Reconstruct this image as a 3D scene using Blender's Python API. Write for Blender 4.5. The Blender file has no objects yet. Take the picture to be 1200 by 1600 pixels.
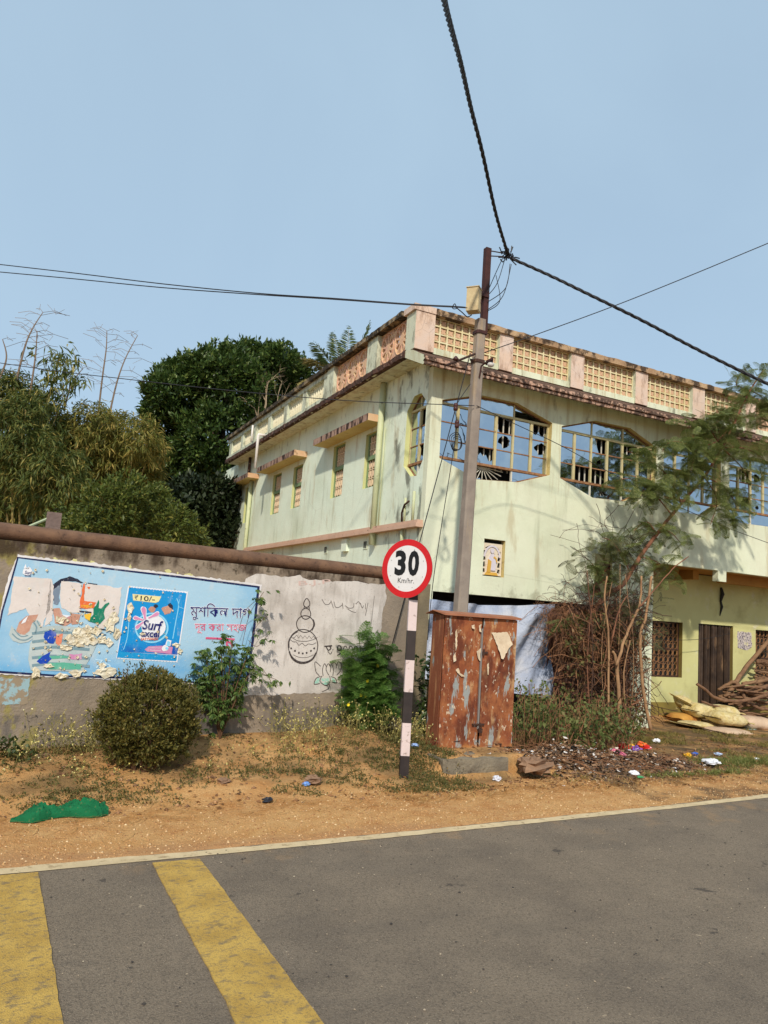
import bpy, math, random
import numpy as np
from mathutils import Vector, Matrix
from mathutils.geometry import tessellate_polygon

# ---------------------------------------------------------------- camera, sky, sun, exposure
S = bpy.context.scene
COL = S.collection
EYE = np.array([0.0, 0.0, 1.65])
FPX = 1142.4
_p, _r, _y = math.radians(7.628), math.radians(4.06), math.radians(25.756)
FWD = np.array([math.sin(_y)*math.cos(_p), math.cos(_y)*math.cos(_p), math.sin(_p)])
_rt = np.array([math.cos(_y), -math.sin(_y), 0.0]); _up = np.cross(_rt, FWD)
RGT = math.cos(_r)*_rt + math.sin(_r)*_up
UPV = -math.sin(_r)*_rt + math.cos(_r)*_up
cam = bpy.data.cameras.new('camera'); cam.sensor_fit = 'VERTICAL'; cam.sensor_height = 36.0
cam.lens = FPX/1600*36; cam.clip_start = 0.05; cam.clip_end = 2000
co = bpy.data.objects.new('camera', cam); COL.objects.link(co)
mw = Matrix.Identity(4)
for i in range(3):
    mw[i][0], mw[i][1], mw[i][2], mw[i][3] = RGT[i], UPV[i], -FWD[i], EYE[i]
co.matrix_world = mw
S.camera = co

SUN_L = Vector((0.375, 0.69, -0.615)).normalized()      # the way the light travels
wd = bpy.data.worlds.new('World'); S.world = wd; wd.use_nodes = True
nt = wd.node_tree; bg = nt.nodes['Background']
sky = nt.nodes.new('ShaderNodeTexSky'); sky.sky_type = 'NISHITA'; sky.sun_disc = False
sky.sun_elevation = math.asin(-SUN_L.z); sky.sun_rotation = math.radians(208.5)
sky.altitude = 0; sky.air_density = 1.0; sky.dust_density = 1.5; sky.ozone_density = 1.6
hz = nt.nodes.new('ShaderNodeMix'); hz.data_type = 'RGBA'; hz.inputs[0].default_value = 0.80     # thin even haze over the clear sky
hz.inputs[7].default_value = (3.18, 4.33, 5.38, 1.0)
hn = nt.nodes.new('ShaderNodeTexNoise'); hn.inputs['Scale'].default_value = 2.2; hn.inputs['Detail'].default_value = 5; hn.inputs['Distortion'].default_value = 0.6
hm = nt.nodes.new('ShaderNodeMapRange'); hm.inputs[1].default_value = 0.35; hm.inputs[2].default_value = 0.75; hm.inputs[3].default_value = 0.76; hm.inputs[4].default_value = 0.90
tc = nt.nodes.new('ShaderNodeTexCoord'); nt.links.new(tc.outputs['Generated'], hn.inputs['Vector']); nt.links.new(hn.outputs['Fac'], hm.inputs[0]); nt.links.new(hm.outputs[0], hz.inputs[0])
nt.links.new(sky.outputs[0], hz.inputs[6]); nt.links.new(hz.outputs[2], bg.inputs[0])
bg.inputs[1].default_value = 0.13
sl = bpy.data.lights.new('sun', 'SUN'); sl.energy = 3.3; sl.angle = math.radians(1.8); sl.color = (1.0, 0.915, 0.79)
so = bpy.data.objects.new('sun', sl); COL.objects.link(so)
so.rotation_euler = SUN_L.to_track_quat('-Z', 'Y').to_euler(); so.location = (-10, -25, 22)
S.view_settings.view_transform = 'Standard'; S.view_settings.look = 'None'
S.view_settings.exposure = 0.2; S.view_settings.gamma = 1; S.view_settings.use_curve_mapping = False

# ---------------------------------------------------------------- helpers
rnd = random.Random(7)
rng = np.random.default_rng(11)

def ray(x, y):
    return FWD + RGT*(x-600)/FPX - UPV*(y-800)/FPX
def at(x, y, X=None, Y=None, Z=None):
    """the point of the plane X=, Y= or Z= const seen at photo position (x, y)"""
    ax, v = (0, X) if X is not None else (1, Y) if Y is not None else (2, Z)
    d = ray(x, y); return EYE + d*((v-EYE[ax])/d[ax])

WA = np.array([0.0, 7.32, 0.2]); WU = np.array([0.98, 0.199, 0.0]); WN = np.array([0.199, -0.980, 0.0])
def wp(x, y, off=0.0):
    """the point of the boundary wall's face at photo position (x, y), off metres proud of it"""
    d = ray(x, y); t = ((WA + WN*off - EYE) @ WN)/(d @ WN); return EYE + d*t
def wq(u, z, off=0.0):
    p = WA + WU*u + WN*off; return np.array([p[0], p[1], z])

def smooth(t):
    t = np.clip(t, 0, 1); return t*t*(3-2*t)
_tab = rng.random((256, 256))
def vnoise(x, y, s=1.0, oct=3):
    x = np.asarray(x, float)*s; y = np.asarray(y, float)*s; a, out, tot = 1.0, 0.0, 0.0
    for o in range(oct):
        xi, yi = np.floor(x).astype(int), np.floor(y).astype(int)
        fx, fy = smooth(x-xi), smooth(y-yi)
        g = lambda i, j: _tab[(xi+i) & 255, (yi+j) & 255]
        out = out + a*((g(0,0)*(1-fx)+g(1,0)*fx)*(1-fy)+(g(0,1)*(1-fx)+g(1,1)*fx)*fy); tot += a
        a *= 0.5; x = x*2+17.3; y = y*2+5.1
    return out/tot - 0.5

class MB:
    def __init__(s): s.v = []; s.f = []; s.m = []
    def add(s, vs, fs, mi=0):
        b = len(s.v); s.v += [tuple(map(float, p)) for p in vs]
        s.f += [tuple(b+i for i in f) for f in fs]; s.m += [mi]*len(fs); return s
    def box(s, a, b, mi=0):
        x0,y0,z0 = a; x1,y1,z1 = b
        return s.add([(x0,y0,z0),(x1,y0,z0),(x1,y1,z0),(x0,y1,z0),(x0,y0,z1),(x1,y0,z1),(x1,y1,z1),(x0,y1,z1)],
                     [(0,3,2,1),(4,5,6,7),(0,1,5,4),(1,2,6,5),(2,3,7,6),(3,0,4,7)], mi)
    def obox(s, c, ax, ay, az, mi=0):
        c, ax, ay, az = map(np.asarray, (c, ax, ay, az))
        vs = [c+i*ax+j*ay+k*az for k in (-1,1) for j in (-1,1) for i in (-1,1)]
        return s.add(vs, [(0,2,3,1),(4,5,7,6),(0,1,5,4),(1,3,7,5),(3,2,6,7),(2,0,4,6)], mi)
    def loft(s, rings, mi=0, cap=True, close=True):
        n = len(rings[0]); vs = [p for r in rings for p in r]; fs = []
        for i in range(len(rings)-1):
            for j in range(n if close else n-1):
                k = (j+1) % n; fs.append((i*n+j, i*n+k, (i+1)*n+k, (i+1)*n+j))
        if cap and close: fs += [tuple(range(n))[::-1], tuple((len(rings)-1)*n+j for j in range(n))]
        return s.add(vs, fs, mi)
    def tube(s, path, r, n=6, mi=0, cap=True, sq=1.0):
        P = [np.asarray(p, float) for p in path]; rings = []; prev = None
        for i, p in enumerate(P):
            t = P[min(i+1, len(P)-1)] - P[max(i-1, 0)]; t = t/(np.linalg.norm(t)+1e-9)
            if prev is None:
                h = np.array([0,0,1.0]) if abs(t[2]) < 0.9 else np.array([1.0,0,0])
                a = np.cross(t, h)
            else: a = prev - t*(prev@t)
            a = a/(np.linalg.norm(a)+1e-9); b = np.cross(t, a); prev = a
            rr = r[i] if hasattr(r, '__len__') else r
            rings.append([p + rr*(math.cos(2*math.pi*k/n)*a + sq*math.sin(2*math.pi*k/n)*b) for k in range(n)])
        return s.loft(rings, mi, cap)
    def tess(s, loops, fn, mi=0):
        L = [[Vector((a, b, 0)) for a, b in lp] for lp in loops]
        flat = [p for lp in loops for p in lp]
        return s.add([fn(a, b) for a, b in flat], [tuple(t) for t in tessellate_polygon(L)], mi)
    def slab(s, loops, f0, f1, mi=0, mside=None, mback=None):
        """polygon with holes between two mappings (front f0, back f1)"""
        s.tess(loops, f0, mi); s.tess(loops, f1, mi if mback is None else mback)
        for k, lp in enumerate(loops):
            n = len(lp); ms = mi if (mside is None or k == 0) else mside
            s.add([f0(*p) for p in lp]+[f1(*p) for p in lp], [(i, (i+1) % n, n+(i+1) % n, n+i) for i in range(n)], ms)
        return s
    def build(s, name, mat, parent=None, sm=False, local=False):
        me = bpy.data.meshes.new(name); o = bpy.data.objects.new(name, me); COL.objects.link(o)
        off = (0,0,0)
        if parent is not None:
            o.parent = parent
            if not local: off = worldloc(parent)
        me.from_pydata([(v[0]-off[0], v[1]-off[1], v[2]-off[2]) for v in s.v], [], s.f)
        mats = mat if isinstance(mat, (list, tuple)) else [mat]
        for m in mats: me.materials.append(m)
        if len(mats) > 1: me.polygons.foreach_set('material_index', s.m)
        if sm: me.polygons.foreach_set('use_smooth', [True]*len(me.polygons))
        me.update(); return o
def worldloc(o):
    l = Vector((0,0,0))
    while o is not None: l += o.location; o = o.parent
    return l
def mesh_np(name, V, F, mat, parent=None, sm=False):
    V = np.asarray(V, float).reshape(-1, 3); F = np.asarray(F, int); k = F.shape[1]
    if parent is not None: V = V - np.array(worldloc(parent))
    me = bpy.data.meshes.new(name)
    me.vertices.add(len(V)); me.vertices.foreach_set('co', V.astype(np.float32).ravel())
    me.loops.add(F.size); me.loops.foreach_set('vertex_index', F.astype(np.int32).ravel())
    me.polygons.add(len(F)); me.polygons.foreach_set('loop_start', np.arange(0, F.size, k, dtype=np.int32))
    me.update(calc_edges=True)
    if sm: me.polygons.foreach_set('use_smooth', np.ones(len(F), bool))
    me.materials.append(mat)
    o = bpy.data.objects.new(name, me); COL.objects.link(o); o.parent = parent
    return o
def thing(name, label, cat, loc=(0,0,0), group=None):
    o = bpy.data.objects.new(name, None); COL.objects.link(o); o.location = tuple(map(float, loc)); o.empty_display_size = 0.1
    return tag(o, label, cat, group)
def tag(o, label, cat, group=None):
    o['label'] = label; o['category'] = cat
    if group: o['group'] = group
    return o
def kind(o, k): o['kind'] = k; return o
def struct(o, label, cat='ground'):
    o['kind'] = 'structure'; o['label'] = label; o['category'] = cat; return o

def catmull(P, n=6, closed=False):
    P = [np.asarray(p, float) for p in P]; out = []
    m = len(P); idx = range(m if closed else m-1)
    g = (lambda i: P[i % m]) if closed else (lambda i: P[min(max(i, 0), m-1)])
    for i in idx:
        a, b, c, d = g(i-1), g(i), g(i+1), g(i+2)
        for k in range(n):
            t = k/n
            out.append(0.5*((2*b)+(c-a)*t+(2*a-5*b+4*c-d)*t*t+(3*b-a-3*c+d)*t**3))
    if not closed: out.append(P[-1])
    return out
def jag(poly, step, amp, R=rnd):
    out = []; n = len(poly)
    for i in range(n):
        a, b = np.array(poly[i], float), np.array(poly[(i+1) % n], float); L = np.hypot(*(b-a)); k = max(1, int(L/step))
        for j in range(k):
            p = a+(b-a)*j/k
            if j or True: p = p + np.array([R.uniform(-amp, amp), R.uniform(-amp, amp)])
            out.append(tuple(p))
    return out
def blob(cx, cy, rx, ry, n=14, j=0.3, R=rnd):
    return [(cx+rx*(1+R.uniform(-j, j))*math.cos(2*math.pi*i/n), cy+ry*(1+R.uniform(-j, j))*math.sin(2*math.pi*i/n)) for i in range(n)]
def clip(poly, u0, z0, u1, z1):
    def cut(P, f, inter):
        o = []
        for i in range(len(P)):
            a, b = P[i], P[(i+1) % len(P)]; fa, fb = f(a), f(b)
            if fa >= 0: o.append(a)
            if fa*fb < 0:
                t = fa/(fa-fb); o.append((a[0]+(b[0]-a[0])*t, a[1]+(b[1]-a[1])*t))
        return o
    for f in (lambda p: p[0]-u0, lambda p: u1-p[0], lambda p: p[1]-z0, lambda p: z1-p[1]):
        poly = cut(poly, f, None)
        if len(poly) < 3: return []
    return poly

# ---------------------------------------------------------------- materials
class NG:
    def __init__(s, m): s.t = m.node_tree; s.n = s.t.nodes; s.l = s.t.links
    def new(s, k, **kw):
        n = s.n.new(k)
        for a, b in kw.items(): setattr(n, a, b)
        return n
    def put(s, sock, v):
        if isinstance(v, bpy.types.NodeSocket): s.l.new(v, sock)
        elif v is not None: sock.default_value = v
    def math(s, op, a, b=None, clamp=False):
        n = s.new('ShaderNodeMath', operation=op); n.use_clamp = clamp; s.put(n.inputs[0], a)
        if b is not None: s.put(n.inputs[1], b)
        return n.outputs[0]
    def mix(s, f, a, b):
        n = s.new('ShaderNodeMix', data_type='RGBA'); s.put(n.inputs[0], f); s.put(n.inputs[6], a); s.put(n.inputs[7], b); return n.outputs[2]
    def ramp(s, v, lo, hi):
        n = s.new('ShaderNodeMapRange'); n.interpolation_type = 'SMOOTHSTEP'; s.put(n.inputs[0], v); n.inputs[1].default_value = lo; n.inputs[2].default_value = hi; return n.outputs[0]
    def noise(s, vec, sc, det=5, st=(1,1,1), rough=0.6, kind='noise', off=(0,0,0)):
        mp = s.new('ShaderNodeMapping'); s.l.new(vec, mp.inputs[0]); mp.inputs['Scale'].default_value = st; mp.inputs['Location'].default_value = off
        if kind == 'vor':
            n = s.new('ShaderNodeTexVoronoi'); s.l.new(mp.outputs[0], n.inputs['Vector']); n.inputs['Scale'].default_value = sc; return n.outputs['Distance']
        if kind == 'crack':
            n = s.new('ShaderNodeTexVoronoi', feature='DISTANCE_TO_EDGE'); s.l.new(mp.outputs[0], n.inputs['Vector']); n.inputs['Scale'].default_value = sc; return n.outputs['Distance']
        n = s.new('ShaderNodeTexNoise'); s.l.new(mp.outputs[0], n.inputs['Vector']); n.inputs['Scale'].default_value = sc; n.inputs['Detail'].default_value = det; n.inputs['Roughness'].default_value = rough
        return n.outputs['Fac']
c4 = lambda c: (c[0], c[1], c[2], 1.0)
def srgb(r, g, b, k=1.0):
    f = lambda v: k*((v/255)/12.92 if v/255 <= 0.04045 else (((v/255)+0.055)/1.055)**2.4)
    return (f(r), f(g), f(b))
_seed = [0]
def mat(name, base, rough=0.85, var=None, layers=(), bump=(), metallic=0.0, spec=0.3, island=None, trans=0.0):
    m = bpy.data.materials.new(name); m.use_nodes = True; g = NG(m); b = g.n['Principled BSDF']
    geo = g.new('ShaderNodeNewGeometry'); P = geo.outputs['Position']; sep = None
    col = c4(base)
    if island:
        for k, (cc, lo, hi) in enumerate(island):
            r = geo.outputs['Random Per Island']
            if k: r = g.math('FRACT', g.math('MULTIPLY', r, 7.31+k))
            col = g.mix(g.ramp(r, lo, hi), col, c4(cc))
    if var:
        for cc, sc, amt in var:
            _seed[0] += 1
            f = g.noise(P, sc, 6, off=(_seed[0]*3.7, _seed[0]*1.3, 0)); col = g.mix(g.math('MULTIPLY', g.ramp(f, 0.3, 0.7), amt), col, c4(cc))
    for L in layers:
        _seed[0] += 1
        f = g.noise(P, L['s'], L.get('d', 6), L.get('st', (1,1,1)), L.get('r', 0.62), L.get('kind', 'noise'), off=(_seed[0]*2.9, _seed[0]*1.7, _seed[0]*0.9 if 'st' not in L else 0))
        if 'ax' in L:                                  # extra bias along an axis: (axis, from, to, gain)
            if sep is None:
                sep = g.new('ShaderNodeSeparateXYZ'); g.l.new(P, sep.inputs[0])
            ax, a0, a1, gain = L['ax']
            mr = g.new('ShaderNodeMapRange'); g.l.new(sep.outputs[ax], mr.inputs[0]); mr.inputs[1].default_value = a0; mr.inputs[2].default_value = a1
            f = g.math('ADD', f, g.math('MULTIPLY', g.math('SUBTRACT', mr.outputs[0], 1.0), gain))
        if L.get('kind') == 'crack': f = g.math('SUBTRACT', 1.0, g.ramp(f, L['lo'], L['hi']))
        else: f = g.ramp(f, L['lo'], L['hi'])
        col = g.mix(g.math('MULTIPLY', f, L.get('a', 1.0)), col, c4(L['c']))
    g.put(b.inputs['Base Color'], col)
    b.inputs['Roughness'].default_value = rough; b.inputs['Metallic'].default_value = metallic; b.inputs['Specular IOR Level'].default_value = spec
    h = None
    for B in bump:
        _seed[0] += 1
        f = g.math('MULTIPLY', g.noise(P, B[0], 4, off=(_seed[0]*1.9, 0, 0), kind=B[2] if len(B) > 2 else 'noise'), B[1]); h = f if h is None else g.math('ADD', h, f)
    if h is not None:
        bn = g.new('ShaderNodeBump'); bn.inputs['Strength'].default_value = 1.0; bn.inputs['Distance'].default_value = 1.0; g.l.new(h, bn.inputs['Height']); g.l.new(bn.outputs[0], b.inputs['Normal'])
    if trans:
        tr = g.new('ShaderNodeBsdfTranslucent'); g.put(tr.inputs[0], col); mx = g.new('ShaderNodeMixShader'); mx.inputs[0].default_value = trans
        out = g.n['Material Output']; g.l.new(b.outputs[0], mx.inputs[1]); g.l.new(tr.outputs[0], mx.inputs[2]); g.l.new(mx.outputs[0], out.inputs['Surface'])
    return m
def leafmat(name, c, c2, c3, rough=0.5, trans=0.3):
    return mat(name, c, rough, island=[(c2, 0.2, 0.9), (c3, 0.75, 1.0)], trans=trans, spec=0.35)
BLACK = (0.012, 0.011, 0.010)

m_road = mat('asphalt', srgb(132,117,99), 0.92, var=[(srgb(112,100,87), 0.7, 0.8), (srgb(148,132,112), 2.6, 0.5)],
    layers=[dict(c=srgb(66,60,55), s=95, lo=0.47, hi=0.63, d=5, r=0.8, a=0.65), dict(c=srgb(196,180,158), s=130, lo=0.56, hi=0.66, d=4, r=0.75, a=0.5),
            dict(c=srgb(70,64,60), s=5.0, lo=0.66, hi=0.70, d=5, a=0.7), dict(c=srgb(190,170,142), s=10, lo=0.71, hi=0.74, d=3, a=0.6), dict(c=srgb(92,84,76), s=1.6, lo=0.54, hi=0.66, d=8, a=0.22, st=(0.5,1.6,1)),
            dict(c=srgb(170,136,98), s=4, lo=0.42, hi=0.80, d=7, a=0.8, ax=(1, 4.0, 5.1, 0.35))],
    bump=[(140, 0.010), (60, 0.006)], spec=0.2)
m_yel = mat('yellow_road_paint', srgb(206,168,86,0.95), 0.85, var=[(srgb(168,132,62), 5, 0.7)],
    layers=[dict(c=srgb(120,106,86), s=26, lo=0.52, hi=0.65, d=9, a=0.65, st=(0.6,1,1)), dict(c=srgb(104,92,76), s=80, lo=0.52, hi=0.62, d=4, r=0.75, a=0.55), dict(c=srgb(100,90,74), s=8, lo=0.64, hi=0.72, a=0.6)], bump=[(140, 0.008)])
m_line = mat('white_road_paint', srgb(214,192,152), 0.85, var=[(srgb(180,158,122), 5, 0.7)], layers=[dict(c=srgb(150,125,92), s=16, lo=0.55, hi=0.68, d=8, a=0.8)], bump=[(160, 0.004)])
m_soil = mat('orange_gravel_soil', srgb(196,146,88), 0.95, var=[(srgb(176,118,66), 1.1, 0.7), (srgb(214,172,116), 5, 0.6)],
    layers=[dict(c=srgb(120,84,52), s=95, lo=0.55, hi=0.68, d=3, a=0.7), dict(c=srgb(226,196,150), s=80, lo=0.60, hi=0.70, d=3, a=0.6),
            dict(c=srgb(112,90,58), s=1.7, lo=0.36, hi=0.66, d=8, a=0.85, ax=(1, 5.8, 6.5, 0.6)),
            dict(c=srgb(80,66,48), s=2.3, lo=0.38, hi=0.62, d=8, a=0.8, ax=(0, 4.9, 6.0, 0.6)),
            dict(c=srgb(178,132,88), s=3, lo=0.1, hi=0.5, a=0.9, ax=(1, 5.45, 5.1, 0.7))], bump=[(120, 0.010), (36, 0.016)])
m_plaster = mat('old_wall_plaster', srgb(142,128,112), 0.95, var=[(srgb(120,110,98), 1.6, 0.6), (srgb(166,148,126), 4, 0.5)],
    layers=[dict(c=srgb(86,82,80), s=2.4, lo=0.38, hi=0.56, d=9, a=0.88, st=(1,1,0.35), ax=(2, 0.62, 0.5, 0.5)),
            dict(c=srgb(150,138,122), s=2.0, lo=0.4, hi=0.62, d=6, a=0.8, ax=(2, 0.5, 0.24, 0.4)),
            dict(c=srgb(172,128,82), s=4, lo=0.4, hi=0.7, d=6, a=0.7, ax=(2, 0.42, 0.22, 0.5)),
            dict(c=srgb(148,136,78), s=9, lo=0.43, hi=0.56, d=10, a=0.9, ax=(0, 1.7, -0.3, 0.30), st=(1,1,0.6)),
            dict(c=srgb(58,44,34), s=3.2, lo=0.40, hi=0.58, d=9, a=0.92, st=(1,1,0.45), ax=(2, 1.66, 1.95, 0.6)),
            dict(c=srgb(60,50,36), s=14, lo=0.52, hi=0.66, d=9, a=0.8, ax=(2, 1.6, 1.95, 0.3))], bump=[(50, 0.006), (8, 0.012)])
m_coping = mat('brown_coping', srgb(106,80,64), 0.9, var=[(srgb(84,62,50), 2.2, 0.8), (srgb(140,106,80), 7, 0.5)], layers=[dict(c=srgb(60,46,38), s=20, lo=0.56, hi=0.7, a=0.7)], bump=[(60, 0.006)])
m_pillar = mat('grey_brown_post_plaster', srgb(138,124,98), 0.95, var=[(srgb(104,94,76), 3, 0.7)], bump=[(50, 0.006)])
m_white = mat('whitewash', srgb(214,206,198), 0.9, var=[(srgb(192,184,176), 2.5, 0.6)],
    layers=[dict(c=srgb(146,136,126), s=7, lo=0.50, hi=0.70, d=10, a=0.5, st=(1.6,1.6,0.3)), dict(c=srgb(160,150,140), s=2.4, lo=0.46, hi=0.66, d=9, a=0.5), dict(c=srgb(120,108,98), s=60, lo=0.60, hi=0.7, d=4, a=0.6), dict(c=srgb(140,124,110), s=6, lo=0.5, hi=0.7, d=8, a=0.7, ax=(2, 1.75, 2.05, 0.4), st=(1,1,0.3))], bump=[(60, 0.003)])
m_ink = mat('black_wall_paint', srgb(66,58,56), 0.9, layers=[dict(c=srgb(150,142,136), s=70, lo=0.56, hi=0.66, a=0.7)])
m_inkthin = mat('faded_black_paint', srgb(110,102,98), 0.9)
m_teal = mat('teal_wall_paint', srgb(140,200,180), 0.9, layers=[dict(c=srgb(205,200,192), s=60, lo=0.45, hi=0.62)])
m_fadedpink = mat('faded_pink_paint', srgb(206,178,168), 0.9)
m_bluewash = mat('flaking_pale_blue_paint', srgb(150,178,184), 0.9, layers=[dict(c=srgb(150,134,112), s=14, lo=0.46, hi=0.54, d=9)])

GRN = srgb(220,225,198,0.97)
WALL_DIRT = [dict(c=srgb(160,168,132), s=0.7, lo=0.42, hi=0.72, d=7, a=0.35), dict(c=srgb(132,134,106), s=3.1, lo=0.54, hi=0.74, d=10, a=0.36, st=(1.5,1.5,0.2)),
             dict(c=srgb(70,66,52), s=5.5, lo=0.55, hi=0.68, d=10, a=0.6, st=(1,1,0.35), ax=(2, 4.4, 5.7, 0.16)), dict(c=srgb(176,158,120), s=3.1, lo=0.56, hi=0.7, d=8, a=0.5, st=(1,1,0.25)), dict(c=srgb(80,78,60), s=40, lo=0.66, hi=0.74, d=4, a=0.5),
             dict(c=srgb(120,120,94), kind='crack', s=0.42, lo=0.0, hi=0.004, a=0.16)]
m_green = mat('pale_green_wall_paint', GRN, 0.85, var=[(srgb(220,218,194,0.9), 1.3, 0.5)], layers=WALL_DIRT+[dict(c=srgb(168,150,110), s=5, lo=0.46, hi=0.66, d=9, a=0.5, st=(1.6,1,0.12), ax=(2, 3.1, 3.95, 0.3)), dict(c=srgb(120,116,90), s=3.4, lo=0.47, hi=0.64, d=10, a=0.5, ax=(2, 2.7, 2.0, 0.4))], bump=[(30, 0.003), (4, 0.008)])
m_green2 = mat('weathered_brightened_green_paint', srgb(224,236,216,1.0), 0.85, var=[(srgb(226,230,208,0.98), 1.3, 0.5)], layers=WALL_DIRT + [dict(c=srgb(66,62,50), s=4.2, lo=0.50, hi=0.66, d=10, a=0.75, st=(1,1,0.4), ax=(1, 12.6, 11.2, 0.35))], bump=[(30, 0.003), (4, 0.008)])  # side wall base lightened in colour to offset the weak sun on it
m_lime = mat('lime_yellow_wall_paint', srgb(210,207,146,0.9), 0.85, var=[(srgb(198,194,136,0.85), 1.5, 0.6)],
    layers=[dict(c=srgb(206,200,180), s=3, lo=0.56, hi=0.72, d=8, a=0.6), dict(c=srgb(150,140,90), s=2, lo=0.5, hi=0.72, d=9, a=0.5), dict(c=srgb(92,80,60), s=9, lo=0.66, hi=0.76, d=8, a=0.6)], bump=[(30, 0.003)])
m_olive = mat('olive_plinth_paint', srgb(140,124,62,0.9), 0.9, var=[(srgb(120,100,60), 2, 0.7)], layers=[dict(c=srgb(170,130,92), s=3, lo=0.45, hi=0.65, ax=(2, 0.15, -0.1, 0.4))])
m_cream = mat('cream_reveal_paint', srgb(222,204,140,0.85), 0.85, var=[(srgb(196,172,110), 4, 0.6)], layers=[dict(c=srgb(120,88,56), s=7, lo=0.58, hi=0.74, a=0.6)])
m_ochre = mat('ochre_soffit_paint', srgb(190,140,70,0.8), 0.9, var=[(srgb(140,92,44), 2, 0.6)])
m_pinkpost = mat('flaking_pink_paint', srgb(226,196,172,0.88), 0.9, var=[(srgb(222,206,196,0.85), 3, 0.7)],
    layers=[dict(c=srgb(150,120,98), s=7, lo=0.49, hi=0.64, d=10, a=0.6, st=(1,1,0.4)), dict(c=srgb(90,74,60), s=26, lo=0.64, hi=0.74, d=6, a=0.6), dict(c=srgb(110,84,70), kind='crack', s=2.2, lo=0, hi=0.012, a=0.35)], bump=[(50, 0.004)])
m_postside = mat('green_post_side_paint', srgb(206,210,186,0.95), 0.9, layers=[dict(c=srgb(110,106,88), s=7, lo=0.49, hi=0.64, d=10, a=0.7, st=(1,1,0.35)), dict(c=srgb(70,64,54), s=22, lo=0.6, hi=0.68, a=0.6)])
m_bal = mat('cream_baluster_paint', srgb(222,214,184,0.95), 0.9, layers=[dict(c=srgb(120,104,76), s=14, lo=0.55, hi=0.68, a=0.6)])
m_grime = mat('mildewed_coping', srgb(196,166,130,0.85), 0.95, var=[(srgb(150,116,88), 5, 0.7)], layers=[dict(c=srgb(52,40,32), s=5, lo=0.46, hi=0.58, d=10, a=0.9, st=(1,1,0.8)), dict(c=srgb(226,200,172), s=18, lo=0.62, hi=0.7, a=0.6)], bump=[(40, 0.008)])
m_copingdark = mat('black_stained_coping', srgb(150,132,104,0.85), 0.95, layers=[dict(c=srgb(48,42,34), s=4, lo=0.38, hi=0.52, d=10, a=0.95), dict(c=srgb(200,180,140), s=16, lo=0.6, hi=0.68, a=0.7)], bump=[(40, 0.008)])
m_cornice = mat('stained_pink_cornice', srgb(202,168,146,0.85), 0.95, var=[(srgb(160,120,100), 4, 0.7)], layers=[dict(c=srgb(56,42,36), s=13, lo=0.43, hi=0.53, d=10, a=0.9, st=(1,1,0.5)), dict(c=srgb(222,190,160), s=15, lo=0.6, hi=0.7, a=0.6)], bump=[(40, 0.01)])
m_cortop = mat('dark_sloped_cornice_top', srgb(104,78,64), 0.95, var=[(srgb(70,52,44), 4, 0.8)], layers=[dict(c=srgb(160,134,112), s=14, lo=0.6, hi=0.72, a=0.7)], bump=[(40, 0.01)])
m_lip = mat('broken_blackened_slab_edge', srgb(92,64,52), 0.95, var=[(srgb(44,34,30), 6, 0.85)], layers=[dict(c=srgb(186,160,140), s=14, lo=0.6, hi=0.68, a=0.8)], bump=[(30, 0.02)])
m_chface = mat('red_brown_flaking_edge', srgb(178,146,128,0.85), 0.95, layers=[dict(c=srgb(52,34,30), s=11, lo=0.46, hi=0.55, d=8, a=0.95, st=(1,1,0.25))], bump=[(30, 0.01)])
m_chtop = mat('peach_concrete', srgb(218,186,150,0.88), 0.9, var=[(srgb(196,140,96), 4, 0.6)], layers=[dict(c=srgb(70,56,44), s=6, lo=0.56, hi=0.7, a=0.7)])
m_ledge = mat('salmon_ledge_paint', srgb(216,180,156,0.88), 0.9, var=[(srgb(192,154,130), 5, 0.6)], layers=[dict(c=srgb(96,66,54), s=9, lo=0.6, hi=0.7, st=(1,1,2), a=0.8)])
m_jfr = mat('yellow_jali_frame', srgb(228,218,182,0.95), 0.85, var=[(srgb(204,180,110), 6, 0.6)], layers=[dict(c=srgb(130,100,66), s=22, lo=0.62, hi=0.72, a=0.7)])
m_jin = mat('salmon_jali_flower', srgb(214,178,146,0.92), 0.85, var=[(srgb(190,146,114), 14, 0.8)], layers=[dict(c=srgb(90,64,50), s=30, lo=0.62, hi=0.72, a=0.6)])
m_jback = mat('dark_gap_backing', srgb(120,86,62), 0.95, var=[(srgb(70,50,40), 3, 0.7)])  # dark brown chosen so the jali gaps look shaded
m_rose = mat('pink_rosette_paint', srgb(216,168,146,0.9), 0.85, var=[(srgb(222,194,146), 12, 0.7)], layers=[dict(c=srgb(96,66,50), s=25, lo=0.62, hi=0.72, a=0.6)])
m_dark = mat('dark_interior', (0.03,0.029,0.026), 0.9)  # near-black colour stands in for the shade inside rooms and gaps
m_terr = mat('terracotta_grille_paint', srgb(214,186,158,0.95), 0.8, var=[(srgb(228,204,166), 10, 0.7)])
m_gframe = mat('sage_green_window_frame', srgb(136,158,116,0.85), 0.7, var=[(srgb(110,134,98), 6, 0.5)])
m_ywood = mat('cream_window_bar', srgb(206,196,150,0.85), 0.7, var=[(srgb(180,160,112), 8, 0.6)], layers=[dict(c=srgb(104,66,42), s=18, lo=0.62, hi=0.72, a=0.8)])
m_rustbar = mat('rusty_window_rail', srgb(172,128,90,0.85), 0.8, var=[(srgb(98,60,42), 14, 0.8)])
m_whitebar = mat('white_inner_bar', srgb(196,192,178), 0.7)
m_iron = mat('dark_rusty_iron', srgb(72,48,38), 0.75, var=[(srgb(46,32,28), 9, 0.7)], metallic=0.0, layers=[dict(c=srgb(124,90,62), s=26, lo=0.58, hi=0.72, a=0.7)])
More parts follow.
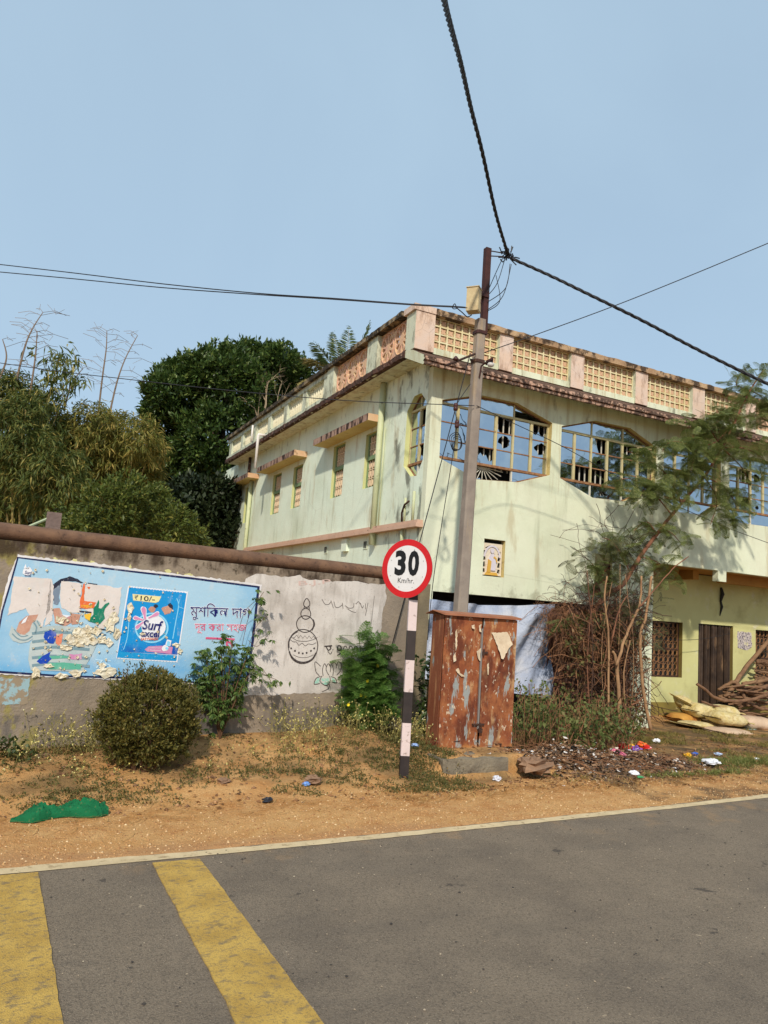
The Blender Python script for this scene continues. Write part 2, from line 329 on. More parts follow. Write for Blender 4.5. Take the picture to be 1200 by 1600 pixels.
m_gate = mat('brown_iron_slat', srgb(78,60,46), 0.6, var=[(srgb(40,30,25), 5, 0.8)], layers=[dict(c=srgb(140,110,80), s=9, lo=0.58, hi=0.72, a=0.7, st=(1,1,0.3))], spec=0.5)
m_vgrille = mat('brown_ornate_grille', srgb(116,80,54), 0.7, var=[(srgb(160,116,70), 9, 0.7)])
m_brick = mat('red_brown_brick', srgb(124,76,56), 0.95, var=[(srgb(90,58,46), 6, 0.7)], bump=[(40, 0.01)])
m_pipe = mat('pale_green_pipe_paint', srgb(206,210,170,0.86), 0.6, var=[(srgb(176,182,142), 3, 0.6)], layers=[dict(c=srgb(100,96,76), s=10, lo=0.6, hi=0.72, a=0.7)])
m_pvc = mat('white_pvc', srgb(222,216,210), 0.45)
def glassmat():
    m = bpy.data.materials.new('blue_reflective_glass'); m.use_nodes = True; g = NG(m); b = g.n['Principled BSDF']
    geo = g.new('ShaderNodeNewGeometry'); f = g.noise(geo.outputs['Position'], 3.0, 5)
    g.put(b.inputs['Base Color'], g.mix(g.ramp(f, 0.4, 0.75), c4((0.48, 0.54, 0.60)), c4((0.60, 0.63, 0.65))))
    b.inputs['Metallic'].default_value = 1.0
    g.put(b.inputs['Roughness'], g.math('ADD', 0.03, g.math('MULTIPLY', g.ramp(f, 0.5, 0.8), 0.12)))
    bn = g.new('ShaderNodeBump'); bn.inputs['Distance'].default_value = 1.0; bn.inputs['Strength'].default_value = 1.0
    g.l.new(g.math('MULTIPLY', g.noise(geo.outputs['Position'], 2.2, 2), 0.010), bn.inputs['Height']); g.l.new(bn.outputs[0], b.inputs['Normal'])
    return m
m_glass = glassmat()
# ---------------------------------------------------------------- ground, road, markings
def edge_y(x):
    x = np.asarray(x, float); xc = np.clip(x, -60, 40)
    return 4.98 + 0.03*xc + 0.0037*np.clip(xc, 0, 12)**2 + 0.088*np.clip(xc-12, 0, None)
def wall_y(x): return 7.32 + 0.203*np.asarray(x, float)
def terr(x, y):
    x = np.asarray(x, float); y = np.asarray(y, float)
    yw = wall_y(np.minimum(x, 4.7))
    s = smooth((y-6.02)/np.maximum(yw-6.05, 0.4))
    hl = 0.20*s + 0.06*np.exp(-((x-2.0)/0.75)**2)*s + 0.10*np.exp(-((x-3.6)/0.55)**2)*s + 0.02*np.exp(-((x-1.5)/1.2)**2-((y-6.5)/0.3)**2)
    bench = 0.205*smooth((y-6.56)/0.12)
    k1 = smooth((x-3.85)/0.35); k2 = smooth((x-5.05)/0.7)
    hr = -0.02 - 0.10*smooth((y-6.6)/2.2) + 0.16*np.exp(-((x-5.9)/0.7)**2-((y-7.2)/0.6)**2) + 0.05*np.exp(-((x-6.9)/0.8)**2-((y-7.1)/0.4)**2)
    h = hl*(1-k1) + bench*k1
    h = h*(1-k2) + hr*k2
    far = smooth((np.hypot(x-5, y-8)-40)/40)
    n = 0.05*vnoise(x, y, 1.1, 4) + 0.018*vnoise(x+9, y, 5.5, 3)
    n = n*np.clip((y-edge_y(x)-0.25)/0.9, 0.04, 1)
    n = n*(1-far)
    rs = np.where(y < edge_y(x), -0.03, 0.0)
    return np.where(y < edge_y(x)-0.02, -0.04, h + n + rs)
xs = np.concatenate([-np.geomspace(600, 2.0, 22), np.arange(-1.9, 10.5, 0.05), np.geomspace(10.6, 600, 24)])
ys = np.concatenate([-np.geomspace(600, 4, 12), np.arange(-3, 4.6, 0.8), np.arange(4.8, 10.4, 0.045), np.geomspace(10.5, 600, 22)])
GX, GY = np.meshgrid(xs, ys); GZ = terr(GX, GY)
nx = len(xs); I = (np.arange(len(ys)-1)[:, None]*nx + np.arange(nx-1)[None, :]).ravel()
ground = mesh_np('ground', np.stack([GX, GY, GZ], -1), np.stack([I, I+1, I+nx+1, I+nx], -1), m_soil, sm=True)
struct(ground, 'orange gravel soil verge rising to the boundary wall')

def ribbon_sheet(name, m, xs, f0, f1, z, label, rows=1):
    V, F = [], []
    for i, x in enumerate(xs):
        a, b = f0(x), f1(x)
        for j in range(rows+1): V.append((x, a+(b-a)*j/rows, z))
    k = rows+1
    for i in range(len(xs)-1):
        for j in range(rows): F.append((i*k+j, (i+1)*k+j, (i+1)*k+j+1, i*k+j+1))
    o = mesh_np(name, V, F, m); return struct(o, label, 'road')
rx = np.concatenate([np.linspace(-200, -6, 15), np.arange(-5, 16, 0.05), np.linspace(17, 200, 15)])
wob = lambda x, s: 0.030*float(vnoise(x, s, 2.3, 3)) + 0.022*float(vnoise(x, s+3, 11, 2))
ribbon_sheet('road', m_road, rx, lambda x: -4.5, lambda x: float(edge_y(x))+0.01+wob(x, 1.0), 0.0, 'grey asphalt road with rumble stripes and a pale edge line')
ribbon_sheet('road_edge_line', m_line, rx, lambda x: float(edge_y(x))-0.105+0.3*wob(x, 5), lambda x: float(edge_y(x))-0.005+wob(x, 9), 0.004, 'worn off white line along the road edge')
def stripe(x0t, x1t, x0b, x1b, label):
    mb = MB(); n = 90; L = []; Rr = []
    for i in range(n+1):
        t = i/n; y = 4.86*(1-t) + -1.2*t; k = (4.86-y)/(4.86-2.9)
        L.append((x0t+(x0b-x0t)*k+0.2*wob(y, 2)+0.003*rnd.uniform(-1, 1), y)); Rr.append((x1t+(x1b-x1t)*k+0.2*wob(y, 6)+0.003*rnd.uniform(-1, 1), y))
    vs = [(x, y, 0.007) for x, y in L]+[(x, y, 0.007) for x, y in Rr]+[(x, y, -0.001) for x, y in L]+[(x, y, -0.001) for x, y in Rr]; m = n+1
    fs = []
    for i in range(n): fs += [(i, i+1, m+i+1, m+i), (i, 2*m+i, 2*m+i+1, i+1), (m+i, m+i+1, 3*m+i+1, 3*m+i)]
    fs += [(0, m, 3*m, 2*m)]
    mb.add(vs, fs); return struct(mb.build('road_stripe', m_yel), label, 'road')
stripe(0.93, 1.225, 0.965, 1.285, 'yellow rumble stripe painted across the road, fully in view')
stripe(-0.02, 0.287, 0.02, 0.352, 'yellow rumble stripe painted across the road, cut by the photo corner')

# ---------------------------------------------------------------- boundary wall with painted area
wall = thing('boundary_wall', 'long weathered plaster wall with rounded brown coping and whitewashed painted patch', 'wall', (2.3, 7.8, 0.1)); kind(wall, 'thing')
u0, u1, zt = -4.0, 4.60, 2.03
mb = MB(); nU = 120
mb.obox(wq((u0+u1)/2, (zt-0.4)/2, -0.11), WU*(u1-u0)/2, -WN*0.11, np.array([0,0,(zt+0.4)/2]))
mb.build('plaster_face', m_plaster, wall)
mb = MB(); rings = []
for i in range(81):
    u = u0+(u1+0.06-u0)*i/80; r = 0.098+0.006*float(vnoise(u, 3, 1.5, 3))
    rings.append([wq(u, zt+0.075+0.86*r*math.sin(a), -0.11+1.28*r*math.cos(a)) for a in np.linspace(0, 2*math.pi, 15)[:-1]])
mb.loft(rings); mb.build('coping', m_coping, wall, sm=True)
mb = MB(); mb.obox(wq(4.69, 0.85, -0.06), WU*0.085, WN*0.13, np.array([0,0,1.17])); mb.build('end_post', m_pillar, wall)

# flat art on the wall: polygons and strokes given where they show in the photo, laid on the wall plane
class Art(MB):
    def poly(s, pts, off, mi=0): return s.tess([[(x, y) for x, y in pts]], lambda a, b: wp(a, b, off), mi)
    def polyh(s, loops, off, mi=0): return s.tess(loops, lambda a, b: wp(a, b, off), mi)
    def stroke(s, pts, w, off, curve=True, closed=False, mi=0):
        P = [np.array(p, float) for p in (catmull([np.array(p, float) for p in pts], 6, closed) if curve and len(pts) > 2 else pts)]
        if closed: P.append(P[0])
        vs = []
        for i, p in enumerate(P):
            a = P[max(i-1, 0)]; b = P[min(i+1, len(P)-1)]; t = b-a; t = t/(np.hypot(*t)+1e-9); n = np.array([-t[1], t[0]])
            ww = (w[0]+(w[1]-w[0])*i/(len(P)-1) if isinstance(w, tuple) else w)/2
            vs += [p+n*ww, p-n*ww]
        return s.add([wp(v[0], v[1], off) for v in vs], [(2*i, 2*i+1, 2*i+3, 2*i+2) for i in range(len(P)-1)], mi)
def text_tris(body, bold=0.0, shear=0.0, space=1.0):
    c = bpy.data.curves.new('t', 'FONT'); c.body = body; c.offset = bold; c.shear = shear; c.space_character = space; c.resolution_u = 3; c.align_x = 'LEFT'
    o = bpy.data.objects.new('t', c); COL.objects.link(o)
    dg = bpy.context.evaluated_depsgraph_get(); me = bpy.data.meshes.new_from_object(o.evaluated_get(dg))
    V = np.array([v.co[:2] for v in me.vertices]).reshape(-1, 2); F = [tuple(p.vertices) for p in me.polygons]
    bpy.data.objects.remove(o); bpy.data.curves.remove(c); bpy.data.meshes.remove(me)
    return V, F
def text_fit(body, **k):
    V, F = text_tris(body, **k)
    if not len(V): return V, F, (0, 1, 0, 1)
    return V, F, (V[:,0].min(), V[:,0].max(), V[:,1].min(), V[:,1].max())
def wall_text(mbx, body, x0, y0, x1, y1, h, off, bold=0.0, shear=0.0, mi=0, grow=0.0):
    """text whose base line runs from (x0,y0) to (x1,y1) and whose height is h photo pixels"""
    V0, F0, (a0, a1, b0, b1) = text_fit(body, bold=0.0, shear=shear)
    V, F = text_tris(body, bold=bold, shear=shear)
    tx = (V[:,0]-a0)/(a1-a0); ty = (V[:,1]-b0)/(b1-b0)
    d = np.array([x1-x0, y1-y0]); n = np.array([-d[1], d[0]])/np.hypot(*d)*-1
    pts = [np.array([x0, y0])+d*t+n*h*s for t, s in zip(tx, ty)]
    mbx.add([wp(p[0], p[1], off) for p in pts], F, mi)

wt = [(385,905),(400,897),(440,901),(470,899),(478,905),(520,908),(560,909),(585,913),(601,912),(604,930),(597,965),(594,1000),(588,1040),(583,1078),(545,1081),(500,1083),(450,1084),(420,1086),(388,1087),(340,1092),(330,1060),(350,950)]
a = Art(); a.poly(jag(wt, 5, 1.3), 0.002); a.build('whitewash_patch', m_white, wall)
a = Art()
for (cx, cy, rx, ry) in [(473.5,1009,23,25.5),(476.7,975,13.4,13),(477.8,959,7.6,8.5)]:
    a.stroke([(cx+rx*math.cos(t), cy+ry*math.sin(t)) for t in np.linspace(0, 2*math.pi, 17)[:-1]], 1.4, 0.0042, closed=True)
a.stroke([(452,1018),(457,1029),(467,1035.5),(478,1035.5),(488,1030),(494,1020)], 2.6, 0.0046)
a.stroke([(451.5,1012),(451.5,1002),(457,992),(465,986.5)], 2.2, 0.0046)
a.stroke([(489,968),(491,976),(487,985)], 2.4, 0.0046)
a.stroke([(479,935),(475,941),(475,946),(479,949),(483.5,946),(483.5,940)], 1.3, 0.0046, closed=True)
a.stroke([(475.5,948),(474.5,952)], 1.2, 0.0046, False); a.stroke([(483,948),(483.5,953)], 1.2, 0.0046, False)
for (x, y) in [(455,1013),(461,1017),(467,1020),(473,1021),(479,1020),(486,1017),(491,1013)]: a.poly(blob(x, y, 1.5, 1.7, 8, 0.15), 0.0046)
a.build('painted_pot', m_ink, wall)
a = Art()
zz = [(458,996)]
for i in range(11): zz.append((460+3.3*i, 992+(4.5 if i % 2 == 0 else 0)+0.2*i))
a.stroke(zz, 0.9, 0.0043, False); a.stroke([(456,996),(465,1001),(478,1002),(490,999),(496,996)], 0.9, 0.0043)
a.stroke([(454,1000),(459,1003),(463,1003),(467,1008),(472,1005),(477,1009),(482,1006),(488,1007),(494,1004)], 0.9, 0.0043); a.stroke([(458,1023),(468,1027),(480,1027),(490,1023)], 0.8, 0.0043)
a.build('painted_pot_pattern', m_inkthin, wall)
a = Art()                                               # the price line and the half worn headline
for pts, w in [([(507,1010),(519,1009)],2.2),([(510,1011),(513,1016),(517,1013),(515,1010)],1.8),([(512,1017),(516,1022),(519,1018)],1.0),([(519.5,1015),(520.5,1015.6)],2.0),
               ([(533,1010),(528.5,1009),(527.5,1015),(532,1016),(533,1010),(532.5,1020),(527,1024)],1.6)]: a.stroke(pts, w, 0.0044)
for cx in (539.5, 548, 556): a.stroke([(cx+3.1*math.cos(t), 1016.5+7*math.sin(t)) for t in np.linspace(0, 6.283, 11)[:-1]], 1.3, 0.0044, closed=True)
a.build('painted_price', m_ink, wall)
a = Art()
for pts in [[(503,936),(508,944),(514,944),(517,940)],[(517,938),(519,944),(521,950)],[(522,940),(524,948),(529,949),(535,945)],[(535,942),(536,951)],[(539,946),(545,950),(552,949),(553,942)],[(543,951),(549,955),(556,957)],[(556,944),(560,940),(563,944)],[(563,942),(566,950),(568,946)],[(571,943),(571,952)],[(575,942),(571,962)]]:
    a.stroke(pts, 0.9, 0.0044)
a.stroke([(585,931),(580,975)], 0.7, 0.0044, False); a.build('worn_headline', m_inkthin, wall)
a = Art()
for pts in [[(514,1055),(511,1050),(509.5,1044),(513,1037),(516.5,1043),(516,1050)],[(505,1056),(504,1046),(507,1037),(510,1042)],[(499,1056),(494,1050),(492,1040),(493,1034),(501,1041)],[(520,1056),(521,1046),(519,1037),(524,1036),(526,1044)],[(526,1055),(532,1048),(533,1038),(529,1034),(525,1041)],
            [(503,1056),(500,1064),(506,1070),(511,1071),(516,1064),(515,1056)],[(501,1057),(494,1060),(491,1069),(500,1068)],[(517,1057),(524,1060),(526,1067),(519,1066)],[(515,1069),(513,1076),(503,1081)]]:
    a.stroke(pts, 1.0, 0.0046)
a.build('painted_lotus', m_ink, wall)
a = Art(); a.poly([(502,1060),(514,1059),(515,1064),(510.5,1071),(504,1068)], 0.0043); a.poly([(499,1059),(494,1061),(491.5,1068),(499,1067)], 0.0043); a.poly([(518,1059),(523,1061),(525,1066.5),(519,1065.5)], 0.0043)
a.build('lotus_leaf_tint', m_teal, wall)
a = Art(); wall_text(a, 'B.J.P', 467, 917, 517, 914, 9, 0.0043, bold=0.004); a.build('faded_initials', m_fadedpink, wall)
a = Art(); a.poly(jag([(-20,1058),(46,1060),(45,1080),(42,1100),(-20,1102)], 4, 1.5), 0.002); a.build('pale_blue_paint_patch', m_bluewash, wall)
a = Art()
for i in range(26):
    x = rnd.choice([rnd.uniform(75, 330), rnd.uniform(220, 320)]); y = 868+(x-30)*0.108+rnd.uniform(-1, 9)
    a.poly(blob(x, y, rnd.uniform(1.5, 5.5), rnd.uniform(1.5, 5), 9, 0.45), 0.0025)
a.build('cream_paint_flakes', mat('old_cream_paint', srgb(206,200,140), 0.9), wall)

# ---------------------------------------------------------------- torn advertisement poster
P0 = wp(200, 965)
poster = thing('torn_poster', 'large torn blue detergent advertisement pasted on the boundary wall', 'poster', P0)
def pm(n, c, r=0.6, **k):
    k['layers'] = list(k.get('layers', ()))+[dict(c=srgb(206,208,206), s=9, lo=0.54, hi=0.72, d=9, a=0.38, st=(1,1,.5)), dict(c=srgb(214,208,196), s=55, lo=0.63, hi=0.70, d=4, a=0.7)]
    return mat('print_'+n, c, r, **k)
p_paper = pm('white_paper', srgb(226,222,222), 0.7, var=[(srgb(196,190,186), 8, 0.5)], bump=[(14, 0.004)])
p_navy = pm('navy', srgb(26,36,78))
p_blue = pm('sky_blue', srgb(168,202,222), layers=[dict(c=srgb(60,158,214), s=1.2, lo=0.25, hi=0.75, a=0.95, ax=(0, 1.5, 2.35, 0.45)), dict(c=srgb(70,160,216), s=1.2, lo=0.3, hi=0.7, a=0.75, ax=(2, 1.4, 0.9, 0.6)), dict(c=srgb(96,166,212), s=1.3, lo=0.3, hi=0.7, a=0.6, ax=(0, 0.6, -0.1, 0.4)),
     dict(c=srgb(206,212,214), s=42, lo=0.66, hi=0.72, a=0.7), dict(c=srgb(110,104,92), s=30, lo=0.72, hi=0.75, a=0.8)], bump=[(9, 0.004), (40, 0.0008)])
p_cyan = pm('packet_blue', srgb(20,144,210), layers=[dict(c=srgb(16,62,168), s=1.5, lo=0.35, hi=0.62, ax=(2, 1.42, 1.12, 0.6))])
p_cyan2 = pm('packet_light_blue', srgb(24,150,208)); p_ring = pm('ring_pale_blue', srgb(140,210,240)); p_ringin = pm('disc_teal', srgb(44,150,196)); p_yel = pm('tag_yellow', srgb(234,222,160)); p_ink = pm('dark_blue_ink', srgb(22,26,104)); p_wh = pm('white_ink', srgb(232,232,236))
p_pink = pm('pink_ink', srgb(214,140,180)); p_red = pm('pinkish_red_ink', srgb(214,92,130)); p_mag = pm('magenta_band', srgb(206,96,160)); p_skin = pm('skin_tone', srgb(206,160,138), var=[(srgb(170,112,92), 9, 0.6)]); p_hair = pm('dark_hair', srgb(40,44,62)); p_shirt = pm('shirt_pale_grey', srgb(192,202,200), var=[(srgb(150,168,170), 6, 0.6)])
p_stripe = pm('shirt_blue_grey', srgb(122,150,160)); p_green = pm('green_splash', srgb(20,124,96)); p_royal = pm('royal_blue_splash', srgb(24,70,176)); p_orange = pm('orange_ink', srgb(226,110,60)); p_gold = pm('yellow_ink', srgb(240,190,60)); p_coral = pm('coral_splash', srgb(226,136,104)); p_rose = pm('rose_splash', srgb(206,136,176)); p_mint = pm('mint_stripe', srgb(96,176,150))
p_torn = pm('cream_torn_backing', srgb(218,206,174), 0.9, var=[(srgb(186,162,118), 14, 0.8), (srgb(238,232,216), 22, 0.7)], bump=[(40, 0.006)])
p_blank = pm('blank_grey_white_paper', srgb(224,214,208), 0.8, var=[(srgb(204,192,184), 5, 0.6)], bump=[(30, 0.002)])
def art(name, m, polys=(), strokes=(), off=0.01, par=poster):
    for p in polys: o = Art().poly(p, off).build(name, m, par)
    for pts, w, cv in strokes: o = Art().stroke(pts, w, off, cv).build(name, m, par)
    return o
sheet = [(28,866),(60,871),(150,880),(200,887),(260,895),(330,903),(409,913),(404,950),(396,1005),(388,1078),(330,1072),(240,1064),(150,1061),(60,1057),(-10,1053),(-12,1010),(4,938),(12,905)]
art('paper_sheet', p_paper, [jag(sheet, 4, 1.1)], off=0.006)
art('navy_border', p_navy, [[(27,870),(120,881),(210,892),(300,902),(406,916),(397,1000),(386,1074),(300,1067),(200,1060.5),(100,1058),(-9,1051),(-9,1014),(2,955),(14,915)]], off=0.0075)
art('blue_field', p_blue, [[(29,872.5),(120,884),(210,895),(300,905.5),(402,918.5),(393,1000),(383,1071.5),(300,1064.5),(200,1057.5),(100,1055),(-9,1047.5),(-6,1014),(5,955),(17,915)]], off=0.009)
# torn child picture on the left half
art('blank_torn_area', p_blank, [jag([(22,900),(80,904),(79,950),(71,965),(64,985),(46,962),(40,950),(12,961),(18,930)], 5, 1.0), jag([(80,904),(84,916),(83,946),(82,970),(70,978),(74,940)], 4, 0.8),
    jag([(97,908),(128,912),(125,958),(112,957),(97,950),(93,930)], 5, 1.2), jag([(134,913),(190,918),(186,960),(160,985),(140,962),(128,940)], 6, 1.6)], off=0.0115)
art('dark_hair', p_hair, [jag([(83,913),(95,904),(109,901),(122,904),(130,911),(118,909),(104,908),(95,911),(91,922),(88,941),(83,938)], 4, 0.8)], off=0.0112)
art('hair_wisps', pm('faded_hair', srgb(120,134,152)), [jag([(83,922),(94,914),(92,945),(84,944)], 3, 1.0)], off=0.0116)
art('chin_and_arm', p_skin, [jag([(83,951),(94,950),(98,962),(112,962),(113,973),(102,978),(86,974)], 4, 0.8), [(42,962),(60,960),(53,975),(46,988),(36,994),(25,986),(30,972)], [(110,958),(126,960),(122,975),(112,976)]], off=0.0122)
art('lips', pm('lip_pink', srgb(196,140,140)), [[(93,962),(101,965),(110,962),(108,968),(99,970)]], off=0.0132)
art('white_teeth', p_wh, [[(96,960),(110,962),(104,965)], [(36,969),(44,962),(40,972),(33,975)]], off=0.0138)
art('striped_sleeve', p_shirt, [[(18,978),(24,984),(30,991),(38,992),(46,986),(50,974),(58,968),(64,974),(60,984),(54,996),(44,1003),(32,1005),(20,1001),(14,992)]], off=0.0126)
art('striped_shirt', p_shirt, [[(58,980),(90,977),(130,981),(150,990),(150,1010),(140,1030),(128,1050),(48,1047),(44,1030),(47,1005),(55,993)]], off=0.0124)
st = [([(19,990),(28,998),(40,1000),(51,994)], 2.2, True), ([(22,983),(32,994),(44,993)], 1.6, True), ([(52,972),(57,980),(55,990)], 2.4, True), ([(58,970),(62,978)], 1.6, False)]
for y in (990, 1003, 1014, 1028, 1040): st.append(([(50, y), (80, y-3), (110, y-1), (140, y+1)], 4.5, True))
art('blue_grey_stripes', p_stripe, strokes=st, off=0.0135)
art('mint_stripes', p_mint, [[(72,1036),(100,1035),(128,1038),(126,1046),(76,1046)], [(60,1026),(100,1024),(110,1028),(60,1031)]], off=0.0141)
art('rose_paint_splash', p_rose, [jag([(108,1023),(128,1020),(128,1030),(110,1031)], 4, 1.2)], off=0.0147)
art('coral_paint_splash', p_coral, [jag([(87,993),(98,990),(97,1003),(92,1010),(88,1005)], 4, 1.2)], off=0.0147)
art('royal_blue_splash', p_royal, [jag([(70,988),(80,984),(87,988),(88,998),(83,1006),(74,1003),(69,996)], 4, 1.0), jag([(57,1034),(66,1024),(72,1021),(78,1019),(76,1026),(80,1029),(74,1036),(64,1037)], 4, 1.4)], off=0.0149)
art('green_hand_splash', p_green, [[(137,970),(146,960),(146,950),(150,946),(154,937),(155,941),(154,950),(158,951),(164,944),(170,941),(171,943),(164,951),(162,958),(164,966),(156,975),(147,973)]], off=0.0149)
art('orange_packet_corner', p_orange, [jag([(126,936),(130,913),(133,912),(131,938),(138,940),(143,940),(150,941),(147,950),(124,951)], 4, 0.8), [(136,917),(141,917),(139,921)]], off=0.0143)
a = Art(); wall_text(a, 'অফার', 127, 950, 144, 950, 5, 0.0152, bold=0.02); a.poly([(131,960),(143,958),(140,970),(133,966)], 0.0152); a.build('yellow_lettering', p_gold, poster)
art('black_print_lines', p_hair, strokes=[([(124,955),(143,957)], 2.2, False), ([(136,980),(165,984)], 1.8, False), ([(145,990),(166,992)], 1.4, False), ([(137,911),(152,913)], 1.2, False)], off=0.0145)
a = Art(); wall_text(a, '75', 148, 1044, 173, 1046, 14, 0.0125); a.build('ghost_number', pm('pale_print', srgb(190,220,236)), poster)
a = Art(); wall_text(a, 'Surf', 38.5, 896.5, 49.5, 898, 5, 0.0135, bold=0.02, shear=0.15); wall_text(a, 'excel', 38.5, 900, 48, 901, 2.6, 0.0135, bold=0.02); a.build('small_logo_lettering', p_ink, poster)
a = Art(); a.poly(blob(43, 893, 8, 6.5, 12, 0.12), 0.012); a.poly([(37,888),(40,881),(42,888),(46,884),(45,890)], 0.012); a.build('small_logo_splash', p_wh, poster)
# detergent packet
def serr(p0, p1, n, amp):
    p0, p1 = np.array(p0, float), np.array(p1, float); d = (p1-p0)/n; nn = np.array([-d[1], d[0]])/np.hypot(*d)*amp
    return [tuple(p0+d*i+(nn if i % 2 else 0)) for i in range(n)]
art('packet_edge', p_wh, [serr((200,915), (294,924), 40, 1.0)+[(294,924)]+serr((277,1035.5), (181,1029.5), 40, 1.2)[::1]+[(181.5,1029)]], off=0.0115)
art('packet_body', p_cyan, [serr((202,917), (292,926), 40, 1.0)+[(291.5,927),(277,1023),(184.5,1018)]], off=0.013)
art('packet_bottom_band', p_cyan2, [[(184.5,1018),(277,1024),(275.5,1033),(182.5,1027.5)]], off=0.013)
art('packet_creases', p_ring, strokes=[([(202,965),(199,995),(193,1015)], 1.2, True), ([(276,935),(279,946),(274,975),(270,998)], 1.4, True), ([(279,948),(287,951)], 0.8, False), ([(281,936),(279,946)], 0.7, False)], off=0.0142)
art('price_tag', p_yel, [[(207,928),(252,932),(248,940),(243,942),(208,938)]], off=0.0145)
a = Art(); wall_text(a, '₹', 210, 936.5, 215.5, 937, 7, 0.016); wall_text(a, '10/-', 219.5, 938.5, 241.5, 940, 7.5, 0.016, bold=0.015); a.build('price_lettering', p_hair, poster)
a = Art(); cx, cy = 237, 981
ringp = [(cx+25*math.cos(t), cy+22.5*math.sin(t)) for t in np.linspace(0, 2*math.pi, 29)[:-1]]
a.stroke(ringp, 2.6, 0.0155, True, True); a.build('packet_ring', p_ring, poster)
art('packet_disc', p_ringin, [ringp], off=0.0148)
art('packet_white_disc', p_wh, [[(cx+3+19*math.cos(t), cy-2+18*math.sin(t)) for t in np.linspace(0, 2*math.pi, 25)[:-1]], blob(230, 995, 13, 5, 12, 0.1)], off=0.0162)
def petal(x0, y0, x1, y1, w, g=0.0):
    d = np.array([x1-x0, y1-y0], float); L = np.hypot(*d); d /= L; n = np.array([-d[1], d[0]]); b = np.array([x0, y0])
    prof = [(0, 0.45), (0.4, 0.55), (0.7, 1), (0.9, 1.1), (1.04, 0.7), (1.09, 0)]
    return [tuple(b+d*L*t+n*(w*k+g)) for t, k in prof]+[tuple(b+d*(L*t+g)-n*(w*k+g)) for t, k in prof[::-1]]
pet = [(227,968,224,950,3.2),(232,966,247,958.5,2.6),(224,969,210,965,2.2),(224,972,213,981,2.4)]
art('splash_petal_edge', p_wh, [petal(*p, g=1.1) for p in pet], off=0.0172); art('splash_petal', p_pink, [petal(*p) for p in pet], off=0.0184)
a = Art()
wall_text(a, 'Surf', 222.5, 983, 253.5, 985.5, 14.5, 0.0182, bold=0.06, shear=0.2); wall_text(a, 'excel', 220, 994.5, 249, 996, 10.5, 0.0182, bold=0.06, shear=0.1); a.build('logo_outline', p_wh, poster)
a = Art()
wall_text(a, 'Surf', 222.5, 983, 253.5, 985.5, 14.5, 0.0195, bold=0.028, shear=0.2); wall_text(a, 'excel', 220, 994.5, 249, 996, 10.5, 0.0195, bold=0.03, shear=0.1); a.build('logo_lettering', p_ink, poster)
a = Art(); wall_text(a, 'EASYWASH', 220, 1000.5, 247, 1000.5, 4, 0.0195, bold=0.02, shear=0.15); a.build('sub_logo_lettering', p_orange, poster)
art('pink_arrow_band', p_rose, [[(226,1015),(232,1010),(252,1009),(270,1011),(268,1022),(250,1020),(230,1018)]], off=0.0148)
a = Art(); wall_text(a, 'Superior Stain', 235, 1013, 251, 1013.5, 2.2, 0.0162); wall_text(a, 'Removal', 235, 1017, 251, 1017.5, 2.2, 0.0162); a.build('band_lettering', p_wh, poster)
art('shirt_picture', p_wh, [blob(258, 1013, 6, 5, 10, 0.2), [(258,1008),(261,999),(268,1001),(266,1010)]], off=0.0168); art('shirt_picture_tint', p_ring, [[(260,1009),(262,1001),(266,1003),(265,1010)], blob(261, 1013, 2.4, 2.2, 8, 0.2)], off=0.018)
art('small_child_picture', p_skin, [blob(238, 952, 5.5, 5, 10, 0.2), jag([(252,950),(262,946),(270,950),(266,958),(258,960)], 3, 0.7)], off=0.0155); art('small_child_hair', p_hair, [blob(243.5, 947, 3.6, 2.8, 9, 0.2), [(262,945),(266,942),(270,946),(270,952),(265,949)]], off=0.0168)
a = Art()
for body, x0, y0, x1, y1, h in [('মুশিকল দাগ', 297, 968.5, 390.5, 972, 27)]:
    wall_text(a, body, x0, y0, x1, y1, h, 0.0118, bold=0.03)
for body, x0, y0, x1, y1, h in [('দূর করা সহজ', 304, 989.5, 385, 991, 16), ('করুন', 321, 1017, 365, 1019, 21)]: wall_text(a, body, x0, y0, x1, y1, h, 0.0118, bold=0.035)
a.build('slogan_outline', p_wh, poster)
a = Art(); wall_text(a, 'মুশিকল দাগ', 297, 968.5, 390.5, 972, 27, 0.0132, bold=0.0); a.build('slogan_lettering', p_ink, poster)
a = Art(); wall_text(a, 'দূর করা সহজ', 304, 989.5, 385, 991, 16, 0.0132, bold=0.0); wall_text(a, 'করুন', 321, 1017, 365, 1019, 21, 0.0132, bold=0.03); a.build('slogan_second_lettering', p_red, poster)
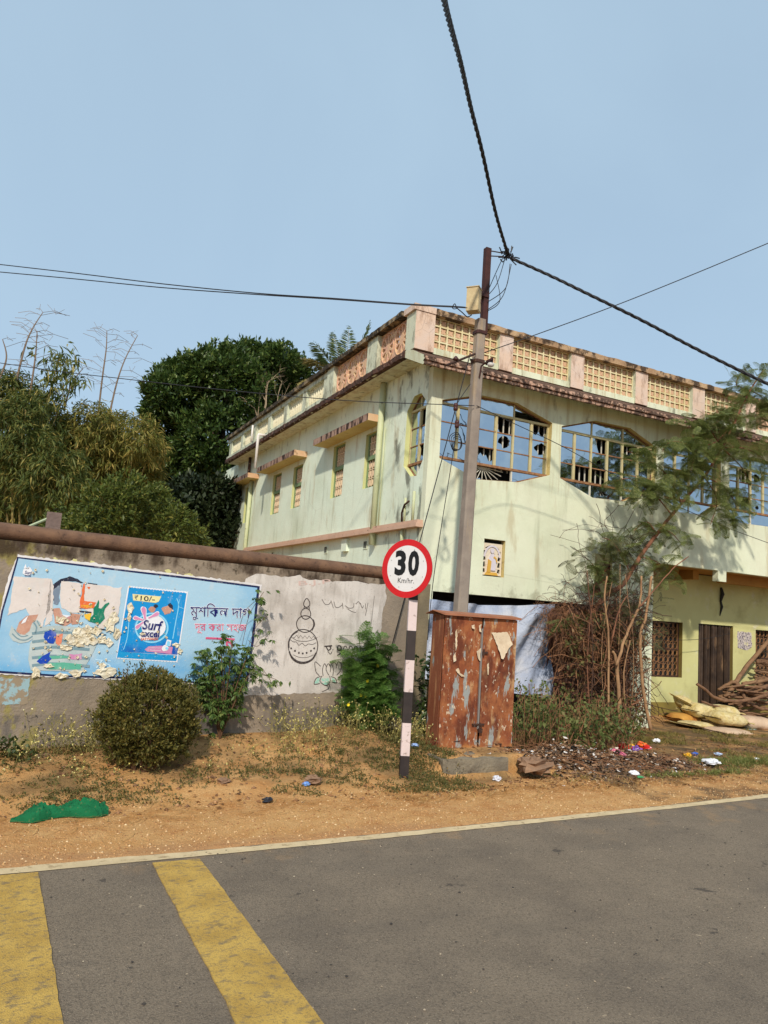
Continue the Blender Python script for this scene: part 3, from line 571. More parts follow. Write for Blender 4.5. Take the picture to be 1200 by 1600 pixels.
# peeled remnants, curled off the wall
def scrap(x, y, rx, ry, n=11):
    mb = MB(); P = blob(x, y, rx, ry, n, 0.45); Q = [((a+x)/2+rnd.uniform(-.1,.1)*rx, (b+y)/2+rnd.uniform(-.1,.1)*ry) for a, b in P]
    vs = [wp(x, y, 0.016+rnd.uniform(0, 0.006))]+[wp(q[0], q[1], 0.0165+rnd.uniform(0, 0.012)) for q in Q]+[wp(q[0], q[1], 0.015+rnd.uniform(0, 0.014)) for q in P]
    fs = []
    for i in range(n):
        k = (i+1) % n; fs += [(0, 1+i, 1+k), (1+i, 1+n+i, 1+n+k, 1+k)]
    return mb.add(vs, fs)
for (x, y, rx, ry) in [(112,1000,10,8),(124,992,11,9),(122,1006,9,6),(135,996,9,10),(138,984,7,6),(150,986,8,7),(160,1000,8,6),(170,1004,7,6),(172,978,10,9),(178,965,6,8),(95,969,8,7),(102,1012,10,5),(165,1050,15,9),(120,1052,11,6),(56,1052,7,8),(95,1056,10,4),(76,1040,9,3),(203,950,5,7),(202,964,3.5,6),(276,1008,6,4),(183,990,5,10),(160,1040,6,5),(142,1000,9,8),(281,1018,4,5),(223,990,4,3)]:
    scrap(x, y, rx, ry).build('torn_scrap', p_torn, poster)
mb = MB()
for i in range(150):
    x, y = (rnd.gauss(135, 38), rnd.gauss(1005, 30)) if i % 3 else (rnd.uniform(30, 280), rnd.uniform(890, 1055)); x = min(max(x, 20), 285); y = min(max(y, 890), 1056); rr = rnd.uniform(0.6, 2.6); b = scrap(x, y, rr, rr, 6); mb.add(b.v, b.f)
kind(mb.build('torn_flakes', p_torn, poster), 'stuff')
# ---------------------------------------------------------------- the building
XL, YF = 5.53, 10.0
house = thing('green_house', 'weathered pale green two storey building with jali parapet and broken blue windows', 'building', (XL, YF, -0.1)); kind(house, 'thing')
fx = lambda y: (lambda u, z: (u, y, z))                # mapping of facade coordinates
fy = lambda x: (lambda v, z: (x, v, z))                # mapping of side wall coordinates (v along Y)
W1 = [(5.74,4.13),(5.73,5.09),(6.45,5.31),(7.20,5.32),(7.97,5.10),(7.96,4.17),(7.30,3.95),(6.47,3.88)]
W2 = [(8.19,4.15),(8.18,5.08),(8.94,5.32),(9.79,5.33),(10.46,5.07),(10.44,4.28),(9.68,3.93),(8.94,3.90)]
W3 = [(10.67,4.16),(10.65,5.11),(11.08,5.29),(11.80,5.30),(12.22,5.08),(12.22,4.20),(11.80,3.93),(11.10,3.90)]
W4 = [(12.46,4.10),(12.47,5.10),(12.96,5.28),(14.0,5.30),(14.75,5.08),(14.74,4.16),(14.05,3.92),(12.72,3.89)]
FN = [(6.68,2.32),(7.10,2.32),(7.10,2.93),(6.68,2.93)]
NW = [(9.04,2.17),(9.44,2.17),(9.44,2.91),(9.04,2.91)]
OUT = [(5.53,-0.4),(5.77,-0.4),(5.77,2.0),(10.06,2.0),(10.06,-0.4),(10.45,-0.4),(10.45,2.88),(12.17,2.88),(12.17,2.67),(12.40,2.67),(12.40,2.88),(17,2.88),(17,5.62),(5.53,5.62)]
MB().slab([OUT, W1, W2, W3, W4, FN, NW], fx(YF), fx(YF+0.13), 0, 1).build('facade_wall', [m_green, m_cream], house)
# side wall
SW = [(10.16,4.10),(10.16,5.06),(10.36,5.25),(10.60,5.25),(10.83,5.03),(10.83,4.08),(10.56,3.87),(10.34,3.85)]
rects = lambda a, b, z0, z1: [(a,z0),(b,z0),(b,z1),(a,z1)]
WS = [rects(11.85,12.47,3.88,4.93), rects(13.48,14.10,3.87,4.98), rects(15.98,16.62,3.89,4.90), rects(17.55,18.24,3.88,4.92), rects(20.43,20.87,3.86,4.90), rects(21.86,22.47,3.87,4.94)]
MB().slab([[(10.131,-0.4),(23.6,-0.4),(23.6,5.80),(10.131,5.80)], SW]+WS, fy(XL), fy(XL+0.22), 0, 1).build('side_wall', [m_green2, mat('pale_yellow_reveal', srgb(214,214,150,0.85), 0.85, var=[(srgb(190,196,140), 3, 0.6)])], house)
mb = MB(); mb.box((XL+0.01, 23.6, -0.4), (17, 23.8, 5.8)); mb.box((16.8, 10.14, -0.4), (17, 23.59, 5.8)); mb.build('back_wall', m_green, house)
mb = MB(); mb.box((5.76, 10.14, 2.9), (16.79, 23.5, 3.05)); mb.build('floor_slab', m_dark, house)
mb = MB(); mb.box((5.76, 11.9, 3.06), (16.79, 12.0, 5.6)); mb.build('inner_wall', mat('dim_inner_wall', (0.10,0.10,0.085), 0.9), house)
# roof slab, cornice
XP = 5.12
mb = MB(); mb.box((5.135, 10.28, 5.755), (17, 22.0, 5.84)); mb.build('roof_slab', m_green, house)
prof = [(10.27,5.745),(9.63,5.455),(9.595,5.462),(9.595,5.498),(9.625,5.505),(9.625,5.522),(9.585,5.53),(9.585,5.562),(9.61,5.568),(9.61,5.60),(10.0,5.80),(10.27,5.86)]
def extr(prof, x0, x1, n, j=0.0, mb=None):
    mb = mb or MB(); rings = []
    for i in range(n+1):
        x = x0+(x1-x0)*i/n; rings.append([(x, y+rnd.uniform(-j, j)*(1 if 2 <= k <= 9 else 0.3), z+rnd.uniform(-j, j)*(1 if 2 <= k <= 9 else 0.3)) for k, (y, z) in enumerate(prof)])
    m = len(prof)
    for i in range(n):
        for k in range(m):
            q = (k+1) % m; mi = 0 if k in (0, m-1) else (2 if k >= m-3 else 1)
            mb.add([rings[i][k], rings[i+1][k], rings[i+1][q], rings[i][q]], [(0,1,2,3)], mi)
    mb.add(rings[0], [tuple(range(m))], 0); return mb.add(rings[-1], [tuple(range(m))], 0)
extr(prof, 5.13, 17, 150, 0.006).build('sloped_cornice', [m_green, m_cornice, m_cortop], house)
mb = MB(); rings = []
for i in range(141):
    y = 10.26+(22.02-10.26)*i/140; j = lambda a: float(rnd.uniform(-a, a))
    rings.append([(5.10+j(.012), y, 5.752+j(.012)), (5.10+j(.014), y, 5.84+j(.012)), (5.14, y, 5.875+j(.012)), (5.20, y, 5.86), (5.20, y, 5.752)])
mb.loft(rings); mb.build('broken_slab_edge', m_lip, house)
# parapet: front
YP = 10.0
posts = [(5.14,5.50),(6.78,7.06),(8.33,8.63),(9.88,10.19),(11.39,11.73),(12.92,13.24),(14.45,14.77),(15.98,16.3)]
def post(x0, x1, y0, y1, z0, z1, nm='parapet_post'):
    mb = MB(); mb.box((x0, y0, z0), (x1, y1, z1)); o = mb.build(nm, [m_pinkpost, m_postside], house)
    o.data.polygons.foreach_set('material_index', [0,0,0,1,0,1]); return o
for k, (a, b) in enumerate(posts): post(a, b, YP-(0.012 if k else 0.02), YP+0.30, 5.83, 6.47)
mb = MB()
for (a, b), (c, d) in zip(posts, posts[1:]): mb.box((b+0.001, YP+0.01, 5.82), (c-0.001, YP+0.28, 5.925))
mb.build('parapet_curb', m_green, house)
mb = MB(); rings = []
for i in range(121):
    x = 5.505+(17-5.505)*i/120; j = lambda a=.007: rnd.uniform(-a, a)
    rings.append([(x, YP-0.05+j(), 6.462), (x, YP-0.055+j(), 6.56+j()), (x, YP+0.1, 6.585+j()), (x, YP+0.32, 6.56), (x, YP+0.32, 6.462)])
mb.loft(rings); mb.build('front_coping', m_grime, house)
mb = MB(); mb.box((5.10, YP-0.035, 6.471), (5.503, YP+0.35, 6.575)); mb.build('corner_coping', m_pinkpost, house)
# jali blocks: a square cell with a four petalled flower
def jali_mesh(w, h):
    mb = MB(); t = 0.012; y0, y1 = -0.03, 0.03
    mb.box((-w/2, y0, -h/2), (-w/2+t, y1, h/2)); mb.box((w/2-t, y0, -h/2), (w/2, y1, h/2)); mb.box((-w/2+t, y0, -h/2), (w/2-t, y1, -h/2+t)); mb.box((-w/2+t, y0, h/2-t), (w/2-t, y1, h/2))
    n = 16; fl = []
    for i in range(n):
        a = 2*math.pi*i/n; r = 0.5*min(w, h)*(0.80+0.20*math.cos(4*a+math.pi)) - t*0.7
        fl.append((r*math.cos(a)*w/min(w,h), r*math.sin(a)*h/min(w,h)))
    hole = [(0.17*w*math.cos(a), 0.17*h*math.sin(a)) for a in np.linspace(0, 2*math.pi, 7)[:-1]]
    mb.slab([fl], lambda a, b: (a, -0.012, b), lambda a, b: (a, 0.02, b), 1)
    return mb.build('jali_block', [m_jfr, m_jin], house, local=True)
def panel(x0, x1, z0, z1, y, n, m, first=None):
    w, h = (x1-x0)/n, (z1-z0)/m
    p = bpy.data.objects.new('jali_panel', None); COL.objects.link(p); p.parent = house
    p.location = (Vector((x0, y, z0))-Vector(house.location)); p.empty_display_size = .1
    base = None
    for i in range(n):
        for j in range(m):
            if base is None: base = jali_mesh(w, h); o = base
            else: o = base.copy(); COL.objects.link(o)
            o.parent = p; o.location = (w*(i+.5), 0, h*(j+.5)+rnd.uniform(-.002,.002)); o.rotation_euler = (0, rnd.uniform(-.012,.012), 0)
    return p
for k, ((a, b), (c, d)) in enumerate(zip(posts[:6], posts[1:6])): panel(b+0.004, c-0.004, 5.928, 6.46, YP+0.09, 9, 4)
mb = MB()
for (a, b), (c, d) in zip(posts[5:], posts[6:]):
    n, m = 9, 4; w, h = (c-b)/n, 0.532/m
    for i in range(n):
        for j in range(m): mb.box((b+w*i+.015, YP+.075, 5.93+h*j+.015), (b+w*(i+1)-.015, YP+.1, 5.93+h*(j+1)-.015))
kind(mb.build('far_jali', m_jin, house), 'stuff')
mb = MB()
for (a, b), (c, d) in zip(posts, posts[1:]): mb.box((b+0.002, YP+0.17, 5.93), (c-0.002, YP+0.20, 6.455))
kind(mb.build('jali_backing', m_jback, house), 'thing')  # plate added behind the jali to make its gaps dark
# parapet: side
def sidepost(y0, y1): 
    mb = MB(); mb.box((XP, y0, 5.86), (XP+0.26, y1, 6.47)); mb.build('parapet_post', m_postside, house)
for a, b in [(11.36,11.78),(13.40,13.75)]: sidepost(a, b)
mb = MB(); rings = []
for i in range(121):
    y = YP+0.352+(22.0-YP-0.352)*i/120; j = lambda a=.008: rnd.uniform(-a, a)
    rings.append([(XP-0.06+j(), y, 6.468), (XP-0.065+j(), y, 6.55+j()), (XP+0.1, y, 6.58+j()), (XP+0.3, y, 6.55), (XP+0.3, y, 6.468)])
mb.loft(rings); mb.build('side_coping', m_copingdark, house)
def rosette(w, h):
    mb = MB(); cell = [(-w/2,-h/2),(w/2,-h/2),(w/2,h/2),(-w/2,h/2)]; holes = []
    R = min(w, h)/2
    for k in range(10):
        a0 = 2*math.pi*k/10; q = lambda r, a: (r*math.cos(a)*w/2/R, r*math.sin(a)*h/2/R)
        holes.append([q(.34*R, a0-.16), q(.80*R, a0-.2), q(.86*R, a0), q(.80*R, a0+.2), q(.34*R, a0+.16)])
    for sx in (-1, 1):
        for sy in (-1, 1): holes.append([(sx*w*.47, sy*h*.47), (sx*w*.47, sy*h*.36), (sx*w*.36, sy*h*.47)])
    mb.slab([cell]+holes, lambda a, b: (-0.02, a, b), lambda a, b: (0.03, a, b), 0)
    ring = [(0.93*R*w/2/R*math.cos(t), 0.93*R*h/2/R*math.sin(t)) for t in np.linspace(0, 2*math.pi, 21)[:-1]]; r2 = [(a*.93, b*.93) for a, b in ring]
    mb.slab([ring, r2], lambda a, b: (-0.035, a, b), lambda a, b: (-0.019, a, b), 0)
    return mb
rb = None
for a, b, n in [(10.312,11.358,2),(11.782,13.398,3)]:
    w = (b-a)/n
    for i in range(n):
        o = rosette(w-.004, 0.60).build('rosette_block', m_rose, house, local=True); o.location = Vector((XP+0.10, a+w*(i+.5), 6.165))-Vector(house.location)
# baluster parapet further along: plain band, pierced by slots
mb = MB(); mb.box((XP+.02, 13.752, 6.36), (XP+.22, 22.0, 6.467)); mb.box((XP+.02, 13.752, 5.865), (XP+.22, 22.0, 5.95)); mb.build('parapet_band', m_postside, house)
bal = None; y = 13.76; g = 0
while y < 21.9:
    mb = MB(); mb.box((XP+.03, y, 5.951), (XP+.21, y+0.24, 6.359)); mb.build('parapet_pier', m_postside, house); y += 0.24
    for k in range(8):
        if y > 21.85: break
        if bal is None:
            mb = MB(); rings = []
            for z, r in [(0,.045),(.05,.03),(.12,.05),(.2,.055),(.28,.04),(.34,.03),(.408,.05)]: rings.append([(r*math.cos(t)*.9, r*math.sin(t)*.7, z) for t in np.linspace(0, 2*math.pi, 9)[:-1]])
            mb.loft(rings); bal = mb.build('baluster', m_bal, house, local=True); o = bal
        else: o = bal.copy(); COL.objects.link(o)
        o.location = Vector((XP+.12, y+0.066, 5.951))-Vector(house.location); y += 0.132
# sunshades on the side wall, ledge, pipes, spouts, vents
for a, b in [(11.74,14.52),(15.75,18.75),(19.6,22.9)]:
    mb = MB(); n = 40; z0, z1 = 5.02, 5.15; rings = []
    mb.box((XL-0.32, a, z0), (XL-0.001, b, z1))
    o = mb.build('sunshade', [m_cream, m_chtop, m_chface], house); o.data.polygons.foreach_set('material_index', [0,1,1,1,1,2])
mb = MB(); mb.box((XL-0.13, 10.02, 2.985), (XL-0.001, 20.1, 3.05)); mb.box((XL-0.10, 10.03, 3.051), (XL-0.001, 20.1, 3.10)); mb.build('salmon_ledge', m_ledge, house)
def pipe(name, pts, r, m=m_pipe, n=10): return MB().tube(pts, r, n).build(name, m, house, sm=True)
xp = XL-0.07
pipe('drain_pipe', [(xp, 11.72, 5.74), (xp, 11.72, 2.78)], 0.055)
pipe('drain_pipe', [(xp, 20.1, 5.0), (xp, 20.1, 1.9)], 0.055); pipe('drain_pipe', [(xp, 20.45, 5.74), (xp, 20.45, 5.16)], 0.045, m_lip)
pipe('water_spout', [(5.15, 17.9, 5.86), (4.93, 17.9, 5.86), (4.93, 17.9, 5.83), (4.93, 17.9, 4.98)], 0.035, m_pvc); pipe('water_spout', [(5.06, 19.0, 6.34), (5.06, 19.0, 5.88)], 0.028, m_pvc)
pipe('bent_cable_pipe', [(XL-.07, 10.62, 3.1), (XL-.08, 10.62, 3.25), (XL-.09, 10.52, 3.38), (XL-.1, 10.36, 3.42)], 0.018, m_iron, 6)
pipe('stub_pipe', [(XL-.06, 10.56, 3.1), (XL-.06, 10.56, 3.5)], 0.02); pipe('stub_pipe', [(XL-.06, 10.27, 3.1), (XL-.06, 10.27, 3.58)], 0.024)
pipe('stub_pipe', [(XL-.05, 10.62, 2.98), (XL-.05, 10.62, 2.7)], 0.03)
for y in (11.45, 11.05): pipe('conduit', [(XL-.03, 11.60, 4.9), (XL-.03, 11.60, 3.1)], 0.012) if y > 11.4 else None
for (ya, z) in [(12.05,2.83),(14.0,2.82),(17.6,2.84)]:
    mb = MB(); mb.box((XL-.012, ya, z-.1), (XL-.002, ya+.16, z+.06)); v = mb.build('vent', m_green2, house)
    mb = MB()
    for k in range(4): mb.box((XL-.016, ya+.02+k*.035, z-.08), (XL-.0121, ya+.04+k*.035, z+.04))
    mb.build('vent_slot', m_dark, v)
mb = MB(); mb.box((XL-.06, 12.9, 2.72), (XL-.001, 13.15, 2.96)); mb.build('wall_box', m_green2, house)
# side windows with terracotta grille
for k, R4 in enumerate(WS):
    a, b, z0, z1 = R4[0][0], R4[1][0], R4[0][1], R4[2][1]; x = XL+0.06; zm = z0+(z1-z0)*0.56
    mb = MB(); t = .035
    mb.box((x, a, z0), (x+.05, a+t, z1)); mb.box((x, b-t, z0), (x+.05, b, z1)); mb.box((x, a+t, z0), (x+.05, b-t, z0+.03)); mb.box((x, a+t, z1-.03), (x+.05, b-t, z1)); mb.box((x-.01, a+t, zm-.04), (x+.05, b-t, zm+.04))
    w = mb.build('side_window', m_gframe, house)
    for (q0, q1) in ((z0+.03, zm-.04), (zm+.04, z1-.03)):
        g = MB(); nb = 5
        for i in range(nb):
            yy = a+t+(b-a-2*t)*(i+.5)/nb; g.box((x+.02, yy-.009, q0), (x+.035, yy+.009, q1))
        for i in range(nb):
            yy = a+t+(b-a-2*t)*(i+.5)/nb; hw = (b-a-2*t)/nb*.42
            for j in range(3):
                zc = q0+(q1-q0)*(j+.5)/3; g.tube([(x+.028, yy+hw*math.cos(s), zc+(q1-q0)/7*math.sin(s)) for s in np.linspace(0, 2*math.pi, 9)], .0075, 4, cap=False)
        for zz in (q0+(q1-q0)*.33, q0+(q1-q0)*.66): g.box((x+.018, a+t, zz-.01), (x+.037, b-t, zz+.01))
        g.build('grille', m_terr, w)
    d = MB(); d.box((x+.30, a-.1, z0-.1), (x+.32, b+.1, z1+.1)); d.build('dark_room_sheet', m_dark, w)  # near-black sheet in place of the unlit room behind the grille
# big faceted windows
def bigwin(poly, fmap, cols, z_lo, z_hi, broken, fans, seed):
    """poly in wall coordinates, fmap(u, z, depth) -> point; cols = mullion positions; broken = {(col,row): kind}"""
    R = random.Random(seed); us = [p[0] for p in poly]; zs = [p[1] for p in poly]; ua, ub = min(us), max(us)
    edges = [ua]+cols+[ub]; dz = (z_hi-z_lo)/3
    mb = MB()
    def bar(u0, z0, u1, z1, d0=.085, d1=.125, mi=0):
        c = clip(poly, u0, z0, u1, z1)
        if len(c) >= 3: mb.slab([c], lambda a, b: fmap(a, b, d0), lambda a, b: fmap(a, b, d1), mi)
    for i, c in enumerate(cols):
        w = .024 if (i % 2 == 0) else .018
        bar(c-w, z_lo+.02, c+w, z_hi-.02)
        if i % 2 == 1 or len(cols) < 3:
            bar(c-.014, min(zs), c+.014, z_lo-.02, .09, .12, 2); bar(c-.014, z_hi+.02, c+.014, max(zs), .09, .12)
    bar(ua, z_lo-.02, ub, z_lo+.02, .075, .13, 1); bar(ua, z_hi-.02, ub, z_hi+.02, .08, .128, 0)
    for k in (1, 2): bar(ua, z_lo+dz*k-.009, ub, z_lo+dz*k+.009, .092, .118, 1)
    bar(ua, z_lo, ua+.02, z_hi, .086, .12); bar(ub-.03, z_lo, ub, z_hi, .086, .12)
    # outer rim
    cx, cz = sum(us)/len(us), sum(zs)/len(zs); inner = [(cx+(u-cx)*.985, cz+(z-cz)*.972) for u, z in poly]
    mb.slab([poly, inner], lambda a, b: fmap(a, b, .088), lambda a, b: fmap(a, b, .122), 1)
    win = mb.build('faceted_window', [m_ywood, m_rustbar, m_whitebar], house)
    def pane(c, k=None):
        if len(c) < 3: return
        g = MB(); tilt = R.uniform(-.004, .004); fm = lambda a, b: fmap(a, b, .105+tilt*(a-c[0][0])*2)
        x0, x1, y0, y1 = min(p[0] for p in c), max(p[0] for p in c), min(p[1] for p in c), max(p[1] for p in c); w, h = x1-x0, y1-y0
        if k is None: g.tess([c], fm)
        elif k == 'gone':
            g.tess([[(x0, y0), (x0+.25*w, y0), (x0+.16*w, y0+.2*h), (x0+.06*w, y0+.1*h), (x0+.03*w, y0+.5*h), (x0, y0+.55*h)]], fm); g.tess([[(x1, y0), (x1, y0+.12*h), (x1-.2*w, y0)]], fm)
        elif k == 'half':
            pts = [(x0, y0), (x1, y0)]+[(x1-w*i/7, y0+h*R.uniform(.25, .62)*(1-.2*math.sin(i))) for i in range(8)]; g.tess([pts], fm)
        elif k == 'halfup':
            pts = [(x0, y1), (x1, y1)]+[(x1-w*i/7, y1-h*R.uniform(.2, .6)) for i in range(8)]; g.tess([pts], fm)
        elif k == 'diag': g.tess([[(x0, y0), (x0+.5*w, y0), (x0+.2*w, y1), (x0, y1)]], fm)
        else:
            hx, hy = x0+w*R.uniform(.4, .6), y0+h*R.uniform(.42, .58); n = 13
            hole = [(hx+w*.42*R.uniform(.55, 1)*math.cos(2*math.pi*i/n), hy+h*.42*R.uniform(.5, 1)*math.sin(2*math.pi*i/n)) for i in range(n)]
            if k == 'small': hole = [((p[0]-hx)*.45+hx, (p[1]-hy)*.45+hy) for p in hole]
            g.tess([c, hole], fm)
        g.build('pane', m_glass, win)
    for i in range(len(edges)-1):
        for r in range(3): pane(clip(poly, edges[i], z_lo+dz*r, edges[i+1], z_lo+dz*(r+1)), broken.get((i, r)))
    tops = [ua]+[c for j, c in enumerate(cols) if j % 2 == 1 or len(cols) < 3]+[ub]
    for i in range(len(tops)-1):
        pane(clip(poly, tops[i], z_hi, tops[i+1], max(zs)), broken.get((i, 't'))); pane(clip(poly, tops[i], min(zs), tops[i+1], z_lo), broken.get((i, 'b')))
    # inner bars and fan seen through the broken panes
    g = MB()
    for u in np.arange(ua+.1, ub, .125): g.box((0,0,0), (0,0,0)) if False else g.slab([clip(poly, u-.011, z_lo-.05, u+.011, z_hi)], lambda a, b: fmap(a, b, .19), lambda a, b: fmap(a, b, .205))
    for f0, f1 in fans:
        cu = (f0+f1)/2
        for s in np.linspace(.12, math.pi-.12, 11):
            L = .36; e = (cu+L*math.cos(s)*1.15, z_lo-.02-L*math.sin(s)*.75)
            P = [np.array(fmap(cu, z_lo-.02, .16)), np.array(fmap(e[0], e[1], .16))]; g.tube(P, .008, 4)
    g.build('inner_grille', m_whitebar, win)
    return win
ff = lambda u, z, d: (u, YF+d, z)
fs_ = lambda v, z, d: (XL+d, v, z)
c1 = [6.10, 6.47, 6.86, 7.22, 7.60]
bigwin(W1, ff, c1, 4.165, 5.065, {(2,0):'half', (3,2):'gone', (3,1):'hole', (5,1):'hole', (5,2):'half', (1,'b'):'gone', (2,'t'):'halfup', (5,0):None}, [(6.45,6.9)], 3)
bigwin(W2, ff, [8.56, 8.95, 9.33, 9.70, 10.08], 4.165, 5.045, {(1,0):'gone', (2,0):'gone', (2,2):'diag', (4,2):'half', (5,2):'half', (2,1):'small', (1,'b'):'small'}, [(9.0,9.4)], 4)
bigwin(W3, ff, [11.05, 11.44, 11.82], 4.165, 5.05, {(1,1):'half', (2,2):'gone'}, [], 5)
bigwin(W4, ff, [12.84, 13.22, 13.60, 13.98, 14.36], 4.165, 5.05, {(1,2):'gone', (2,2):'hole', (1,0):'half', (2,0):'small'}, [], 6)
bigwin(SW, fs_, [10.50], 4.10, 5.03, {(0,2):'gone', (0,0):'half', (0,1):'small'}, [], 8)
# figure jali in its niche, narrow rusty window
mb = MB(); cell = [(6.69,2.34),(7.09,2.34),(7.09,2.87),(6.69,2.87)]
def arcpoly(cx, cz, rx, rz, a0, a1, th, n=7):
    return [(cx+rx*math.cos(a), cz+rz*math.sin(a)) for a in np.linspace(a0, a1, n)]+[(cx+(rx-th)*math.cos(a), cz+(rz-th)*math.sin(a)) for a in np.linspace(a1, a0, n)]
holes = []
for s in (-1, 1):
    for z, h in ((2.38,.07),(2.47,.09),(2.58,.08),(2.68,.07)):
        holes.append([(6.89+s*.17, z), (6.89+s*.115, z+.01), (6.89+s*.13, z+h), (6.89+s*.175, z+h*.9)] if s < 0 else [(6.89+s*.175, z+h*.9), (6.89+s*.13, z+h), (6.89+s*.115, z+.01), (6.89+s*.17, z)])
    holes.append([(6.89+s*.03, 2.845), (6.89+s*.12, 2.80), (6.89+s*.155, 2.77), (6.89+s*.08, 2.79)][::s])
mb.slab([cell]+holes, fx(YF+.07), fx(YF+.10), 0)
pn = mb.build('carved_niche_panel', mat('off_white_carving', srgb(226,212,190,0.88), 0.8, layers=[dict(c=srgb(150,120,90), s=30, lo=.58, hi=.7)]), house)
def flatpart(nm, poly, m, d0=.05, d1=.069): MB().slab([poly], fx(YF+d0), fx(YF+d1)).build(nm, m, pn)
m_gold = mat('golden_paint', srgb(214,168,74,0.9), 0.6); m_lil = mat('lilac_white_paint', srgb(216,208,216,0.88), 0.7)
flatpart('relief_arch', arcpoly(6.89, 2.62, .17, .22, .1, 3.04, .03, 12), m_lil, .055)
flatpart('relief_body', [(6.83,2.42),(6.96,2.42),(6.97,2.56),(6.94,2.66),(6.91,2.70),(6.86,2.69),(6.82,2.60)], m_lil); flatpart('relief_head', blob(6.885, 2.745, .035, .042, 12, .05), m_lil, .045)
flatpart('relief_drape', [(6.80,2.39),(6.86,2.39),(6.875,2.57),(6.82,2.60)], m_gold, .045); flatpart('relief_base', [(6.76,2.345),(7.02,2.345),(6.99,2.39),(6.79,2.39)], m_gold, .052); flatpart('relief_arm', [(6.92,2.66),(6.97,2.63),(6.99,2.56),(6.97,2.56),(6.95,2.61),(6.91,2.63)], m_gold, .044)
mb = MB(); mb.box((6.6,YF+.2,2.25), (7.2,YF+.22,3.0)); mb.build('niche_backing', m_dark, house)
mb = MB(); mb.box((9.045,YF+.05,2.175), (9.435,YF+.08,2.905)); w = mb.build('narrow_shutter', mat('red_rust_shutter', srgb(120,62,46,0.9), 0.8, var=[(srgb(70,42,36), 5, .7)]), house)
mb = MB()
for z in (2.3, 2.5, 2.7): mb.box((9.05,YF+.03,z), (9.43,YF+.049,z+.03))
mb.build('shutter_rail', m_iron, w)
# dark store below the facade: back wall coloured near-black for its shade, with separate brick courses near its top
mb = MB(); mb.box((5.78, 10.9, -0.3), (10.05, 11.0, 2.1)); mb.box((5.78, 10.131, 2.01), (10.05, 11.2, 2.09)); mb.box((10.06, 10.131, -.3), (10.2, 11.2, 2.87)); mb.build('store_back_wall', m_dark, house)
mb = MB(); bk = None
for r in range(5):
    for i in range(8):
        x = 8.55+.20*i+(.1 if r % 2 else 0)
        if x > 9.9: continue
        if bk is None:
            b_ = MB(); b_.box((-.092,-.05,-.034), (.092,.05,.034)); bk = b_.build('brick', m_brick, house, local=True); o = bk
        else: o = bk.copy(); COL.objects.link(o)
        o.location = Vector((x, 10.32+rnd.uniform(-.012,.012), 1.55+.078*r))-Vector(house.location); o.rotation_euler = (0, 0, rnd.uniform(-.04,.04))
# verandah
YB = 11.1
DW = rects(12.93,13.99,-0.05,1.84); VW = rects(10.95,12.46,0.70,1.83); VW2 = rects(14.72,15.9,0.55,1.80)
MB().slab([[(10.46,-0.4),(16.8,-0.4),(16.8,2.87),(10.46,2.87)], DW, VW, VW2], fx(YB), fx(YB+.18), 0, 1).build('verandah_wall', [m_lime, m_olive], house)
mb = MB(); mb.box((10.47,YB-.03,-.4), (12.90,YB-.001,.20)); mb.box((14.02,YB-.03,-.4), (16.7,YB-.001,.2)); mb.build('verandah_plinth', m_olive, house)
mb = MB(); mb.box((10.46,YF+.131,2.885), (16.8,YB-.001,2.9)); mb.build('verandah_soffit', m_ochre, house)
mb = MB(); mb.box((12.0,YF+.45,2.70), (12.16,YB-.002,2.884)); mb.box((12.95,YF+.5,2.70), (16.5,YF+.68,2.884)); mb.box((10.5,YF+.72,2.74), (11.9,YF+.9,2.884)); mb.build('verandah_beam', m_ochre, house)
dr = bpy.data.objects.new('slatted_gate', None); COL.objects.link(dr); dr.parent = house; dr.location = Vector((12.93,YB,0))-Vector(house.location)
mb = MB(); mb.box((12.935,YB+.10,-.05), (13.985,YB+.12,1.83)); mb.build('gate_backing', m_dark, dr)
sl0 = None
for i in range(10):
    if sl0 is None:
        b_ = MB(); b_.box((-.033,-.02,0), (.033,.02,1.86)); b_.box((-.012,-.034,0), (.012,-.021,1.86)); sl0 = b_.build('slat', m_gate, dr, local=True); o = sl0
    else: o = sl0.copy(); COL.objects.link(o)
    o.parent = dr; o.location = (.055+.1045*i, .05+.02*(i % 2), -.04); o.rotation_euler = (0, 0, rnd.uniform(-.3,.3))
def vgrille(a, b, z0, z1):
    mb = MB(); y = YB+.09; t = .03
    mb.box((a,y,z0), (a+t,y+.03,z1)); mb.box((b-t,y,z0), (b,y+.03,z1)); mb.box((a+t,y,z0), (b-t,y+.03,z0+t)); mb.box((a+t,y,z1-t), (b-t,y+.03,z1)); mb.box((a+t,y,(z0+z1)/2-.012), (b-t,y+.03,(z0+z1)/2+.012))
    w = mb.build('verandah_window', m_iron, house); g = MB(); n = int((b-a)/.13)
    for i in range(n+1):
        u = a+t+(b-a-2*t)*i/n; g.tube([(u, y+.015, z0+t), (u, y+.015, z1-t)], .008, 4)
        if i < n:
            for k in range(8):
                zc = z0+(z1-z0)*(k+.5)/8; g.tube([(u+.065+.052*math.cos(s), y+.012, zc+.062*math.sin(s)) for s in np.linspace(0, 2*math.pi, 8)], .008, 4, cap=False)
    g.build('ornate_grille', m_vgrille, w)
    d = MB(); d.box((a-.05,YB+.19,z0-.05), (b+.05,YB+.2,z1+.05)); d.build('dark_room_sheet', m_dark, w)  # near-black sheet stands for the unlit room
vgrille(10.95,12.46,.70,1.83); vgrille(14.72,15.9,.55,1.80)
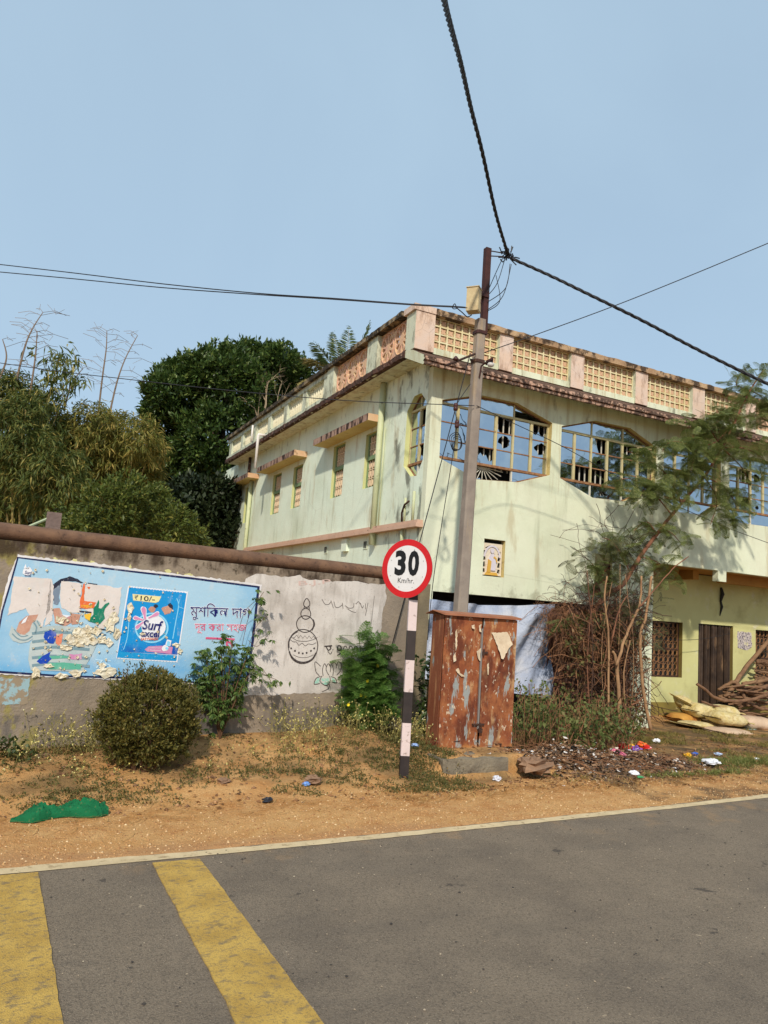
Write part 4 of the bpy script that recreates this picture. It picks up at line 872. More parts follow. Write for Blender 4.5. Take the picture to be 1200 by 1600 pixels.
mb = MB(); mb.tube([at(1127,918,Y=YB-.02), at(1129,928,Y=YB-.05), at(1126,940,Y=YB-.03)], [.02,.045,.02], 6); mb.tube([at(1126,938,Y=YB-.02), at(1128,948,Y=YB-.02), at(1125,962,Y=YB-.02)], [.018,.03,.008], 6); mb.build('hanging_wire_bundle', m_dark, house)
# ---------------------------------------------------------------- speed limit sign
m_blk = mat('black_enamel', srgb(44,38,38), 0.5, var=[(srgb(66,56,52), 9, 0.5)]); m_wht = mat('white_enamel_dusty_pink', srgb(216,198,196,0.95), 0.55, var=[(srgb(196,178,172), 6, 0.5)], layers=[dict(c=srgb(130,110,98), s=20, lo=.55, hi=.68, d=9, a=.7), dict(c=srgb(186,140,96), s=6, lo=.45, hi=.65, a=.7, ax=(2,.6,0,.4))])
m_red = mat('red_reflective_sheet', srgb(206,30,36,0.95), 0.4, var=[(srgb(178,34,36), 4, .5)], layers=[dict(c=srgb(170,110,90), s=30, lo=.62, hi=.72, a=.5)]); m_face = mat('pale_grey_white_sheet', srgb(222,220,220), 0.45, var=[(srgb(202,198,192), 4, .6)], layers=[dict(c=srgb(150,140,128), s=45, lo=.64, hi=.72, a=.5)]); m_num = mat('black_sheet', (0.010,0.010,0.010), 0.45); m_alu = mat('grey_aluminium', (0.35,0.35,0.36), 0.5, metallic=0.6)
B0 = np.array([3.57, 6.537, 0.0]); B1 = np.array([3.553, 6.547, 1.79])
sign = thing('speed_limit_sign', 'round red rimmed 30 speed limit sign on black and white striped post', 'road sign', B0)
zb = lambda py: at(638, py, Y=6.54)[2]
bands = [(-0.15, zb(1180)), (zb(1180), zb(1129)), (zb(1129), zb(1081)), (zb(1081), zb(1031)), (zb(1031), zb(985)), (zb(985), zb(937)), (zb(937), zb(932)), ]
ax = np.array([0.94, -0.34, 0])*0.043; ay = np.array([0.34, 0.94, 0])*0.034
pz = lambda z: B0+(B1-B0)*(z/1.79)
for k, (z0, z1) in enumerate(bands):
    mb = MB(); a, b = pz(z0), pz(z1); g = 0.0 if k % 2 else 0.0015
    mb.loft([[p+sx*ax*(1+g*20)+sy*ay*(1+g*20) for sx, sy in ((-1,-1),(1,-1),(1,1),(-1,1))] for p in (a, b)]); mb.build('post_band', m_wht if k % 2 else m_blk, sign)
mb = MB(); mb.loft([[p+sx*ax+sy*ay for sx, sy in ((-1,-1),(1,-1),(1,1),(-1,1))] for p in (pz(bands[-1][1]), pz(2.25))]); mb.build('upper_post', m_blk, sign)
SC = np.array([3.505, 6.573, 2.083]); SNn = np.array([-0.86, -0.51, 0.0]); SNn /= np.linalg.norm(SNn); SUu = np.array([-SNn[1], SNn[0], 0])
SC = SC + SNn*0.055
dn = lambda off: (lambda a, b: SC + SUu*a + np.array([0,0,1.0])*b + SNn*off)
circ = lambda r, n=72: [(r*math.cos(t), r*math.sin(t)) for t in np.linspace(0, 2*math.pi, n+1)[:-1]]
MB().slab([circ(0.297)], dn(-0.004), dn(0.0)).build('plate', m_alu, sign)
MB().slab([circ(0.2965), circ(0.234)], dn(0.0012), dn(0.0022)).build('red_ring', m_red, sign)
MB().slab([circ(0.238)], dn(0.0002), dn(0.0009)).build('plate_face', m_face, sign)
def sign_text(body, cx, z0, w, h, nm, bold):
    V, F, (a0, a1, b0, b1) = text_fit(body, bold=bold); fm = dn(0.0030)
    MB().add([fm(cx-w/2+(p[0]-a0)/(a1-a0)*w, z0+(p[1]-b0)/(b1-b0)*h) for p in V], F).build(nm, m_num, sign)
sign_text('3', -0.078, -0.075, 0.132, 0.258, 'numeral', 0.045); sign_text('0', 0.078, -0.075, 0.128, 0.258, 'numeral', 0.045); sign_text('Km/hr.', 0.0, -0.148, 0.19, 0.052, 'unit_lettering', 0.0)
rv = None
for k in range(8):
    t = math.pi/8+k*math.pi/4; c = dn(0.0)(0.205*math.cos(t), 0.205*math.sin(t)); mb = MB(); mb.tube([c, c+SNn*0.004], 0.0045, 7); mb.build('rivet', m_alu, sign)

# ---------------------------------------------------------------- electric pole with its fittings and cables
m_conc = mat('grey_concrete', srgb(150,138,126), 0.9, var=[(srgb(122,110,102), 4, 0.7)], layers=[dict(c=srgb(176,150,112), s=3, lo=.55, hi=.7, st=(2,2,.2), a=.7), dict(c=srgb(90,82,76), s=40, lo=.64, hi=.74, a=.6)], bump=[(60, .004)])
m_steel = mat('red_oxide_steel', srgb(74,42,38), 0.7, var=[(srgb(46,28,27), 6, .7)]); m_box = mat('weathered_cream_metal', srgb(196,178,138), 0.6, var=[(srgb(166,142,104), 9, .6)], layers=[dict(c=srgb(90,66,48), s=20, lo=.66, hi=.74)])
m_wire = mat('black_cable', (0.018,0.018,0.022), 0.55); m_porc = mat('brown_porcelain', srgb(70,38,34), 0.3); m_lamp = mat('dusty_lamp_glass', srgb(200,196,190), 0.3)
YPO = 8.55
PB, PT = at(719, 960, Y=YPO), at(751, 500, Y=YPO); pdir = (PT-PB)/(PT[2]-PB[2]); pp = lambda z: PB+pdir*(z-PB[2])
pole = thing('electric_pole', 'tapered grey concrete electric pole with rusty steel extension and meter box', 'utility pole', pp(0.0))
zt_ = PT[2]
mb = MB(); rings = []
for i in range(31):
    z = -0.2+(zt_+0.2)*i/30; w = 0.088-0.022*(z/zt_); c = 0.35*w; p = pp(z)
    rings.append([p+np.array([a*w, b*w, 0]) for a, b in ((-1,-.72),(-.72,-1),(.72,-1),(1,-.72),(1,.72),(.72,1),(-.72,1),(-1,.72))])
mb.loft(rings); mb.build('concrete_shaft', m_conc, pole)
q0, q1 = at(757, 520, Y=YPO-0.06), at(764, 387, Y=YPO-0.06); mb = MB()
d = (q1-q0); s1, s2 = np.array([.044,0,0]), np.array([0,.006,0])
mb.obox((q0+q1)/2, s1, s2, d/2); mb.obox((q0+q1)/2+np.array([-.038,.04,0]), np.array([.006,0,0]), np.array([0,.033,0]), d/2); mb.obox((q0+q1)/2+np.array([.038,.04,0]), np.array([.006,0,0]), np.array([0,.033,0]), d/2)
mb.build('steel_channel', m_steel, pole)
def mid(px, py, dy=0.0): return at(px, py, Y=YPO+dy)
bx = mid(740, 470, -0.12); mb = MB(); r90 = np.array([.75,.66,0]); f90 = np.array([.66,-.75,0])
mb.obox(bx, r90*.075, f90*.085, np.array([0,0,.17])); b_ = mb.build('meter_box', m_box, pole)
mb = MB(); mb.obox(bx+f90*.088, r90*.066, f90*.003, np.array([0,0,.155])); mb.build('box_door', m_box, b_); mb = MB(); mb.obox(bx+f90*.094+r90*.05, r90*.008, f90*.006, np.array([0,0,.03])); mb.build('box_latch', m_steel, b_)
mb = MB(); mb.obox(bx+np.array([0,0,.18]), r90*.085, f90*.095, np.array([0,0,.006])); mb.build('box_cap', m_box, b_)
for py, n in ((520,'band_clamp'),(566,'band_clamp'),(462,'band_clamp')):
    p = pp(mid(746, py)[2]); mb = MB(); w = .083; mb.loft([[p+np.array([a*w,b*w,h]) for a,b in ((-1,-.72),(-.72,-1),(.72,-1),(1,-.72),(1,.72),(.72,1),(-.72,1),(-1,.72))] for h in (-.022,.022)]); 
    if py == 566:
        for s in (-1,1): mb.tube([p+np.array([s*.085,-.02,0]), p+np.array([s*.14,-.02,.005])], .016, 6)
    mb.build(n, m_steel if py != 566 else m_iron, pole)
a_, b_ = mid(742, 553, -.05), mid(697, 571, -.35); mb = MB(); mb.tube([a_, b_], .017, 6); mb.build('side_arm', m_iron, pole)
p = a_+(b_-a_)*.68; MB().tube([p+np.array([0,0,.01]), p+np.array([0,0,.03]), p+np.array([0,0,.05]), p+np.array([0,0,.075])], [.03,.045,.034,.015], 9).build('pin_insulator', m_porc, pole, sm=True)
l0, l1, l2 = mid(749, 590, -.08), mid(752, 572, -.12), mid(768, 564, -.3); mb = MB(); mb.tube([l0, l1, (l1+l2)/2+np.array([0,0,.02])], .012, 6); mb.obox((l1+l2)/2+np.array([.03,-.03,.03]), (l2-l1)*.36, np.array([.035,.05,0]), np.array([0,0,.016])); lm = mb.build('lamp_bracket', m_steel, pole)
c = (l1+l2)/2+np.array([.04,-.05,0]); MB().loft([[c+np.array([r*math.cos(t), r*math.sin(t), h]) for t in np.linspace(0,6.283,11)[:-1]] for r,h in ((.035,.01),(.05,-.015),(.042,-.045),(.012,-.06))]).build('lamp_bowl', m_lamp, lm, sm=True)
# top bracket and cable knot
k0, k1 = mid(766, 392), mid(789, 396); mb = MB(); mb.tube([k0, k1], .009, 5); mb.tube([mid(765, 400), mid(787, 401)], .009, 5); mb.build('top_bracket', m_iron, pole)
K = mid(794, 399, -.02); mb = MB()
for i in range(34):
    a = K+np.array([rnd.gauss(0,.045), rnd.gauss(0,.03), rnd.gauss(0,.032)]); b = a+np.array([rnd.gauss(0,.07), rnd.gauss(0,.04), rnd.gauss(0,.05)]); mb.tube([a, (a+b)/2+np.array([0,0,rnd.gauss(0,.03)]), b], .010, 4)
mb.build('cable_knot', m_wire, pole)
for i, (s, e, mm) in enumerate([((786,402),(762,456),(774,428)),((789,404),(762,462),(777,442)),((797,412),(762,472),(790,450)),((799,413),(762,484),(786,462)),((775,430),(762,486),(781,470))]):
    MB().tube(catmull([mid(*s,-.05), mid(*mm,-.07), mid(*e,-.08)], 8), .006, 4).build('drop_wire', m_wire, pole)
mb = MB()
for k in range(4):
    rx = .10-.012*k; c = mid(712, 690, -.12); mb.tube([c+np.array([rx*math.cos(t)+.01*k, .02*math.sin(3*t+k), 1.25*rx*math.sin(t)-.01*k]) for t in np.linspace(0, 6.5, 26)], .0055, 4)
mb.build('cable_coil', m_wire, pole)
def wire(name, label, pts, r, cat='cable', group=None, n=5):
    o = MB().tube(pts, r, n).build(name, m_wire, None, sm=True); return tag(o, label, cat, group)
def sag(a, b, s, n=26):
    return [a+(b-a)*t+np.array([0,0,-s*4*t*(1-t)]) for t in np.linspace(0, 1, n)]
def twisted(name, label, pts, r):
    mb = MB(); P = [np.asarray(p) for p in pts]; L = np.concatenate([[0], np.cumsum([np.linalg.norm(b-a) for a, b in zip(P, P[1:])])]); N = int(L[-1]/.05); Q = [np.array([np.interp(s, L, [p[i] for p in P]) for i in range(3)]) for s in np.linspace(0, L[-1], N)]
    for k in range(3):
        R_ = []
        for i, q in enumerate(Q):
            t = Q[min(i+1,N-1)]-Q[max(i-1,0)]; t /= np.linalg.norm(t); a = np.cross(t, [0.3,0.2,1.0]); a /= np.linalg.norm(a); b = np.cross(t, a); ph = i*.05*16+2.09*k; R_.append(q+(a*math.cos(ph)+b*math.sin(ph))*r*.62)
        mb.tube(R_, r*.62, 5)
    return tag(mb.build(name, m_wire, None, sm=True), label, 'cable')
def thru(a, pts_px, z_end, nseg=10):
    pass
# towards the viewer: over the road to a pole behind the camera
def raydist(px, py, dist):
    d = ray(px, py); return EYE+d/np.hypot(d[0], d[1])*dist
D0 = math.hypot(K[0], K[1])
up_pts = [K]+[raydist(px, py, D0*(1-t)+2.0*t) for px, py, t in ((775,335,.13),(754,240,.27),(736,170,.38),(720,100,.5),(705,45,.6),(694,0,.68),(682,-70,.80))]
twisted('overhead_cable', 'thick twisted black cable rising from the pole top over the road', catmull(up_pts, 6), .021)
rt_pts = [K+np.array([.05,0,-.03])]+[at(px, py, Y=YPO-.36*(i+1)) for i, (px, py) in enumerate(((860,431),(920,460),(1000,499),(1080,541),(1150,576),(1215,607)))]
rt_pts.append(rt_pts[-1]+(rt_pts[-1]-rt_pts[-2])*5)
twisted('overhead_cable', 'thick twisted black cable running from the pole top along the parapet', catmull(rt_pts, 6), .021)
bq = mid(730, 481, -.12)
for k, (py0, py1, lab) in enumerate([(413, 452, 'upper of two thin wires from the meter box towards the bamboo'), (425, 457, 'lower of two thin wires from the meter box towards the bamboo')]):
    far = [at(715, 479+k, Y=YPO), at(640, 475+k, Y=YPO+.4), at(520, 466+1.5*k, Y=YPO+1.2), at(400, (458, 460)[k], Y=YPO+2.2), at(250, (443, 449)[k], Y=YPO+3.6), at(120, (427, 436)[k], Y=YPO+5), at(-10, (412, 424)[k], Y=YPO+6.5)]
    far.append(far[-1]+(far[-1]-far[-2])*3); wire('service_wire', lab, catmull([bq]+far, 4), .009)
c = mid(711, 479, -.05); mb = MB(); mb.tube([c+np.array([.035*math.cos(t), .02*math.sin(2*t), .035*math.sin(t)]) for t in np.linspace(0, 9, 22)], .007, 4); mb.tube(catmull([c, mid(722, 488, -.1), mid(730, 495, -.1), mid(737, 492, -.12)], 5), .008, 4); tag(mb.build('wire_loop', m_wire), 'small knotted loop of wire beside the meter box', 'cable')
w2 = [mid(757, 551, -.08)]+[at(px, py, Y=y) for px, py, y in ((840,522,8.1),(960,478,7.5),(1080,430,6.9),(1210,376,6.3))]; w2.append(w2[-1]+(w2[-1]-w2[-2])*4)
wire('service_wire', 'thin wire rising from the pole clamp across the sky to the right', catmull(w2, 5), .007)
w3 = [at(-15,565,Y=13.5), at(90,580,Y=12.2), at(185,591,Y=11.2), at(300,604,Y=10.2), at(430,617,Y=9.3), at(560,627,Y=8.9), at(690,632,Y=8.5), mid(741, 634, -.1)]
wire('service_wire', 'thin wire crossing in front of the dark tree and the side wall', catmull(w3, 5), .0062)
w4 = [mid(745, 634, -.1)]+[at(px, py, Y=YPO+.3+.1*i) for i, (px, py) in enumerate(((808,664),(876,696),(960,742),(1040,782),(1130,822),(1210,852)))]; w4.append(w4[-1]+(w4[-1]-w4[-2])*3)
wire('service_wire', 'thin wire sagging across the facade windows behind the feathery tree', catmull(w4, 5), .006)
an = wp(588, 1040, .02)+np.array([-.05,-.12,-.55]); st = [mid(735, 552, -.02), at(706, 648, Y=8.4), at(669, 780, Y=8.22)]; st.append(st[-1]+(an-st[-1])*.5); st.append(an)
wire('stay_wire', 'straight stay wire slanting from the pole to the ground before the wall', [st[0], an], .007, 'wire')
s2_ = [mid(738, 596, -.1), mid(722, 632, -.14), mid(714, 662, -.16)]; i1, i2 = mid(712, 636, -.13), mid(714, 663, -.15)
w5 = [mid(735, 600, -.09), i1, i2, at(706,720,Y=8.5), at(690,820,Y=8.6), at(676,915,Y=8.7), at(668,1000,Y=8.75)]
wire('loose_wire', 'loose black wire hanging with two insulators down the house corner', catmull(w5, 6), .0055, 'wire')
for i_, pt in enumerate((i1, i2)):
    tag(MB().tube([pt+np.array([0,0,h]) for h in (-.055,-.05,-.02,0,.02,.05,.055)], [.012,.028,.034,.024,.034,.028,.012], 9).build('reel_insulator', m_porc, sm=True), ('upper' if i_ == 0 else 'lower')+' brown insulator on the loose wire left of the pole', 'insulator')

# ---------------------------------------------------------------- rusty cabinet on its bench
m_rust = mat('flaking_rust_and_blue_paint', srgb(142,78,48), 0.85, var=[(srgb(104,52,34), 2.6, .9), (srgb(172,110,66), 7, .6)],
    layers=[dict(c=srgb(198,164,118), s=9, lo=.52, hi=.64, d=10, st=(1.3,1.3,.42), a=.6), dict(c=srgb(84,40,28), s=5, lo=.48, hi=.64, d=10, st=(1.2,1.2,.55), a=.8), dict(c=srgb(146,154,152), s=7.5, lo=.575, hi=.615, d=9, st=(1.7,1.7,.36), a=.9), dict(c=srgb(206,190,164), s=22, lo=.60, hi=.65, d=8, st=(1,1,.6), a=.8),
            dict(c=srgb(176,120,66), s=3, lo=.4, hi=.6, a=.85, ax=(2, .45, .2, .6)), dict(c=srgb(70,40,30), s=36, lo=.63, hi=.72, a=.7)], bump=[(30, .006), (90, .002)])
m_rusts = mat('rusty_brown_side_sheet', srgb(130,78,54), 0.85, var=[(srgb(112,58,36), 3, .7)], layers=[dict(c=srgb(176,130,90), s=7, lo=.52, hi=.66, st=(1.5,1.5,.2), a=.7), dict(c=srgb(130,150,150), s=5, lo=.6, hi=.65, st=(1,1,.4))], bump=[(30, .004)])
m_roofs = mat('orange_rust_roof_sheet', srgb(166,112,84), 0.7, var=[(srgb(136,84,60), 5, .6)])
CX0, CX1, CY0, CY1, CZ0, CZ1 = 4.275, 5.265, 7.10, 7.37, 0.185, 1.645
cab = thing('metal_cabinet', 'tall rusty orange metal cabinet with two flaking doors', 'cabinet', ((CX0+CX1)/2, 7.2, CZ0))
mb = MB(); mb.box((CX0, CY0+.03, CZ0), (CX0+.012, CY1, CZ1)); mb.box((CX1-.012, CY0+.03, CZ0), (CX1, CY1, CZ1)); mb.box((CX0+.0121, CY1-.012, CZ0), (CX1-.0121, CY1, CZ1)); mb.box((CX0+.0121, CY0+.05, CZ0), (CX1-.0121, CY1-.013, CZ0+.02)); mb.build('cabinet_body', m_rusts, cab)
mb = MB(); mb.box((CX0+.02, CY0+.09, CZ0+.02), (CX1-.02, CY0+.1, CZ1)); mb.build('dark_gap_sheet', m_dark, cab)  # near-black sheet behind the doors, shade of the gap put into colour
def door(a0, a1, b0, b1, nm, lean):
    """front sheet with a slight buckle, from bottom a0..a1 to top b0..b1"""
    mb = MB(); n, m = 10, 24; vs = []
    for s in (0, 1):
        for j in range(m+1):
            for i in range(n+1):
                t = j/m; u = i/n; x = (a0+(a1-a0)*u)*(1-t)+(b0+(b1-b0)*u)*t; z = CZ0+(0.015 if not s else .015)+(CZ1-CZ0-.02)*t
                y = CY0+.012*float(vnoise(x*3, z*2, 1, 2))+lean*(u if a0 < 4.5 else 1-u)*.5 + s*.008; vs.append((x, y, z))
    k = (n+1)*(m+1); fs = []
    for s in (0, 1):
        for j in range(m):
            for i in range(n): q = s*k+j*(n+1)+i; fs.append((q, q+1, q+n+2, q+n+1))
    for j in range(m):
        for i in (0, n): q = j*(n+1)+i; fs.append((q, q+n+1, k+q+n+1, k+q))
    for i in range(n):
        for j in (0, m): q = j*(n+1)+i; fs.append((q, q+1, k+q+1, k+q))
    mb.add(vs, fs); return mb.build(nm, m_rust, cab, sm=False)
dl = door(CX0+.004, 4.792, CX0+.004, 4.782, 'cabinet_door', .02); drr = door(4.815, CX1-.002, 4.80, CX1-.002, 'cabinet_door', .01)
m_edge = mat('grey_door_edge', srgb(128,124,120), 0.7)
mb = MB(); mb.loft([[(4.790+dx, CY0-.012+dy, z) if z < 1 else (4.780+dx, CY0-.012+dy, z) for dx, dy in ((-.014,0),(.004,0),(.004,.02),(-.014,.02))] for z in (.40, 1.52)]); mb.build('door_edge_strip', m_edge, dl)
mb = MB(); mb.box((4.70, CY0-.022, .445), (4.86, CY0-.006, .462)); mb.box((4.785, CY0-.026, .425), (4.805, CY0-.0221, .475)); mb.build('hasp', m_iron, drr)
mb = MB(); mb.box((4.775, CY0-.045, .365), (4.822, CY0-.02, .412)); mb.tube([(4.785, CY0-.033, .411), (4.787, CY0-.033, .445), (4.81, CY0-.033, .445), (4.812, CY0-.033, .411)], .005, 6); mb.build('padlock', m_iron, drr)
mb = MB(); mb.box((4.785, CY0-.02, 1.24), (4.86, CY0-.004, 1.262)); mb.tube([(4.80, CY0-.025, 1.22), (4.80, CY0-.025, 1.29)], .01, 6); mb.build('upper_hasp', m_iron, drr)
mb = MB(); mb.box((5.03, CY0-.012, .23), (5.12, CY0-.004, .24)); mb.box((5.10, CY0-.012, .165), (5.112, CY0-.004, .229)); mb.build('bottom_bolt', m_iron, drr); mb = MB(); mb.box((4.48, CY0-.008, .27), (4.56, CY0-.002, .275)); mb.build('scratch', m_iron, dl)
rf = [[(CX0-.07, 7.42, 1.645), (CX0-.07, 7.42, 1.65), (CX1+.02, 7.42, 1.65), (CX1+.02, 7.42, 1.645)], [(CX0-.08, 7.25, 1.69), (CX0-.08, 7.25, 1.695), (CX1+.03, 7.25, 1.69), (CX1+.03, 7.25, 1.685)], [(CX0-.025, 7.06, 1.645), (CX0-.025, 7.06, 1.668), (CX1+.03, 7.06, 1.668), (CX1+.03, 7.06, 1.645)]]
MB().loft(rf).build('sheet_roof', m_roofs, cab)
def paper(name, pts, m, y0, curl):
    mb = MB(); c = np.mean(np.array(pts), 0); P = jag(pts, .02, .006)
    vs = [(c[0], y0-.006, c[1])]+[(x, y0-.004-(curl(x, z)), z) for x, z in P]; n = len(P)
    return mb.add(vs, [(0, 1+i, 1+(i+1) % n) for i in range(n)]).build(name, m, cab)
m_pap = mat('old_torn_paper', srgb(214,196,168), 0.8, var=[(srgb(180,156,128), 7, .6)], layers=[dict(c=srgb(80,66,58), s=50, lo=.64, hi=.7, a=.8)])
paper('torn_paper', [(4.90,1.48),(5.12,1.50),(5.17,1.42),(5.20,1.36),(5.12,1.29),(5.06,1.19),(5.03,1.20),(5.00,1.30),(4.94,1.42)], m_pap, CY0-.008, lambda x, z: max(0, 1.40-z)*.16)
paper('torn_paper', [(4.70,1.26),(4.765,1.30),(4.77,1.15),(4.735,1.18)], m_pap, CY0-.006, lambda x, z: max(0, 4.76-x)*.25)
for pts in ([(4.44,1.04),(4.47,1.07),(4.52,1.00),(4.57,.985),(4.52,.975)], [(4.62,1.55),(4.66,1.56),(4.67,1.51),(4.63,1.52)], [(4.40,1.20),(4.43,1.24),(4.44,1.15),(4.41,1.13)], [(4.41,1.47),(4.43,1.5),(4.445,1.3),(4.425,1.25)], [(4.72,1.55),(4.75,1.57),(4.76,1.48),(4.73,1.49)], [(4.86,1.12),(4.88,1.14),(4.89,1.0),(4.87,1.01)]):
    paper('paint_flake', pts, m_pap, CY0-.006, lambda x, z: rnd.uniform(0, .012))
m_plin = mat('lichen_concrete', srgb(138,126,106), .95, var=[(srgb(104,96,84), 5, .8)], layers=[dict(c=srgb(56,48,42), s=7, lo=.54, hi=.64, d=9, a=.85), dict(c=srgb(190,146,94), s=4, lo=.45, hi=.65, a=.85, ax=(2, .12, .22, .5)), dict(c=srgb(178,130,80), s=5, lo=.5, hi=.65, ax=(2, .06, -.02, .4))], bump=[(30, .012), (9, .02)])
def rough_block(x0, y0, z0, x1, y1, z1, amp):
    n = 14; vs, fs = [], []; 
    mb = MB()
    def patch(fn):
        b = len(mb.v); V = []
        for i in range(n+1):
            for j in range(n+1):
                p = np.array(fn(i/n, j/n)); q = p+amp*np.array([float(vnoise(p[0]*5+p[2]*3, p[1]*5+p[2], 1, 3)), float(vnoise(p[0]*5, p[1]*4+p[2]*5+9, 1, 3)), float(vnoise(p[0]*6+4, p[1]*6+p[2]*4, 1, 3))]); V.append(q)
        mb.add(V, [(i*(n+1)+j, i*(n+1)+j+1, (i+1)*(n+1)+j+1, (i+1)*(n+1)+j) for i in range(n) for j in range(n)])
    L = lambda a, b, t: a+(b-a)*t
    patch(lambda u, v: (L(x0,x1,u), y0, L(z0,z1,v))); patch(lambda u, v: (L(x0,x1,u), L(y0,y1,v), z1)); patch(lambda u, v: (x0, L(y0,y1,u), L(z0,z1,v))); patch(lambda u, v: (x1, L(y0,y1,u), L(z0,z1,v)))
    return mb
tag(rough_block(4.06, 6.60, -.15, 4.86, 6.95, .185, .05).build('concrete_footing', m_plin, sm=True), 'broken grey concrete footing half buried under the rusty cabinet', 'footing')

# ---------------------------------------------------------------- tarpaulins
def cloth(name, corners, m, nu, nv, fold, sagz=0.0, thick=True):
    """corners TL, TR, BR, BL as points; fold(u, v) -> offset towards the viewer"""
    TL, TR, BR, BL = map(np.asarray, corners); V = []
    nrm = np.cross(TR-TL, BL-TL); nrm = nrm/np.linalg.norm(nrm); nrm = nrm if nrm[1] < 0 else -nrm
    for j in range(nv+1):
        for i in range(nu+1):
            u, v = i/nu, j/nv; p = (TL*(1-u)+TR*u)*(1-v)+(BL*(1-u)+BR*u)*v; p = p+nrm*fold(u, v)+np.array([0,0,-sagz*4*u*(1-u)*(1-v)]); V.append(p)
    F = [(j*(nu+1)+i, j*(nu+1)+i+1, (j+1)*(nu+1)+i+1, (j+1)*(nu+1)+i) for j in range(nv) for i in range(nu)]
    return mesh_np(name, V, F, m, sm=True)
m_tarp = mat('pale_blue_grey_tarpaulin', srgb(164,172,188), .5, var=[(srgb(198,194,192), 1.8, .8), (srgb(118,136,168), 1.5, .7)], layers=[dict(c=srgb(196,168,130), s=2, lo=.56, hi=.75, st=(1,1,.4), a=.6)], bump=[(14, .022), (5, .03), (90, .001)])
YT = 9.72
tl, tr, br, bl = at(664, 936, Y=YT), at(866, 944, Y=YT), at(858, 1092, Y=YT-.15), at(660, 1060, Y=YT-.1)
def tf(u, v):
    d = abs((1-u)*1.0+0-v*0.9); return .07*math.sin(9*u+6*v)+.05*math.sin(24*(u+.4*v))*(1-.6*v)+.03*math.sin(41*u+7*v)+.05*math.exp(-((v-.28*(1-u)-.05)/.09)**2)+.06*math.exp(-((u-.86-.08*v)/.05)**2)+.03*float(vnoise(u*4, v*4, 1, 3))
t_ = cloth('tarpaulin', (tl, tr, br, bl), m_tarp, 90, 60, tf, .05); tag(t_, 'pale blue tarpaulin hung under the facade behind the rusty cabinet', 'tarpaulin')
m_bcl = mat('dull_brown_cloth', srgb(122,84,72), .9, var=[(srgb(92,60,54), 2, .7)], bump=[(20, .004)])
t_ = cloth('hanging_cloth', (at(856, 950, Y=9.68), at(905, 960, Y=9.6), at(900, 1085, Y=9.5), at(852, 1085, Y=9.6)), m_bcl, 30, 40, lambda u, v: .05*math.sin(12*u+3*v)+.03*math.sin(7*v)); tag(t_, 'dull brown cloth hanging right of the pale tarpaulin', 'cloth')

# ---------------------------------------------------------------- green cloth on the verge
m_gcl = mat('bright_green_cloth', srgb(18,112,68,0.85), .9, var=[(srgb(8,78,46), 8, .8)], layers=[dict(c=srgb(120,110,70), s=30, lo=.6, hi=.7, a=.5)], bump=[(60, .004), (22, .012)])
V = []; nu, nv = 130, 46; c0, c1 = np.array([0.13, 5.955]), np.array([0.775, 6.03])
for j in range(nv+1):
    for i in range(nu+1):
        u, v = i/nu, j/nv; e = float(smooth(np.array(u*3.2))); w = .018+.075*e*(.8+.4*math.sin(8*u+1))+.02*float(vnoise(u*7, 3, 1, 2)); p = c0+(c1-c0)*u+np.array([-.15,.99])*((v-.5)*2*w)+.03*np.array([float(vnoise(u*5+v*3, v*3, 1, 2)), float(vnoise(u*5, v*3+7, 1, 2))])
        rg = 1-2*abs(float(vnoise(u*9+v*2, v*2.2+u*3, 1, 3))*2.2); rg2 = 1-2*abs(float(vnoise(u*17-v*3, v*5, 1, 2))*2)
        h = (.022+.056*e)*(1-(2*v-1)**2)**.45*(.34+.75*max(0,rg)+.3*max(0,rg2))*(.7+.5*abs(math.sin(6.5*u)))
        V.append((p[0], p[1], float(terr(p[0], p[1]))+.006+max(0, h)))
F = [(j*(nu+1)+i, j*(nu+1)+i+1, (j+1)*(nu+1)+i+1, (j+1)*(nu+1)+i) for j in range(nv) for i in range(nu)]
tag(mesh_np('green_cloth', V, F, m_gcl, sm=True), 'crumpled bright green cloth lying at the road verge', 'cloth')

